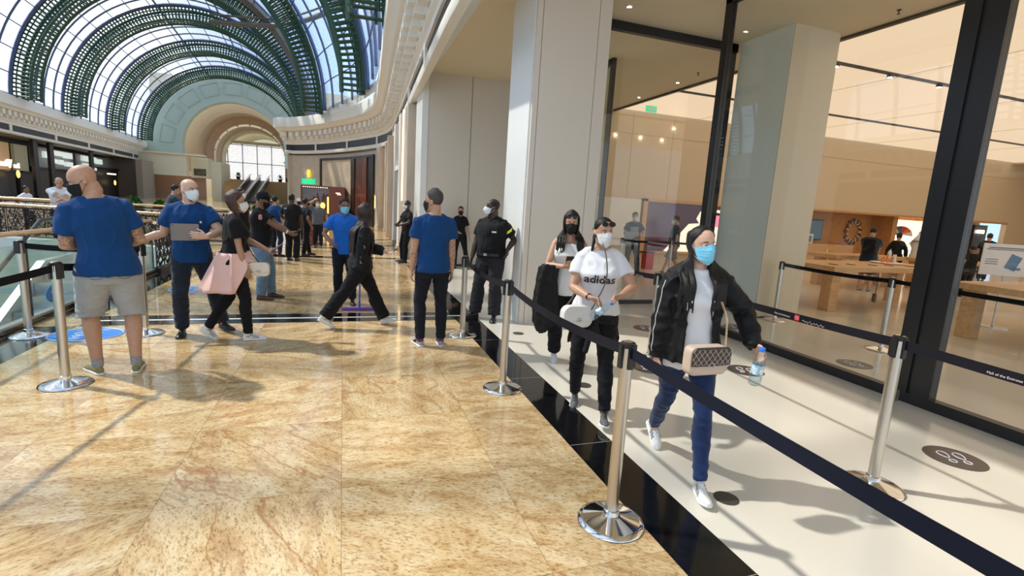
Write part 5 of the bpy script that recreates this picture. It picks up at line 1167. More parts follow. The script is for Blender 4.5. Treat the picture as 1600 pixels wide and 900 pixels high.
    # ---- shoes
    if shoes:
        fl = (0.245 if fem else 0.275) * s * shoes.get('k', 1.0)
        for i in (0, 1):
            fR = Matrix.Rotation(-FY[i], 3, 'Z') @ Matrix.Rotation(-FP[i], 3, 'X')
            o0 = AN[i] - fR @ Vector((0, 0.0, 0.085 * s)) + (fR @ Vector((0, -0.055 * s, 0)) * 0)
            def fpnt(x, y, z): return o0 + fR @ Vector((x, y - 0.062 * s, z))
            sxx = -1 if i == 0 else 1
            def wd(u): return interp([0, .08, .25, .5, .72, .9, 1.0], [.018, .031, .033, .037, .046, .038, .012], u) * s * (0.92 if fem else 1)
            def cx(u): return -sxx * interp([0, .5, .75, 1], [0, .004, .006, .0], u) * s * 1.5
            def ht(u): return interp([0, .06, .2, .36, .5, .7, .88, 1.0], [.055, .085, .088, .092, .078, .055, .046, .028], u) * s
            st = shoes.get('sole_h', .024) * s; us = [0, .05, .12, .22, .32, .42, .52, .62, .72, .82, .90, .96, 1.0]
            m1 = MB(); m1.loft([[fpnt(cx(u) + (wd(u) + .004 * s) * c, u * fl, z) for c, z in ((-1, st), (-1, .004), (-.85, 0), (.85, 0), (1, .004), (1, st))] for u in us])
            m2 = MB(); rings = []
            for u in us:
                w_, h_ = wd(u), ht(u); ring = []
                for k in range(12):
                    a = pi * k / 11; ring.append(fpnt(cx(u) + w_ * cos(a) * (1 - .25 * sin(a) ** 2), u * fl, st * .6 + (h_ - st * .6) * sin(a) ** .7))
                rings.append(ring)
            m2.loft(rings); up_ = m2.build('shoe', MATS[shoes['m']], t, True, sub=0 if lo else 1)
            m1.build('sole', MATS[shoes.get('sole', 'sole_white')], up_, True, sub=0 if lo else 1)
            if shoes.get('hi'):
                hc_ = MB().tube([fpnt(0, fl * .22, .07 * s), fpnt(0, fl * .20, .115 * s), fpnt(0, fl * .20, .135 * s)], [(.040 * s, .048 * s), (.041 * s, .047 * s), (.042 * s, .048 * s)], 14, up=fR @ Vector((1, 0, 0))); hc_.build('collar', MATS[shoes['hi']], up_, True)
            else:
                hc_ = MB().tube([fpnt(0, fl * .2, .06 * s), fpnt(0, fl * .19, .096 * s)], [(.035 * s, .046 * s), (.037 * s, .048 * s)], 14, up=fR @ Vector((1, 0, 0))); hc_.build('opening', MATS[shoes.get('in', shoes['m'])], up_, True)
            if shoes.get('lace') and not lo:
                ml = MB()
                for k in range(5):
                    u = .40 + .07 * k; z = ht(u) + .001; ml.tube([fpnt(cx(u) - .020 * s, u * fl + .006 * (k % 2), z - .008 * s), fpnt(cx(u), (u + .01) * fl, z + .003 * s), fpnt(cx(u) + .020 * s, u * fl - .004 * (k % 2), z - .008 * s)], .0032 * s, 6)
                for sg in (-1, 1): ml.tube([fpnt(cx(.4), .40 * fl, ht(.4) + .004), fpnt(cx(.4) + sg * .022, .37 * fl, ht(.38) + .010), fpnt(cx(.4) + sg * .012, .43 * fl, ht(.42) + .006)], .0028 * s, 5)
                ml.build('laces', MATS[shoes['lace']], up_, True)
            if shoes.get('stripe') and not lo:
                ms = MB()
                for sg in (-1, 1):
                    for k in range(3):
                        u = .40 + .10 * k; ms.tube([fpnt(cx(u) + sg * (wd(u) + .0015), (u + .06) * fl, st * 1.2), fpnt(cx(u) + sg * (wd(u) * .98), (u + .02) * fl, st * .6 + (ht(u) - st * .6) * .45), fpnt(cx(u) + sg * wd(u) * .80, (u - .02) * fl, st * .6 + (ht(u) - st * .6) * .80)], [(.0075 * s, .0022)] * 3, 6, up=fR @ Vector((0, 1, 0)))
                ms.build('stripes', MATS[shoes['stripe']], up_, True)
    # ---- hair
    def cap(hairline, e, nm='hair', m=None, nphi=40, rows=12, top_e=0.0, th=.008):
        mbh = MB(); outer = []; 
        for r in range(rows + 1):
            u = r / rows; ring = []
            for k in range(nphi):
                ph = 2 * pi * k / nphi; zl = hairline(ph if ph <= pi else 2 * pi - ph); z = .119 - (.119 - zl) * (1 - cos(u * pi / 2 * 1.0)) ** 0.75 if u > 0 else .1195
                ee = (e + top_e * max(0, (z - .05) / .07)) * (1 - .55 * u ** 6); p = head_pt(ph, min(z, .1195), ee); p.z += ee * max(0, (z - .06) / .06) * 1.0 + (ee * .8 if r == 0 else 0)
                if r == 0: p.x *= .5; 
                ring.append(hp(p))
            outer.append(ring)
        inner = [[hp(head_pt(2 * pi * k / nphi, min(.119 - (.119 - hairline((2 * pi * k / nphi) if 2 * pi * k / nphi <= pi else 2 * pi - 2 * pi * k / nphi)) * (r / rows), .112), -.012)) for k in range(nphi)] for r in (rows, rows // 2, 1)]
        mbh.loft(outer + inner); return mbh
    if hair:
        hm = MATS[hairc]; st_ = hair.get('style')
        fl_ = hair.get('front', .092); ph0 = hair.get('ph0', 1.35)
        def hl(ph):
            return interp([0, .55, 1.0, 1.45, 1.75, 2.2, pi], [fl_, fl_ - .004, .062, .018, -.012, -.055 if st_ != 'fade' else -.03, -.078 if st_ != 'fade' else -.05], ph)
        if st_ in ('short', 'fade', 'long', 'tied', 'bob', 'cap'):
            e_ = hair.get('e', .008)
            mbh = cap(hl, e_, top_e=hair.get('top', .006))
            if st_ in ('long', 'bob'):
                random.seed(int(abs(loc[0] * 100)) + 5); L = hair.get('len', .40); nl = int(hair.get('n', 26) * (1.0 if lo else 1.6))
                for k in range(nl):
                    u = k / (nl - 1); ph = (ph0 + (2 * pi - 2 * ph0) * u); sd = sin(ph); bk = -cos(ph)
                    fr_ = hair.get('fr', 1.45); dphi = abs(ph - pi); front = dphi > fr_; sg = 1 if sd > 0 else -1
                    wf = (dphi - fr_) / max(.01, (pi - ph0 - fr_)) if front else 0
                    z0 = .07 + random.uniform(-.01, .02); pts = [hp(head_pt(ph, z0, e_ + .001)), hp(head_pt(ph, .0, e_ + .006)), hp(head_pt(ph, -.06, e_ + .012) + Vector((0, 0, -.01)))]
                    if L > .22:
                        LL = L - .14 + random.uniform(-.07, .03)
                        if front:
                            xs = sg * (.060 + .085 * (1 - wf)); pts.append(spine(1.470, xs * .95, .055 - .03 * (1 - wf)))
                            for v in (.3, .65, 1.0): pts.append(spine(1.470 - LL * v, xs * (1 + .05 * v) + random.uniform(-.008, .008), (.125 - .02 * (1 - wf) + bust * .9 * min(1, v * 2)) * (0.5 + 0.5 * b)))
                        else:
                            xb = sd * (.10 + .02 * random.random()); pts.append(spine(1.475, xb * .9, -.085 * max(.5, bk)))
                            for v in (.3, .65, 1.0): pts.append(spine(1.475 - LL * v, xb * (1 + .35 * v) + random.uniform(-.012, .012), (-.118 - .014 * random.random()) * (0.5 + 0.5 * b)))
                    else: pts.append(hp(head_pt(ph, -.11, e_ + .016) + Vector((0, 0, -(L - .06)))))
                    pts = smooth_path(pts, 4); nn = len(pts)
                    mbh.tube(pts, [(.021 * s * (1 - .82 * (j / nn) ** 2.2), .009 * s * (1 - .45 * j / nn)) for j in range(nn)], 8, up=HR @ Vector((cos(ph), -sin(ph) * 0 + 0.0001, 0)) if False else (rt * cos(ph) - fw * sin(ph)))
            if st_ == 'tied':
                mbh.ell(hp((0, -.105, .02)), (.03 * s, .03 * s, .03 * s), 10, 8)
                pts = smooth_path([hp((0, -.11, .02)), hp((0, -.135, -.04)), spine(1.46, 0, -.12), spine(1.46 - hair.get('len', .25), .01, -.13)], 5)
                mbh.tube(pts, [(.030 * s * (1 - .5 * j / len(pts)), .02 * s) for j in range(len(pts))], 10)
            q.hair = remesh(mbh, 'hair', hm, t, .009 if lo else .005, 2, lambda co, n: co + n * .0016 * sin(co.x * 420 + co.y * 380 + noise.noise(co * 14) * 6) * .4)
        if st_ == 'cap':
            mbc = cap(lambda ph: interp([0, 1, 2, pi], [.040, .035, .01, -.01], ph), .016, top_e=.004); 
            mbc.loft([[hp((x, y, z)) for x, y, z in r] for r in ([(.0735 * c, .085 + .0, .045 - .012 * c * c + dz) for c in (-1, -.6, 0, .6, 1) for dz in (0,)] + [(.0735 * c, .085, .040 - .012 * c * c) for c in (1, .6, 0, -.6, -1)], [(.055 * c, .165 - .03 * c * c, .030 - .012 * c * c) for c in (-1, -.6, 0, .6, 1)] + [(.055 * c, .165 - .03 * c * c, .026 - .012 * c * c) for c in (1, .6, 0, -.6, -1)])])
            mbc.build('cap', MATS[hair.get('capm', 'tee_black')], t, True)
    if hair and hair.get('beard'):
        mbb = MB()
        rings = [[hp(head_pt(ph, z, .004)) for ph in [-1.35 + 2.7 * k / 14 for k in range(15)]] + [hp(head_pt(ph, z, -.01)) for ph in [1.35 - 2.7 * k / 14 for k in range(15)]] for z in (-.02, -.05, -.08, -.105, -.118)]
        mbb.loft(rings); remesh(mbb, 'beard', MATS['hair_black'], t, .005, 1, lambda co, n: co + n * .001 * sin(co.x * 900 + co.z * 700))
    # ---- mask
    if mask:
        kind = mask.get('kind', 'surgical'); nu, nv_ = 21, 13; o_, i_ = [], []
        for r in range(nv_):
            v = r / (nv_ - 1); ro, ri = [], []
            for k in range(nu):
                u = -1 + 2 * k / (nu - 1); ph = u * 1.28; zt = .006 - .020 * abs(u) ** 1.5 + (.012 if kind != 'cloth' else .008) * math.exp(-(u / .22) ** 2); zb = -.122 + .035 * abs(u) ** 1.6
                z = zt + (zb - zt) * v; zz = max(z, -.112); nose = .040 * math.exp(-(u / .28) ** 2) * math.exp(-((v - .34) / .32) ** 2) + .010 * math.exp(-(u / .5) ** 2)
                if kind == 'cup': nose += .016 * max(0, 1 - abs(u) * 1.3) * sin(pi * min(1, v * 1.02)) ; 
                p = head_pt(ph, zz, .0095 + nose * .62); 
                if z < -.10: p.y += -.012 * (-.10 - z) / .022; 
                p.z = z
                if kind == 'surgical': p.y += .0016 * (1 if (v * 4.2) % 1 < .5 else -1) * max(0, 1 - u * u)
                ro.append(hp(p)); ri.append(hp(p - Vector((sin(ph), cos(ph), 0)) * .0035))
            o_.append(ro); i_.append(ri)
        mm = MB(); base = 0; vs = [p for r in o_ for p in r] + [p for r in i_ for p in r]; n0 = nu * nv_; fs = []
        for r in range(nv_ - 1):
            for k in range(nu - 1): a = r * nu + k; fs.append((a, a + 1, a + nu + 1, a + nu)); fs.append((n0 + a, n0 + a + nu, n0 + a + nu + 1, n0 + a + 1))
        for k in range(nu - 1): fs.append((k, n0 + k, n0 + k + 1, k + 1)); a = (nv_ - 1) * nu + k; fs.append((a, a + 1, n0 + a + 1, n0 + a))
        for r in range(nv_ - 1): a = r * nu; fs.append((a, a + nu, n0 + a + nu, n0 + a)); a = r * nu + nu - 1; fs.append((a, n0 + a, n0 + a + nu, a + nu))
        mm.add(vs, fs); mk = mm.build('face_mask', MATS[mask['m']], t, True)
        me_ = MB()
        for sx in (-1, 1):
            for v, zz in ((0.02, .006), (0.98, -.035)):
                r_ = o_[int(round(v * (nv_ - 1)))]; p = r_[-1] if sx > 0 else r_[0]
                me_.tube([p, p.lerp(hp((sx * .080, -.004, zz)), .6) + HR @ Vector((sx * .004, 0, 0)), hp((sx * .083, -.012, zz * .8))], .0016 * s, 5)
        me_.build('ear_loop', MATS[mask.get('strap', mask['m'])], mk)
        if kind == 'surgical':
            mf = MB()
            for vv in (.22, .42, .62, .80):
                r_ = o_[int(round(vv * (nv_ - 1)))]; mf.tube([p + HR @ Vector((0, .0012, 0)) for p in r_[1:-1]], .0011 * s, 4)
            mf.build('pleats', MATS[mask['m']], mk, True)
    return q

def decal(obj, pts2d_obj, origin, rx, rz, toward, name, m, parent, off=.0025):
    """lay a flat mesh (x right, y up) on the surface of obj by casting rays"""
    bvh = BVHTree.FromPolygons([v.co for v in obj.data.vertices], [tuple(p.vertices) for p in obj.data.polygons])
    me = pts2d_obj; vs = []
    for x, y in me[0]:
        o = origin + rx * x + rz * y - toward * .5; h = bvh.ray_cast(o, toward, 1.0)
        vs.append((h[0] if h[0] is not None else origin + rx * x + rz * y) - toward * off)
    mb = MB(); mb.add(vs, me[1]); return mb.build(name, m, parent)
def text_mesh(body, size, bold=0.0, sub=2):
    c = bpy.data.curves.new('t', 'FONT'); c.body = body; c.size = size; c.align_x = 'CENTER'; c.align_y = 'CENTER'; c.offset = bold; c.resolution_u = 3
    o = bpy.data.objects.new('t', c); COL.objects.link(o); dg = bpy.context.evaluated_depsgraph_get(); dg.update(); me = bpy.data.meshes.new_from_object(o.evaluated_get(dg)); bpy.data.objects.remove(o)
    bm = bmesh.new(); bm.from_mesh(me); bmesh.ops.triangulate(bm, faces=bm.faces); bmesh.ops.subdivide_edges(bm, edges=bm.edges, cuts=sub); 
    bm.verts.ensure_lookup_table(); r = ([(v.co.x, v.co.y) for v in bm.verts], [tuple(v.index for v in f.verts) for f in bm.faces]); bm.free(); return r
def grid2d(w, h, nx=8, ny=6, f=None):
    P = [((i / nx - .5) * w, (j / ny - .5) * h) for j in range(ny + 1) for i in range(nx + 1)]
    if f: P = [f(*p) for p in P]
    return (P, [(j * (nx + 1) + i, j * (nx + 1) + i + 1, (j + 1) * (nx + 1) + i + 1, (j + 1) * (nx + 1) + i) for j in range(ny) for i in range(nx)])
# ---------------------------------------------------------------- things people wear, hold or carry
def world_of(q, p):
    r = q.root; a = r.rotation_euler[2]; return Vector((r.location.x + p[0] * cos(a) - p[1] * sin(a), r.location.y + p[0] * sin(a) + p[1] * cos(a), r.location.z + p[2]))
def item(q, name, label, cat, p, M=None, group=None):
    w = world_of(q, p); t = thing(name, label, cat, tuple(w), q.root.rotation_euler[2], group)
    if M is not None: t.rotation_euler = (Matrix.Rotation(q.root.rotation_euler[2], 3, 'Z') @ M).to_euler()
    return t
def RX(a): return Matrix.Rotation(a, 3, 'X')
def RY(a): return Matrix.Rotation(a, 3, 'Y')
def RZ(a): return Matrix.Rotation(a, 3, 'Z')
def rounded(w, d, r=0.02, n=5):
    pts = []
    for cx, cy, a0 in ((w / 2 - r, d / 2 - r, 0), (-w / 2 + r, d / 2 - r, pi / 2), (-w / 2 + r, -d / 2 + r, pi), (w / 2 - r, -d / 2 + r, 1.5 * pi)):
        for k in range(n + 1): a = a0 + pi / 2 * k / n; pts.append((cx + r * cos(a), cy + r * sin(a)))
    return pts
def slab(m, w, h, t, r, y0=0.0, cz=0.0):      # rounded rectangle in XZ, thickness along Y
    P = rounded(w, h, r); n = len(P); return m.add([(x, y0, z + cz) for x, z in P] + [(x, y0 + t, z + cz) for x, z in P], [tuple(range(n)), tuple(range(n, 2 * n))[::-1]] + [(i, (i + 1) % n, n + (i + 1) % n, n + i) for i in range(n)])
def bottle(q, p, M, label, h=0.23, r=0.033):
    t = item(q, 'water_bottle', label, 'bottle', p, M)
    k = h / 0.23
    MB().lathe([(.001, 0), (r * .8, 0), (r, .006 * k), (r, .055 * k), (r * .94, .06 * k), (r, .065 * k), (r, .14 * k), (r * .95, .16 * k), (r * .55, .195 * k), (r * .42, .205 * k), (r * .42, .212 * k)], n=24).build('shell', mat('bottle_plastic', (0.80, 0.88, 0.93), 0.08, spec=0.8), t, True).data.materials[0] = BOTTLE
    MB().lathe([(.001, .003), (r * .93, .005), (r * .93, .12 * k), (.001, .12 * k)], n=20).build('water', WATER, t, True)
    MB().lathe([(r * 1.012, .07 * k), (r * 1.015, .072 * k), (r * 1.015, .125 * k), (r * 1.012, .127 * k)], n=24, cap=False).build('label_band', mat('bottle_label', (0.45, 0.62, 0.85), 0.4, var=0.5, vscale=40), t, True)
    MB().lathe([(r * .48, .208 * k), (r * .5, .21 * k), (r * .5, .228 * k), (r * .44, .232 * k), (.001, .232 * k)], n=20).build('screw_cap', mat('cap_blue', (0.03, 0.2, 0.75), 0.4), t, True)
    m = MB().box((0, -r * 1.03, .1 * k), (.03, .002, .012)).box((0, -r * 1.03, .085 * k), (.022, .002, .006)); m.build('label_print', MATS['white_paint'], t)
    return t
BOTTLE = glass_mat('bottle_clear', (0.90, 0.95, 0.97), 1.5); WATER = glass_mat('water_clear', (0.88, 0.94, 0.97), 0.6)
def phone(q, p, M, label, m='black_plastic', w=.075, h=.155):
    t = item(q, 'phone', label, 'phone', p, M); slab(MB(), w, h, .009, .012).build('phone_body', MATS[m], t, True); slab(MB(), w - .006, h - .008, .0012, .01, -.0012).build('phone_screen', MATS['dark_void'], t); return t
def tattoo(q, i, a, b, thr=0.05, seed=1.0):
    P0, P1 = q.EL[i], q.WR[i]; me = q.body.data; me.materials.append(MATS['tattoo_skin'])
    E0, S0 = q.EL[i], q.S[i]
    for p in me.polygons:
        c = p.center
        for A, B, lo_, hi_ in ((P0, P1, 0.0, b), (E0, S0, 0.0, a)):
            d = B - A; u = (c - A).dot(d) / d.length_squared
            if lo_ <= u <= hi_ and (c - A - d * u).length < .085 and noise.noise(c * 58 + Vector((seed, 0, 0))) > thr: p.material_index = 1
mat('tattoo_skin', (0.27, 0.17, 0.125), 0.5)

# ---------------------------------------------------------------- 1: tall man from behind, left
p1 = person('tall bald man seen from behind in blue T-shirt and grey denim shorts, black mask', (-1.83, 5.04), -24, 1.80, 'm', 1.02, shoulder=.94, lean=.04, side=-.12, twist=-.12, hyaw=-1.30, hpitch=.34, pel=(-.04, 0, -.02),
    feet=[(-.16, .05, 0, -.30, 0), (.10, -.04, 0, .25, 0)], hands=[((-.16, .25, 1.12), (-.55, -.5, -1), .5, .3), ((.12, .27, 1.10), (.6, -.5, -1), .5, .3)], skin='tan', armbulk=1.20,
    top=dict(m='tee_blue', sleeve=.66, hem=.87, e=.020, loose=.012, flare=.036), bottom=dict(m='denim_grey', len=.51, e=.030, flare=.03, name='shorts'), shoes=dict(m='shoe_olive', hi='shoe_grey', sole='sole_white', k=1.05, lace='lace_white'), mask=dict(m='mask_black', kind='cloth'), legbulk=1.08)
tattoo(p1, 0, .55, 1.0, -.05, 1); tattoo(p1, 1, .55, 1.0, -.05, 5)
# pocket seams on the shorts
m_ = MB()
for sx in (-1, 1):
    bv = BVHTree.FromPolygons([v.co for v in p1.bottom.data.vertices], [tuple(p.vertices) for p in p1.bottom.data.polygons]); line = []
    for x, z in [(-.065, 1.0), (-.065, .915), (-.03, .885), (0, .878), (.03, .885), (.065, .915), (.065, 1.0)][1:6]:
        h = bv.ray_cast(Vector((-.04 + sx * .095 + x, -.6, z - .03)), Vector((0, 1, 0))); 
        if h[0] is not None: line.append(h[0] - Vector((0, .001, 0)))
    if len(line) > 2: m_.tube(line, .003, 4)
m_.build('pocket_seam', mat('seam_grey', (.2, .2, .2), .8), p1.bottom)

# ---------------------------------------------------------------- 2: bald man with tablet
p2 = person('bald bearded man facing us in blue T-shirt and dark jeans, holding a tablet', (-1.56, 6.32), 168, 1.72, 'm', 1.0, shoulder=.95, hyaw=-.62, hpitch=.02, pel=(.02, 0, 0), feet=[(-.26, -.12, 0, -.55, 0), (.14, .0, 0, .15, 0)], belly=.03, skin='fair',
    hands=[((-.13, .33, 1.13), (-1, -.3, -.7), .12, 1.3, (1, .02, .14)), ((.50, -.07, 1.05), (.35, -.3, -1), .35, 1.35, (.9, -.05, -.45))], armbulk=1.15,
    top=dict(m='tee_blue', sleeve=.62, hem=.84, e=.022), bottom=dict(m='denim_dark', e=.018, flare=.008), shoes=dict(m='shoe_black', sole='sole_dark'), mask=dict(m='mask_white', kind='cup'), hair=dict(style='none', beard=True))
tb = item(p2, 'tablet', 'grey-brown tablet held against the chest by the bald bearded man', 'tablet', (.06, .265, 1.17), RZ(.05) @ RX(.12)); slab(MB(), .25, .175, .009, .012).build('tablet_body', mat('tablet_grey', (.22, .19, .16), .4), tb, True); slab(MB(), .235, .16, .001, .01, -.001).build('tablet_screen', MATS['dark_void'], tb); MB().cyl((.105, .009, .07), (.105, .0105, .07), .006, n=10).build('camera_lens', MATS['dark_void'], tb)
decal(p2.top, (lambda: ([(.011 * cos(a) * (1 + .06 * cos(2 * a)), .012 * sin(a)) for a in [2 * pi * k / 16 for k in range(16)]] + [(.002, .014), (.006, .020), (.001, .018)], [tuple(range(16)), (16, 17, 18)]))(), Vector((-.08, .0, 1.27)) + Vector((0, .1, 0)), Vector((-1, 0, 0)), Vector((0, 0, 1)), Vector((0, -1, 0)), 'chest_emblem', MATS['white_paint'], p2.top, .003)
def wristband(q, i, m='black_plastic', name='watch', w=.014, r=.030):
    d = (q.WR[i] - q.EL[i]).normalized(); c = q.WR[i] - d * .02; MB().tube([c - d * w, c + d * w], r * q.s, 16).build(name, MATS[m], q.root, True)
wristband(p2, 1)

# ---------------------------------------------------------------- 3: woman with pink jacket round the waist
p3 = person('woman in black T-shirt with a pink jacket tied round her waist, walking right', (-1.12, 6.05), 78, 1.62, 'f', 1.06, lean=.04, hyaw=-.02, feet=[(-.09, -.26, .05, 0, .65), (.09, .12, 0, .1, 0)], skin='olive', bust=.02,
    hands=[((-.09, .34, .99), (-1, -.5, -.6), .5, .8), ((.17, .12, .72), (.5, -1, 0), .35, 0)], top=dict(m='tee_black', sleeve=.62, hem=.92, e=.016), bottom=dict(m='pants_black', e=.010), shoes=dict(m='shoe_white', sole='sole_white', lace='lace_white', stripe='shoe_grey', k=1.08), mask=dict(m='mask_white', kind='cup'), hair=dict(style='bob', len=.19, e=.010, n=34, ph0=1.66), hairc='hair_chestnut')
def tied_cloth(q, m, name, z0, z1, ybk, flare, seed=1, gap=0.0, wrp=.012):
    rings = []; n = 44; random.seed(seed)
    for j in range(12):
        u = j / 11; z = z1 + (z0 - z1) * u; ring = []
        for k in range(n):
            a = 2 * pi * k / n; c = q.spine(z, 0, 0); rx = (.186 + flare * u) * q.s; ry = (.152 + flare * u) * q.s; fold = wrp * (0.3 + u) * sin(a * 9 + 2 * u + seed) + wrp * .5 * sin(a * 17 + seed * 2)
            back = max(0, -sin(a)); drop = (0 if back > 0 else -(z0 - z1) * u * min(1, max(0, sin(a)) * 1.5) * .72)
            ring.append(c + Vector(((rx + fold) * cos(a), (ry + fold + ybk * u * back) * sin(a) * (1 if sin(a) < 0 else .95), drop)))
        rings.append(ring)
    m1 = MB().loft(rings, cap=False); o = m1.build(name, MATS[m], q.root, True); md = o.modifiers.new('t', 'SOLIDIFY'); md.thickness = .007; md.offset = 0
    kn = MB(); c = q.spine(z1 - .02, 0, .160)
    kn.ell(c, (.035, .028, .028), 12, 8)
    for sx in (-1, 1): kn.tube(smooth_path([q.spine(z1 - .01, sx * .155, .03), q.spine(z1 - .02, sx * .10, .125), c, c + Vector((sx * .03, .02, -.12)), c + Vector((sx * .06, .01, -.28))], 4), [(.028, .02)] * 17, 10)
    remesh(kn, name + '_sleeves', MATS[m], o, .008, 3)
    return o
tied_cloth(p3, 'pink_cotton', 'tied_jacket', .60, 1.05, .11, .085, 2, wrp=.016)
phone(p3, (-.05, .43, 1.02), RX(-.9) @ RY(.3), 'purple-cased phone held out by the woman with the pink jacket', 'tee_purple')
def handbag(q, p, w, h, d, label, mb, mf, rz=0.0, strap=None, strapm=None, quilt=False, name='handbag', band=None, r=.045):
    t = item(q, name, label, 'handbag', p, RZ(rz))
    body = MB(); rings = []
    for u in (0, .12, .3, .5, .7, .88, 1.0):
        k = 1 - .5 * abs(2 * u - 1) ** 4; y = (u - .5) * d; ring = [(x * (0.93 + .07 * k), y, z * (0.93 + .07 * k)) for x, z in rounded(w, h, r)]; rings.append(ring)
    body.loft(rings); bo = body.build('body', MATS[mb], t, True, sub=1)
    fl = MB(); P = [(x, z) for x, z in rounded(w * 1.01, h * 1.02, r)]; P = [(x, max(z, -h * .18 + .10 * abs(x) / w * h)) for x, z in P]; n = len(P)
    fl.add([(x, -d / 2 - .010, z) for x, z in P] + [(x, -d / 2 - .002, z) for x, z in P], [tuple(range(n)), tuple(range(n, 2 * n))[::-1]] + [(i, (i + 1) % n, n + (i + 1) % n, n + i) for i in range(n)]); fo = fl.build('flap', MATS[mf], t, False, .002)
    MB().tube([(.018 * cos(a), -d / 2 - .014, -h * .10 + .012 * sin(a)) for a in [2 * pi * k / 16 for k in range(17)]], .003, 6, cap=False).build('clasp', MATS['satin_steel'], t)
    if quilt:
        ql = MB(); st = .042
        for k in range(-7, 8):
            for sg in (-1, 1):
                seg = []
                for j in range(33):
                    x = -w / 2 + w * j / 32; z = sg * x * 1.15 + k * st
                    if -h * .18 + .10 * abs(x) / w * h + .004 < z < h * .48: seg.append((x, -d / 2 - .0115, z))
                    else:
                        if len(seg) > 1: ql.tube(seg, .0016, 4)
                        seg = []
                if len(seg) > 1: ql.tube(seg, .0016, 4)
        ql.build('quilting', mat('quilt_line', (.55, .45, .36), .5), fo)
    if band: MB().bx(-w / 2 * .97, w / 2 * .97, -d / 2 - .006, d / 2 + .004, -h / 2, -h / 2 + .05).build('base_band', MATS[band], t, False, .01)
    if strap:
        inv = Matrix.Rotation(rz, 3, 'Z').inverted(); pts = [inv @ (Vector(s_) - Vector(p)) for s_ in strap]; pts = smooth_path(pts, 6)
        if strapm == 'chain':
            ch = MB(); L = 0; nxt = 0
            for a, b in zip(pts, pts[1:]):
                dl = (b - a).length
                while nxt < L + dl:
                    c = a.lerp(b, (nxt - L) / dl); tdir = (b - a).normalized(); ch.tube([c + tdir * .008 * cos(q_) + (tdir.cross(Vector((0, 1, .3))).normalized()) * .005 * sin(q_) for q_ in [2 * pi * k / 8 for k in range(9)]], .0018, 4, cap=False); nxt += .013
                L += dl
            ch.build('chain_strap', MATS['brass'], t)
        else: MB().tube(pts, [(.0055, .0018)] * len(pts), 6).build('strap', MATS[strapm], t, True)
    return t
mat('strap_brown', (.16, .12, .10), .5); mat('bag_cream', (.70, .64, .52), .5); mat('bag_white', (.72, .71, .68), .45); mat('bag_quilt', (.05, .035, .03), .45); mat('bag_beige', (.58, .45, .36), .45)
handbag(p3, (.13, .24, .80), .21, .15, .07, 'cream flap handbag hanging in front of the pink jacket', 'bag_cream', 'bag_cream', rz=1.25, strap=[(.13, .24, .87), (.16, .16, 1.0), (.10, .10, 1.2), (-.02, .03, 1.36), (-.10, -.08, 1.32)], strapm='black_plastic')

# ---------------------------------------------------------------- 4: man in cap with phone
p4 = person('man in black cap with a red 8 on his black sleeve, reading his phone', (-1.17, 8.38), 95, 1.62, 'm', 1.12, hpitch=.35, belly=.03, feet=[(-.10, .10, 0, 0, 0), (.12, .0, 0, .1, 0)], skin='brown', hands=[((-.06, .42, 1.02), (-1, -.6, -.7), .6, .9), ((.04, .42, 1.02), (1, -.8, -.7), .6, .9)],
    top=dict(m='tee_black', sleeve=.60, hem=.88, e=.020), bottom=dict(m='denim_light', e=.020, flare=.01), shoes=dict(m='shoe_brown', sole='sole_dark'), hair=dict(style='cap'), mask=dict(m='mask_black', kind='cloth'))
wristband(p4, 1, 'off_white', 'bracelet'); phone(p4, (-.01, .50, 1.06), RX(-.7), 'black phone read by the man in the black cap')
text_curve('sleeve_number', '8', .10, mat('patch_red', (.7, .25, .28), .6), p4.root, tuple(p4.S[1].lerp(p4.EL[1], .25) + Vector((.078, 0, 0))), (pi / 2, 0, pi / 2), .001, bold=.004)

# ---------------------------------------------------------------- 10 / 9: walking woman in black, cleaner with mop
p10 = person('long-haired woman in a black tracksuit and white sneakers, striding to the right', (.17, 6.58), 80, 1.60, 'f', 1.08, lean=.06, hpitch=.10, hyaw=-.55, pel=(.03, .04, -.05), feet=[(.02, .36, .0, 0, -.12), (.10, -.40, .07, 0, .55)], skin='fair', bust=.01,
    hands=[((-.04, .36, .96), (-1, -.8, -.5), .5, .8), ((.18, .0, .70), (.6, -1, 0), .7, 0)], top=dict(m='jacket_black', sleeve=1.95, hem=.86, e=.024, loose=.012, name='sweatshirt', wr=.014), bottom=dict(m='pants_black', e=.024, flare=.020), shoes=dict(m='shoe_white', sole='sole_white', k=1.05, lace='lace_white'), mask=dict(m='mask_white'), hair=dict(style='long', len=.52, e=.014, n=38, ph0=1.2, fr=1.5), hairc='hair_brown')
phone(p10, (-.04, .46, .97), RX(-1.2), 'black phone in the forward hand of the woman in the black tracksuit')
m_ = MB(); random.seed(9); a_, b_ = p10.EL[1], p10.WR[1]; ax = (b_ - a_).normalized(); sd_ = Vector((1, 0, 0))
for k in range(4):
    pts = [a_.lerp(b_, -.3 + .25 * k + .18 * u) + sd_ * .062 + Vector((0, .022 * sin(u * 9 + k), .012 * cos(u * 13))) for u in [j / 12 for j in range(13)]]; m_.tube(pts, .0022, 4)
m_.build('sleeve_print', MATS['sole_white'], p10.top)
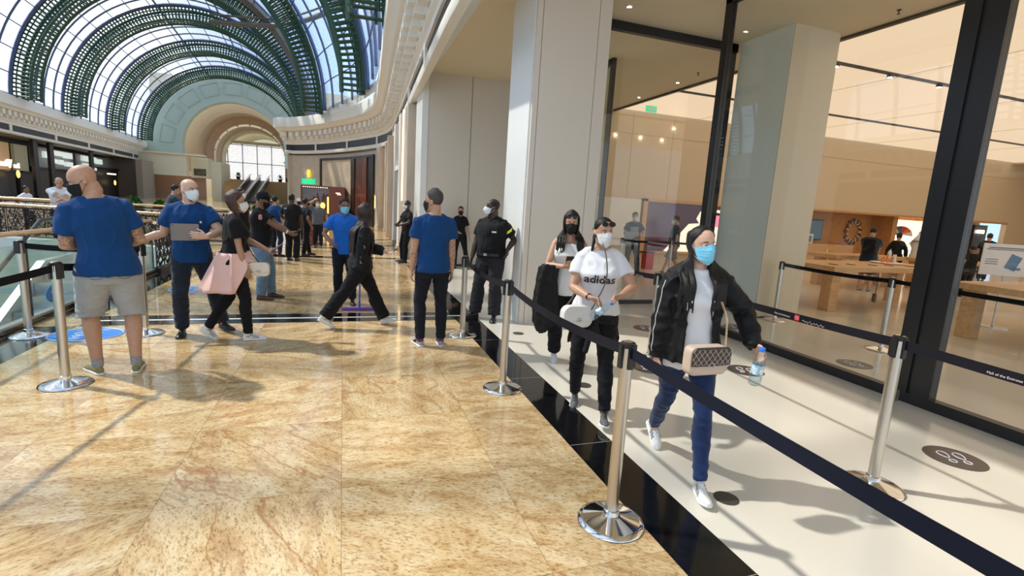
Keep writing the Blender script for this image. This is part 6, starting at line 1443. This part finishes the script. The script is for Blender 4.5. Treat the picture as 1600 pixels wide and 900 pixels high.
p9 = person('cleaner in cobalt blue polo with light blue mask, pushing a mop behind the walking woman', (.02, 8.05), 175, 1.60, 'm', .95, hyaw=-.15, hpitch=.15, feet=[(-.12, .12, 0, 0, 0), (.08, -.05, 0, 0, 0)], skin='brown', hands=[((-.30, .24, 1.05), (-1, -.4, -.5), .8, .5), ((.20, .22, .95), (1, -.5, -.5), .8, .5)],
    top=dict(m='tee_cobalt', sleeve=.62, hem=.84, e=.022, collar=True), bottom=dict(m='pants_navy', e=.02), shoes=dict(m='shoe_black', sole='sole_dark'), mask=dict(m='mask_blue'), hair=dict(style='short'), hairc='hair_black')
t = thing('mop', 'purple flat mop with long handle on the floor behind the walking woman', 'mop', (.24, 7.50, 0)); slab(MB(), .50, .10, .025, .03).build('mop_head', mat('mop_purple', (.16, .06, .45), .8), t)
for c in kids(t): c.rotation_euler = (radians(-90), 0, 0); c.location = (0, 0, .03)
MB().cyl((0, 0, .03), (0, .04, .12), .016, n=10).build('joint', MATS['tee_cobalt'], t); MB().cyl((0, .04, .12), (.02, .34, 1.15), .011, n=10).build('handle', MATS['tee_cobalt'], t)

# ---------------------------------------------------------------- 11: man from behind in the middle
p11 = person('man seen from behind in blue T-shirt and skinny black trousers, arms hanging', (.96, 5.52), -4, 1.76, 'm', .98, hyaw=-.85, hpitch=.02, feet=[(-.115, .03, 0, -.15, 0), (.12, .0, 0, .22, 0)], skin='tan', armbulk=1.08, hands=[((-.235, .04, .82), (-.5, -1, 0), .45, 0), ((.225, .0, .78), (.5, -1, 0), .35, 0)],
    top=dict(m='tee_blue', sleeve=.60, hem=.86, e=.016), bottom=dict(m='pants_navy', e=.010, len=1.0), shoes=dict(m='shoe_grey', sole='sole_white', stripe='ink', **{'in': 'tee_purple'}), hair=dict(style='fade', e=.007, top=.010), hairc='hair_grey', mask=dict(m='mask_black', kind='cloth'))
tattoo(p11, 1, .25, .9, .12, 3); tattoo(p11, 0, .0, .5, .25, 8)
# ---------------------------------------------------------------- 14: guard by the portal
p14 = person('stout guard in black polo with a yellow armband, leaning a hand on the white portal', (2.03, 6.86), 222, 1.72, 'm', 1.22, hyaw=1.0, feet=[(-.14, .10, 0, -.35, 0), (.16, .12, 0, .75, 0)], belly=.05, skin='dark', hands=[((-.27, .06, 1.02), (-.4, -1, -.3), .5, .8, (-.3, .6, -.6)), ((.27, .12, .80), (.8, -.8, 0), .5, 0)],
    top=dict(m='tee_black', sleeve=.66, hem=.92, e=.020, collar=True, name='polo_shirt'), bottom=dict(m='pants_grey', e=.022, flare=.02), shoes=dict(m='shoe_black', sole='sole_dark'), mask=dict(m='mask_white', kind='cup'), hair=dict(style='short', e=.003, top=.0))
a_, b_ = p14.S[0], p14.EL[0]; MB().tube([a_.lerp(b_, .30), a_.lerp(b_, .42)], .083, 18).build('armband', mat('yellow_band', (.80, .90, .02), .5), p14.root, True)
decal(p14.top, grid2d(.06, .022, 6, 3), Vector((-.10, .1, 1.27)), Vector((-1, 0, 0)), Vector((0, 0, 1)), Vector((0, -1, 0)), 'badge', MATS['sole_white'], p14.top, .004)
MB().loft([[p14.spine(z, (.19 + .0) * cos(a) * 1.22 * .93, .142 * 1.22 * sin(a) + (.03 if sin(a) > 0 else 0)) for a in [2 * pi * k / 32 for k in range(32)]] for z in (.945, .985)], cap=False).build('belt', MATS['black_plastic'], p14.root, True)
MB().box(p14.spine(.965, 0, .205), (.05, .008, .035)).build('belt_buckle', MATS['steel_far'], p14.root)
# ---------------------------------------------------------------- 15: woman with lace tank top
cloth('lace_white', (.78, .78, .80), var=.22, vscale=55)
p15 = person('woman in white lace tank top and black mask with a black jacket over her arm', (2.24, 4.72), 200, 1.62, 'f', 1.10, hpitch=.12, hyaw=.05, feet=[(-.18, .16, 0, 0, 0), (.07, -.12, .03, 0, .35)], skin='tan', bust=.025,
    hands=[((-.04, .28, 1.12), (-1, -.6, -.6), .6, .8), ((.06, .25, 1.08), (1, -.7, -.5), .6, .9)], top=dict(m='lace_white', tank=True, hem=.82, e=.013, wr=.005, name='tank_top'), bottom=dict(m='pants_black', e=.020, flare=.01), shoes=dict(m='shoe_white', sole='sole_white', lace='lace_white'), mask=dict(m='mask_black', kind='cloth'), hair=dict(style='long', len=.30, e=.012, n=34, fr=1.25))
phone(p15, (.02, .34, 1.16), RX(-1.0), 'black phone in the hand of the woman in the lace tank top')
def sunglasses(q, label=None, ph=0.0):
    m = MB()
    for sx in (-1, 1):
        c = Vector((sx * .034, .082, .082)); ring = [q.hp(c + Vector((.027 * cos(a), .008 - .010 * sin(a), .019 * sin(a)))) for a in [2 * pi * k / 16 for k in range(17)]]; m.tube(ring, .0025, 6, cap=False); m.tube([q.hp((sx * .060, .080, .086)), q.hp((sx * .084, .03, .07)), q.hp((sx * .086, -.02, .035)), q.hp((sx * .084, -.05, .01))], .002, 5)
    m.tube([q.hp((-.008, .094, .088)), q.hp((.008, .094, .088))], .0025, 5); o = m.build('sunglasses', MATS['black_plastic'], q.root, True)
    l = MB()
    for sx in (-1, 1): l.add([q.hp((sx * .034 + .025 * cos(a), .082 + .008 - .010 * sin(a), .082 + .017 * sin(a))) for a in [2 * pi * k / 16 for k in range(16)]], [tuple(range(16))])
    l.build('lens', MATS['dark_void'], o); return o
sunglasses(p15)
def draped_jacket(q, label, p, w, h, d, seed, stripes=True):
    t = item(q, 'jacket', label, 'jacket', p, RZ(0)); random.seed(seed); m = MB(); nu, nv = 26, 18; top_, rings = [], []
    for j in range(nv + 1):
        v = j / nv; ring = []
        for k in range(nu):
            a = 2 * pi * k / nu; ww = w * (.80 + .35 * v - .25 * max(0, v - .75)); dd = d * (1.0 + .35 * v); f = .010 * sin(a * 7 + v * 3) + .010 * sin(a * 4 - v * 5)
            ring.append(Vector(((ww / 2 + f) * cos(a) + .02 * sin(v * 4), (dd / 2 + f) * sin(a), -h * v * (1 - .10 * cos(a * 2 + 1)) + .05 * cos(a) * 0 - .03 * (1 - v) * cos(a) ** 2)))
        rings.append(ring)
    m.loft(rings); q_ = remesh(m, 'cloth', MATS['jacket_black'], t, .009, 3, lambda co, n: co + n * .010 * noise.noise(co * 16))
    if stripes:
        for k in range(3): MB().tube([(w * .12 + .018 * k, -d * .66, -h * .55), (w * .04 + .018 * k, -d * .70, -h * .70), (-w * .05 + .018 * k, -d * .74, -h * .92)], .0035, 5).build('stripe', MATS['sole_white'], t)
        MB().tube([(-w * .25, -d * .52, -h * .05), (-w * .2, -d * .60, -h * .2), (-w * .1, -d * .66, -h * .34)], .0022, 5).build('piping', MATS['sole_white'], t)
    return t
draped_jacket(p15, 'black jacket with three white stripes draped over the bent arm of the lace-top woman', (.20, .13, 1.09), .26, .66, .15, 3)

# ---------------------------------------------------------------- 16: woman in printed white T-shirt
p16 = person('woman in white printed T-shirt and black leggings with sunglasses on her head', (1.96, 3.50), 207, 1.61, 'f', 1.12, hyaw=-.35, hpitch=.05, lean=.06, pel=(.02, -.02, -.01), feet=[(-.11, .24, 0, -.05, -.12), (.13, -.16, .02, .05, .25)], skin='tan', bust=.040, armbulk=1.12, twist=-.05,
    hands=[((-.15, .29, 1.04), (-1, -.5, -.8), .8, 0, (.75, .40, -.15), (.1, .6, -.7)), ((.075, .27, 1.00), (1, -.5, -.8), .8, 0, (-.80, .45, -.05), (.1, .55, -.8))], top=dict(m='tee_white', sleeve=.58, hem=.92, e=.014, wr=.008), bottom=dict(m='pants_black', e=.008), shoes=dict(m='shoe_knit', sole='sole_white', k=1.05, lace='ink', **{'in': 'shoe_knit'}), mask=dict(m='mask_white'), hair=dict(style='tied', len=.28, e=.006, top=.0, front=.100))
sunglasses(p16)
m_ = MB()
m_.tube(smooth_path([p16.hp((.075, -.02, -.03)), p16.hp((.085, .01, -.09)), p16.spine(1.45, .08, .02), p16.spine(1.39, .09, .045)], 5), [(.024 * (1 - .4 * j / 15), .012) for j in range(16)], 8); remesh(m_, 'hair_lock', MATS['hair_black'], p16.root, .006, 2)
tm = text_mesh('adidas', .098, .0022, 2)
decal(p16.top, tm, p16.spine(1.245, 0.0, .10) , p16.rt * -1, p16.up, -p16.fw, 'shirt_print', MATS['ink'], p16.top, .0035)
tied_cloth(p16, 'jacket_black', 'tied_jacket', .62, .915, .03, .03, 5, wrp=.008)
handbag(p16, (.17, .22, .84), .25, .17, .09, 'white flap handbag at the hip of the woman in the printed T-shirt', 'bag_white', 'bag_white', rz=pi + .45, strap=[(.06, .23, .90), (-.03, .19, 1.12), (-.02, .16, 1.30), (.03, .08, 1.43), (.06, -.05, 1.45), (.14, -.14, 1.2), (.20, .02, .98), (.26, .18, .90)], strapm='strap_brown', r=.06)
wristband(p16, 1, 'black_plastic', 'bracelet', .008)
b_ = bottle(p16, (-.04, .33, .98), RY(-.9) @ RX(.0), 'small water bottle gripped in both hands by the woman in the printed T-shirt', .19, .028)
b_.location = world_of(p16, (.060, .350, .865)); b_.rotation_euler = (Matrix.Rotation(p16.root.rotation_euler[2], 3, 'Z') @ RY(-.85)).to_euler()

# ---------------------------------------------------------------- 17: woman with blue mask in front
p17 = person('woman in open black jacket, white T-shirt and blue jeans with a light blue mask', (2.09, 2.40), 197, 1.61, 'f', .96, lean=.04, side=.03, hyaw=-.22, hpitch=-.02, pel=(.06, -.06, -.015), feet=[(.0, .19, .0, .05, -.05), (.09, -.44, .085, -.15, .72)], skin='fair', bust=.015, legbulk=1.0,
    hands=[((-.24, .13, .93), (-1, -.9, -.1), .7, .3, (-.35, .55, -.55)), ((.27, -.06, .74), (.8, -1, 0), .45, 0)],
    top=dict(m='tee_white', sleeve=.5, hem=.81, e=.013, wr=.007), bottom=dict(m='denim_blue', e=.006), shoes=dict(m='shoe_white', sole='sole_white', lace='lace_white', stripe='shoe_grey'), mask=dict(m='mask_blue'), hair=dict(style='long', len=.44, e=.006, n=44, fr=1.12, ph0=1.62, front=.104, top=.0))
def open_jacket(q, m, hem=.90, gap0=.55, gap1=.85, e=.030, vox=.0075):
    s = q.s; mb = MB(); nu, nv = 40, 18; outer, inner = [], []
    for j in range(nv + 1):
        v = j / nv; z = 1.455 + (hem - 1.455) * v; g = gap0 + (gap1 - gap0) * (v ** .8) if v < .75 else gap1 - .25 * (v - .75)
        hw = interp([.8, .9, .97, 1.06, 1.13, 1.22, 1.30, 1.38, 1.43, 1.46], [.175, .175, .170, .152, .145, .150, .158, .158, .125, .085], z); hd = interp([.8, .9, 1.0, 1.13, 1.25, 1.34, 1.40, 1.46], [.125, .12, .115, .108, .125, .122, .090, .062], z)
        ro, ri = [], []
        for k in range(nu + 1):
            a = pi / 2 + g + (2 * pi - 2 * g) * k / nu; f = .006 * sin(a * 6 + v * 8); lap = .02 * v if k in (0, nu) else 0
            for lst, ex in ((ro, e + f + lap), (ri, e + f + lap - .016)): lst.append(q.spine(z, (hw + ex) * cos(a), (hd + ex) * sin(a) + .0))
        outer.append(ro); inner.append(ri)
    n = nu + 1; vs = [p for r in outer for p in r] + [p for r in inner for p in r]; N0 = n * (nv + 1); fs = []
    for j in range(nv):
        for k in range(nu): a = j * n + k; fs += [(a, a + 1, a + n + 1, a + n), (N0 + a, N0 + a + n, N0 + a + n + 1, N0 + a + 1)]
    for k in range(nu): fs.append((k, N0 + k, N0 + k + 1, k + 1)); a = nv * n + k; fs.append((a, a + 1, N0 + a + 1, N0 + a))
    for j in range(nv): a = j * n; fs.append((a, a + n, N0 + a + n, N0 + a)); a += nu; fs.append((a, N0 + a, N0 + a + n, a + n))
    mb.add(vs, fs)
    for i in (0, 1):
        sx = -1 if i == 0 else 1; S, E, W = q.S[i], q.EL[i], q.WR[i]; c = W + (W - E).normalized() * .01
        mb.tube([q.spine(1.40, sx * .105, -.005), S, S.lerp(E, .35), S.lerp(E, .75), E, E.lerp(W, .3), E.lerp(W, .75), E.lerp(W, .95), c], [.062 * s, .076 * s, .074 * s, .070 * s, .068 * s, .062 * s, .054 * s, .050 * s, .040 * s], 20)
        mb.tube([q.spine(1.482, sx * .055, -.02), q.spine(1.452, sx * .105, -.01), S + q.up * .012], [.050 * s, .060 * s, .066 * s], 14)
    mb.tube([q.spine(1.475, .085 * cos(a), -.02 + .075 * sin(a)) for a in [pi * 1.0 - .55 + (pi + 1.1) * k / 16 for k in range(17)]], [(.030 * s, .012 * s)] * 17, 10, up=(0, 0, 1))
    def df(co, n_):
        a = noise.noise(co * 8 + Vector((3, 1, 0))); r = co + n_ * (.012 * (1 - abs(a) * 2) ** 3 + .004 * noise.noise(co * 22))
        for i in (0, 1):
            d = (co - q.EL[i]).length
            if d < .16: r = r + n_ * .007 * sin(co.z * 90 + co.x * 30) * math.exp(-(d / .09) ** 2)
            d = (co - q.WR[i]).length
            if d < .12: r = r + n_ * .006 * sin(co.z * 130) * math.exp(-(d / .07) ** 2)
        return r
    return remesh(mb, 'jacket', MATS[m], q.root, vox, 3, df)
jk = open_jacket(p17, 'jacket_black', .86, .62, .50, .030)
def piping_on(obj, pts, dirs, m, parent, r=.003, name='piping'):
    bv = BVHTree.FromPolygons([v.co for v in obj.data.vertices], [tuple(p.vertices) for p in obj.data.polygons]); L = []
    for p, d in zip(pts, dirs):
        h = bv.ray_cast(p + d * .25, -d, .4); 
        if h[0] is not None: L.append(h[0] + d * .001)
    if len(L) > 2: MB().tube(smooth_path(L, 2), r, 5).build(name, m, parent, True)
S_, E_, W_ = p17.S[1], p17.EL[1], p17.WR[1]
pp = [S_.lerp(E_, u / 9) for u in range(0, 10)] + [E_.lerp(W_, u / 8) for u in range(1, 8)]
piping_on(jk, pp, [Vector((.85, .5, 0)).normalized()] * len(pp), MATS['sole_white'], jk)
pp = [p17.spine(1.44 - .02 * k, .10, 0) for k in range(12)]; piping_on(jk, pp, [Vector((.0, 1, 0))] * 12, MATS['sole_white'], jk, .0022)
handbag(p17, (.085, .235, .86), .26, .165, .085, 'quilted black-and-beige handbag on a gold chain at the front woman\'s hip', 'bag_beige', 'bag_quilt', rz=pi + .30, quilt=True, strap=[(-.02, .235, .93), (-.025, .215, 1.02), (-.02, .205, 1.10), (.0, .165, 1.18)], strapm='chain', r=.035)
bt = bottle(p17, (0, 0, 0), RX(0), 'clear water bottle with blue cap held out by the woman with the blue mask', .225, .033)
w0, d0, pn0, th0, k0 = p17.HD[0]
bt.location = world_of(p17, tuple(w0 + d0 * .075 + pn0 * .045 - Vector((0, 0, .165)))); bt.rotation_euler = (radians(4), radians(3), 0)
for sx in (-1, 1): MB().ell(p17.hp((sx * .080, .0, -.052)), (.004, .004, .010), 8, 6).build('earring', MATS['brass'], p17.root, True)
for sx in (-1, 1): MB().ell(p16.hp((sx * .080, .0, -.048)), (.005, .005, .007), 8, 6).build('earring', MATS['satin_steel'], p16.root, True)

# ---------------------------------------------------------------- concourse, farther back
G_ = 'people farther along the concourse'
def far(label, x, y, head, H, **k):
    k.setdefault('shoes', dict(m='shoe_black', sole='sole_dark')); k.setdefault('hair', dict(style='short')); return person(label, (x, y), head, H, lo=True, group=k.pop('group', G_), **k)
p12 = far('guard in black with white mask standing behind the man in blue seen from behind', 1.60, 13.3, 250, 1.60, skin='dark', top=dict(m='tee_black', sleeve=.62, hem=.9, e=.018), bottom=dict(m='pants_black', e=.02), mask=dict(m='mask_white', kind='cup'), feet=[(-.12, .1), (.14, .05, 0, .9, 0)], hands=[((-.1, .25, .98), (-1, -.5, -.5), .5, .5), ((.1, .25, .98), (1, -.5, -.5), .5, .5)])
p13 = far('woman in black with black mask leaning against the bay wall', 2.80, 12.35, 192, 1.54, sex='f', skin='tan', top=dict(m='tee_black', sleeve=.66, hem=.9, e=.016, collar=True), bottom=dict(m='pants_black', e=.012), mask=dict(m='mask_black', kind='cloth'), hair=dict(style='tied', len=.12), feet=[(-.22, .12), (.10, .02)], hands=[((-.24, .05, .78), (-.8, -1, 0), .4, 0), ((.05, .20, .92), (1, -.5, -.5), .4, .6)])
p5 = far('guard from behind in black uniform with a grey shoulder badge', -1.16, 13.15, 15, 1.60, skin='dark', bulk=1.05, top=dict(m='tee_black', sleeve=.62, hem=.9, e=.018), bottom=dict(m='pants_black', e=.024, flare=.01), hair=dict(style='short', e=.003), feet=[(-.09, .0), (.10, -.02)], hands=[((-.2, .25, .95), (-1, -.5, -.5), .5, .5), ((.24, .05, .8), (.6, -1, 0), .5, 0)])
MB().box(p5.spine(1.38, -.12, -.125), (.07, .006, .03)).build('shoulder_badge', MATS['shoe_grey'], p5.root)
far('person in black trousers stepping away behind the black-uniformed guard', -.93, 14.3, 60, 1.5, skin='brown', top=dict(m='pants_navy', sleeve=.62, hem=.9, e=.018), bottom=dict(m='pants_black', e=.02), feet=[(-.1, .15), (.12, -.12)], mask=dict(m='mask_black', kind='cloth'))
far('man in bright blue T-shirt left of the black-uniformed guard', -1.62, 14.0, 35, 1.52, skin='tan', top=dict(m='tee_blue', sleeve=.6, hem=.86, e=.018), bottom=dict(m='denim_dark', e=.016), mask=dict(m='mask_white'))
far('person in a purple shirt far behind the man in the cap', -2.3, 18.6, 170, 1.45, skin='tan', top=dict(m='tee_purple', sleeve=.8, hem=.9, e=.018), bottom=dict(m='pants_navy', e=.02), mask=dict(m='mask_white'))
far('person in white cap and white shirt in the far crowd', -1.42, 18.6, 160, 1.44, skin='brown', top=dict(m='tee_white', sleeve=.7, hem=.9, e=.018), bottom=dict(m='pants_grey', e=.02), hair=dict(style='cap', capm='sole_white'), mask=dict(m='mask_black', kind='cloth'))
cloth('red_cotton', (.25, .07, .06), var=.5, vscale=20)
far('small person in reddish clothes between the guard and the man in grey', -1.05, 17.2, 180, 1.15, sex='f', skin='tan', top=dict(m='red_cotton', sleeve=.8, hem=.7, e=.03), bottom=dict(m='red_cotton', e=.02), hair=dict(style='long', len=.3), mask=dict(m='mask_white'))
far('man in grey T-shirt and navy trousers talking on his phone', -.73, 16.7, 178, 1.44, skin='tan', bulk=1.1, top=dict(m='tee_grey', sleeve=.66, hem=.86, e=.02), bottom=dict(m='pants_navy', e=.02), mask=dict(m='mask_white'), hands=[((-.26, .03, .8), (-.6, -1, 0), .5, 0), ((.10, .12, 1.45), (1, -.4, -.8), .8, .5)], feet=[(-.09, .15), (.10, -.1)])
far('dark-dressed person half hidden beside the man in grey', -.93, 17.9, 140, 1.42, skin='brown', top=dict(m='tee_black', sleeve=.8, hem=.9, e=.02), bottom=dict(m='pants_black', e=.02), mask=dict(m='mask_black', kind='cloth'))
far('woman in black far behind, just left of the cleaner', .15, 20.3, 200, 1.38, sex='f', skin='tan', top=dict(m='tee_black', sleeve=1.9, hem=.8, e=.02), bottom=dict(m='pants_black', e=.02), hair=dict(style='long', len=.3), mask=dict(m='mask_black', kind='cloth'))
far('dark-haired man behind the brown-haired woman, near the railing', -2.25, 13.2, 120, 1.66, skin='brown', top=dict(m='tee_black', sleeve=.62, hem=.9, e=.018), bottom=dict(m='pants_black', e=.02), mask=dict(m='mask_white'))
far('person in navy leaning at the railing behind the bald man with a tablet', -4.05, 14.5, 60, 1.66, skin='tan', top=dict(m='tee_navy', sleeve=1.9, hem=.86, e=.02), bottom=dict(m='pants_navy', e=.02), lean=.2, hands=[((-.2, .4, 1.05), (-1, -.5, -.5), .5, .5), ((.2, .4, 1.05), (1, -.5, -.5), .5, .5)])
p25 = far('bald man in white T-shirt leaning on the brass railing at the left', -6.45, 15.0, 152, 1.72, skin='tan', lean=.32, pel=(0, -.12, -.02), hpitch=.1, hair=None, top=dict(m='tee_white', sleeve=.66, hem=.86, e=.02), bottom=dict(m='pants_navy', e=.02), hands=[((.10, .36, 1.10), (-1, .1, -.6), .4, 1.0), ((-.10, .40, 1.12), (1, .1, -.6), .4, 1.0)])
for i, (x, y, hd, mm_, lab) in enumerate(((-8.65, 18.3, 100, 'tee_white', 'diner in white at the far left, left of the two dark columns'), (-8.2, 19.2, 260, 'tee_white', 'diner in white facing the other one, near the leaning man'), (-9.6, 18.6, 120, 'tee_grey', 'diner in grey at the extreme left'), (-7.7, 19.8, 200, 'tee_white', 'diner in white just left of the leaning man'))):
    far(lab, x, y, hd, 1.36, skin='brown', group='people across the opening', top=dict(m=mm_, sleeve=.66, hem=.86, e=.02), bottom=dict(m='pants_navy', e=.02))
# ---------------------------------------------------------------- inside the store
GS = 'people inside the shop'
p18 = far('man in dark printed T-shirt carrying a flat parcel inside the shop', 7.40, 11.68, 205, 1.66, group=GS, skin='tan', top=dict(m='tee_navy', sleeve=.62, hem=.88, e=.018), bottom=dict(m='denim_dark', e=.018, flare=.01), mask=dict(m='mask_white'), feet=[(-.18, .08), (.12, -.02)], hands=[((-.14, .25, 1.0), (-1, -.5, -.5), .6, .5), ((.16, .25, .95), (1, -.5, -.5), .6, .5)])
t = item(p18, 'parcel', 'pale flat parcel held by the man with the dark printed T-shirt', 'parcel', (.08, .30, .82)); MB().box((0, 0, .17), (.36, .05, .34)).build('board', MATS['shoe_grey'], t, False, .004); MB().box((0, -.03, .17), (.3, .012, .22)).build('label_sheet', MATS['off_white'], t)
decal(p18.top, grid2d(.2, .18, 6, 6), p18.spine(1.26, 0, .1), Vector((-1, 0, 0)), Vector((0, 0, 1)), Vector((0, -1, 0)), 'shirt_print', MATS['shoe_grey'], p18.top, .006)
far('man in dark T-shirt and grey shorts walking left past the framed screen', 8.60, 11.5, 292, 1.63, group=GS, skin='tan', belly=.04, top=dict(m='tee_navy', sleeve=.66, hem=.86, e=.02), bottom=dict(m='shorts_grey', len=.5, e=.03, flare=.03, name='shorts'), mask=dict(m='mask_white', kind='cup'), feet=[(-.1, .28, 0, 0, 0), (.1, -.25, .05, 0, .5)], hpitch=.1)
p20 = far('man with a dark backpack at the oak table, seen from behind', 12.95, 9.25, 60, 1.64, group=GS, skin='tan', bulk=1.1, top=dict(m='tee_navy', sleeve=.66, hem=.86, e=.022), bottom=dict(m='tee_navy', len=.5, e=.03, flare=.03, name='shorts'), shoes=dict(m='shoe_grey', sole='sole_dark'), hpitch=.4, hands=[((-.1, .4, 1.0), (-1, -.5, -.5), .5, .5), ((.15, .4, 1.0), (1, -.5, -.5), .5, .5)])
m_ = MB(); rr = [[Vector((x * k, -.16 - .20 * u, 1.18 + z * k)) for x, z in rounded(.32, .46, .08)] for u, k in ((0, .95), (.3, 1.0), (.7, .95), (1, .75))]; m_.loft(rr); m_.build('backpack', MATS['tee_black'], p20.root, True)
far('short-haired woman in black at the illuminated shop shelves', 16.2, 10.75, 60, 1.52, group=GS, sex='f', skin='tan', top=dict(m='tee_black', sleeve=1.9, hem=.86, e=.02), bottom=dict(m='pants_black', e=.02), hair=dict(style='short', e=.014, top=.01), mask=dict(m='mask_white'), hpitch=.2)
p22 = far('man in white robe and white headscarf with black cord in the shop', 16.5, 10.35, 85, 1.62, group=GS, skin='tan', hpitch=.3, lean=.1, hair=None, top=dict(m='kandura', sleeve=1.9, hem=.90, e=.03, loose=.015), bottom=dict(m='kandura', e=.03, flare=.04, name='robe'), hands=[((-.1, .38, 1.0), (-1, -.5, -.5), .5, .5), ((.15, .38, 1.0), (1, -.5, -.5), .5, .5)], mask=dict(m='mask_white'))
m_ = MB(); m_.loft([[p22.hp((r * cos(a), -.015 + r * 1.15 * sin(a) * (1 if sin(a) < 0 else .72), z)) for a in [2 * pi * k / 24 for k in range(24)]] for z, r in ((.13, .03), (.12, .07), (.09, .092), (.04, .098))]); 
m_.loft([[p22.hp((r * cos(a), -.02 + r * .95 * sin(a), z)) for a in [pi * .88 + pi * 1.24 * k / 20 for k in range(21)]] + [] for z, r in ((.045, .100), (-.04, .115), (-.13, .15), (-.27, .20))], cap=False, close=False)
o = m_.build('headscarf', MATS['tee_white'], p22.root, True); md = o.modifiers.new('t', 'SOLIDIFY'); md.thickness = .006
MB().tube([p22.hp((.094 * cos(a), -.015 + .10 * sin(a) * (1.05 if sin(a) < 0 else .85), .078)) for a in [2 * pi * k / 24 for k in range(25)]], .010, 6, cap=False).build('head_cord', MATS['black_plastic'], p22.root, True)
far('dark-shirted person half hidden by the double door mullion', 15.4, 9.95 - 1.6, 20, 1.34, group=GS, skin='brown', top=dict(m='tee_black', sleeve=.7, hem=.86, e=.02), bottom=dict(m='pants_black', e=.02), hpitch=.3)
far('person in black stepping out at the dark doorway of the alcove', 20.9, 10.95, 70, 1.68, group=GS, skin='tan', top=dict(m='tee_black', sleeve=.7, hem=.86, e=.02), bottom=dict(m='pants_navy', e=.02), feet=[(-.1, .25), (.1, -.35, .05, 0, .5)], lean=.06)
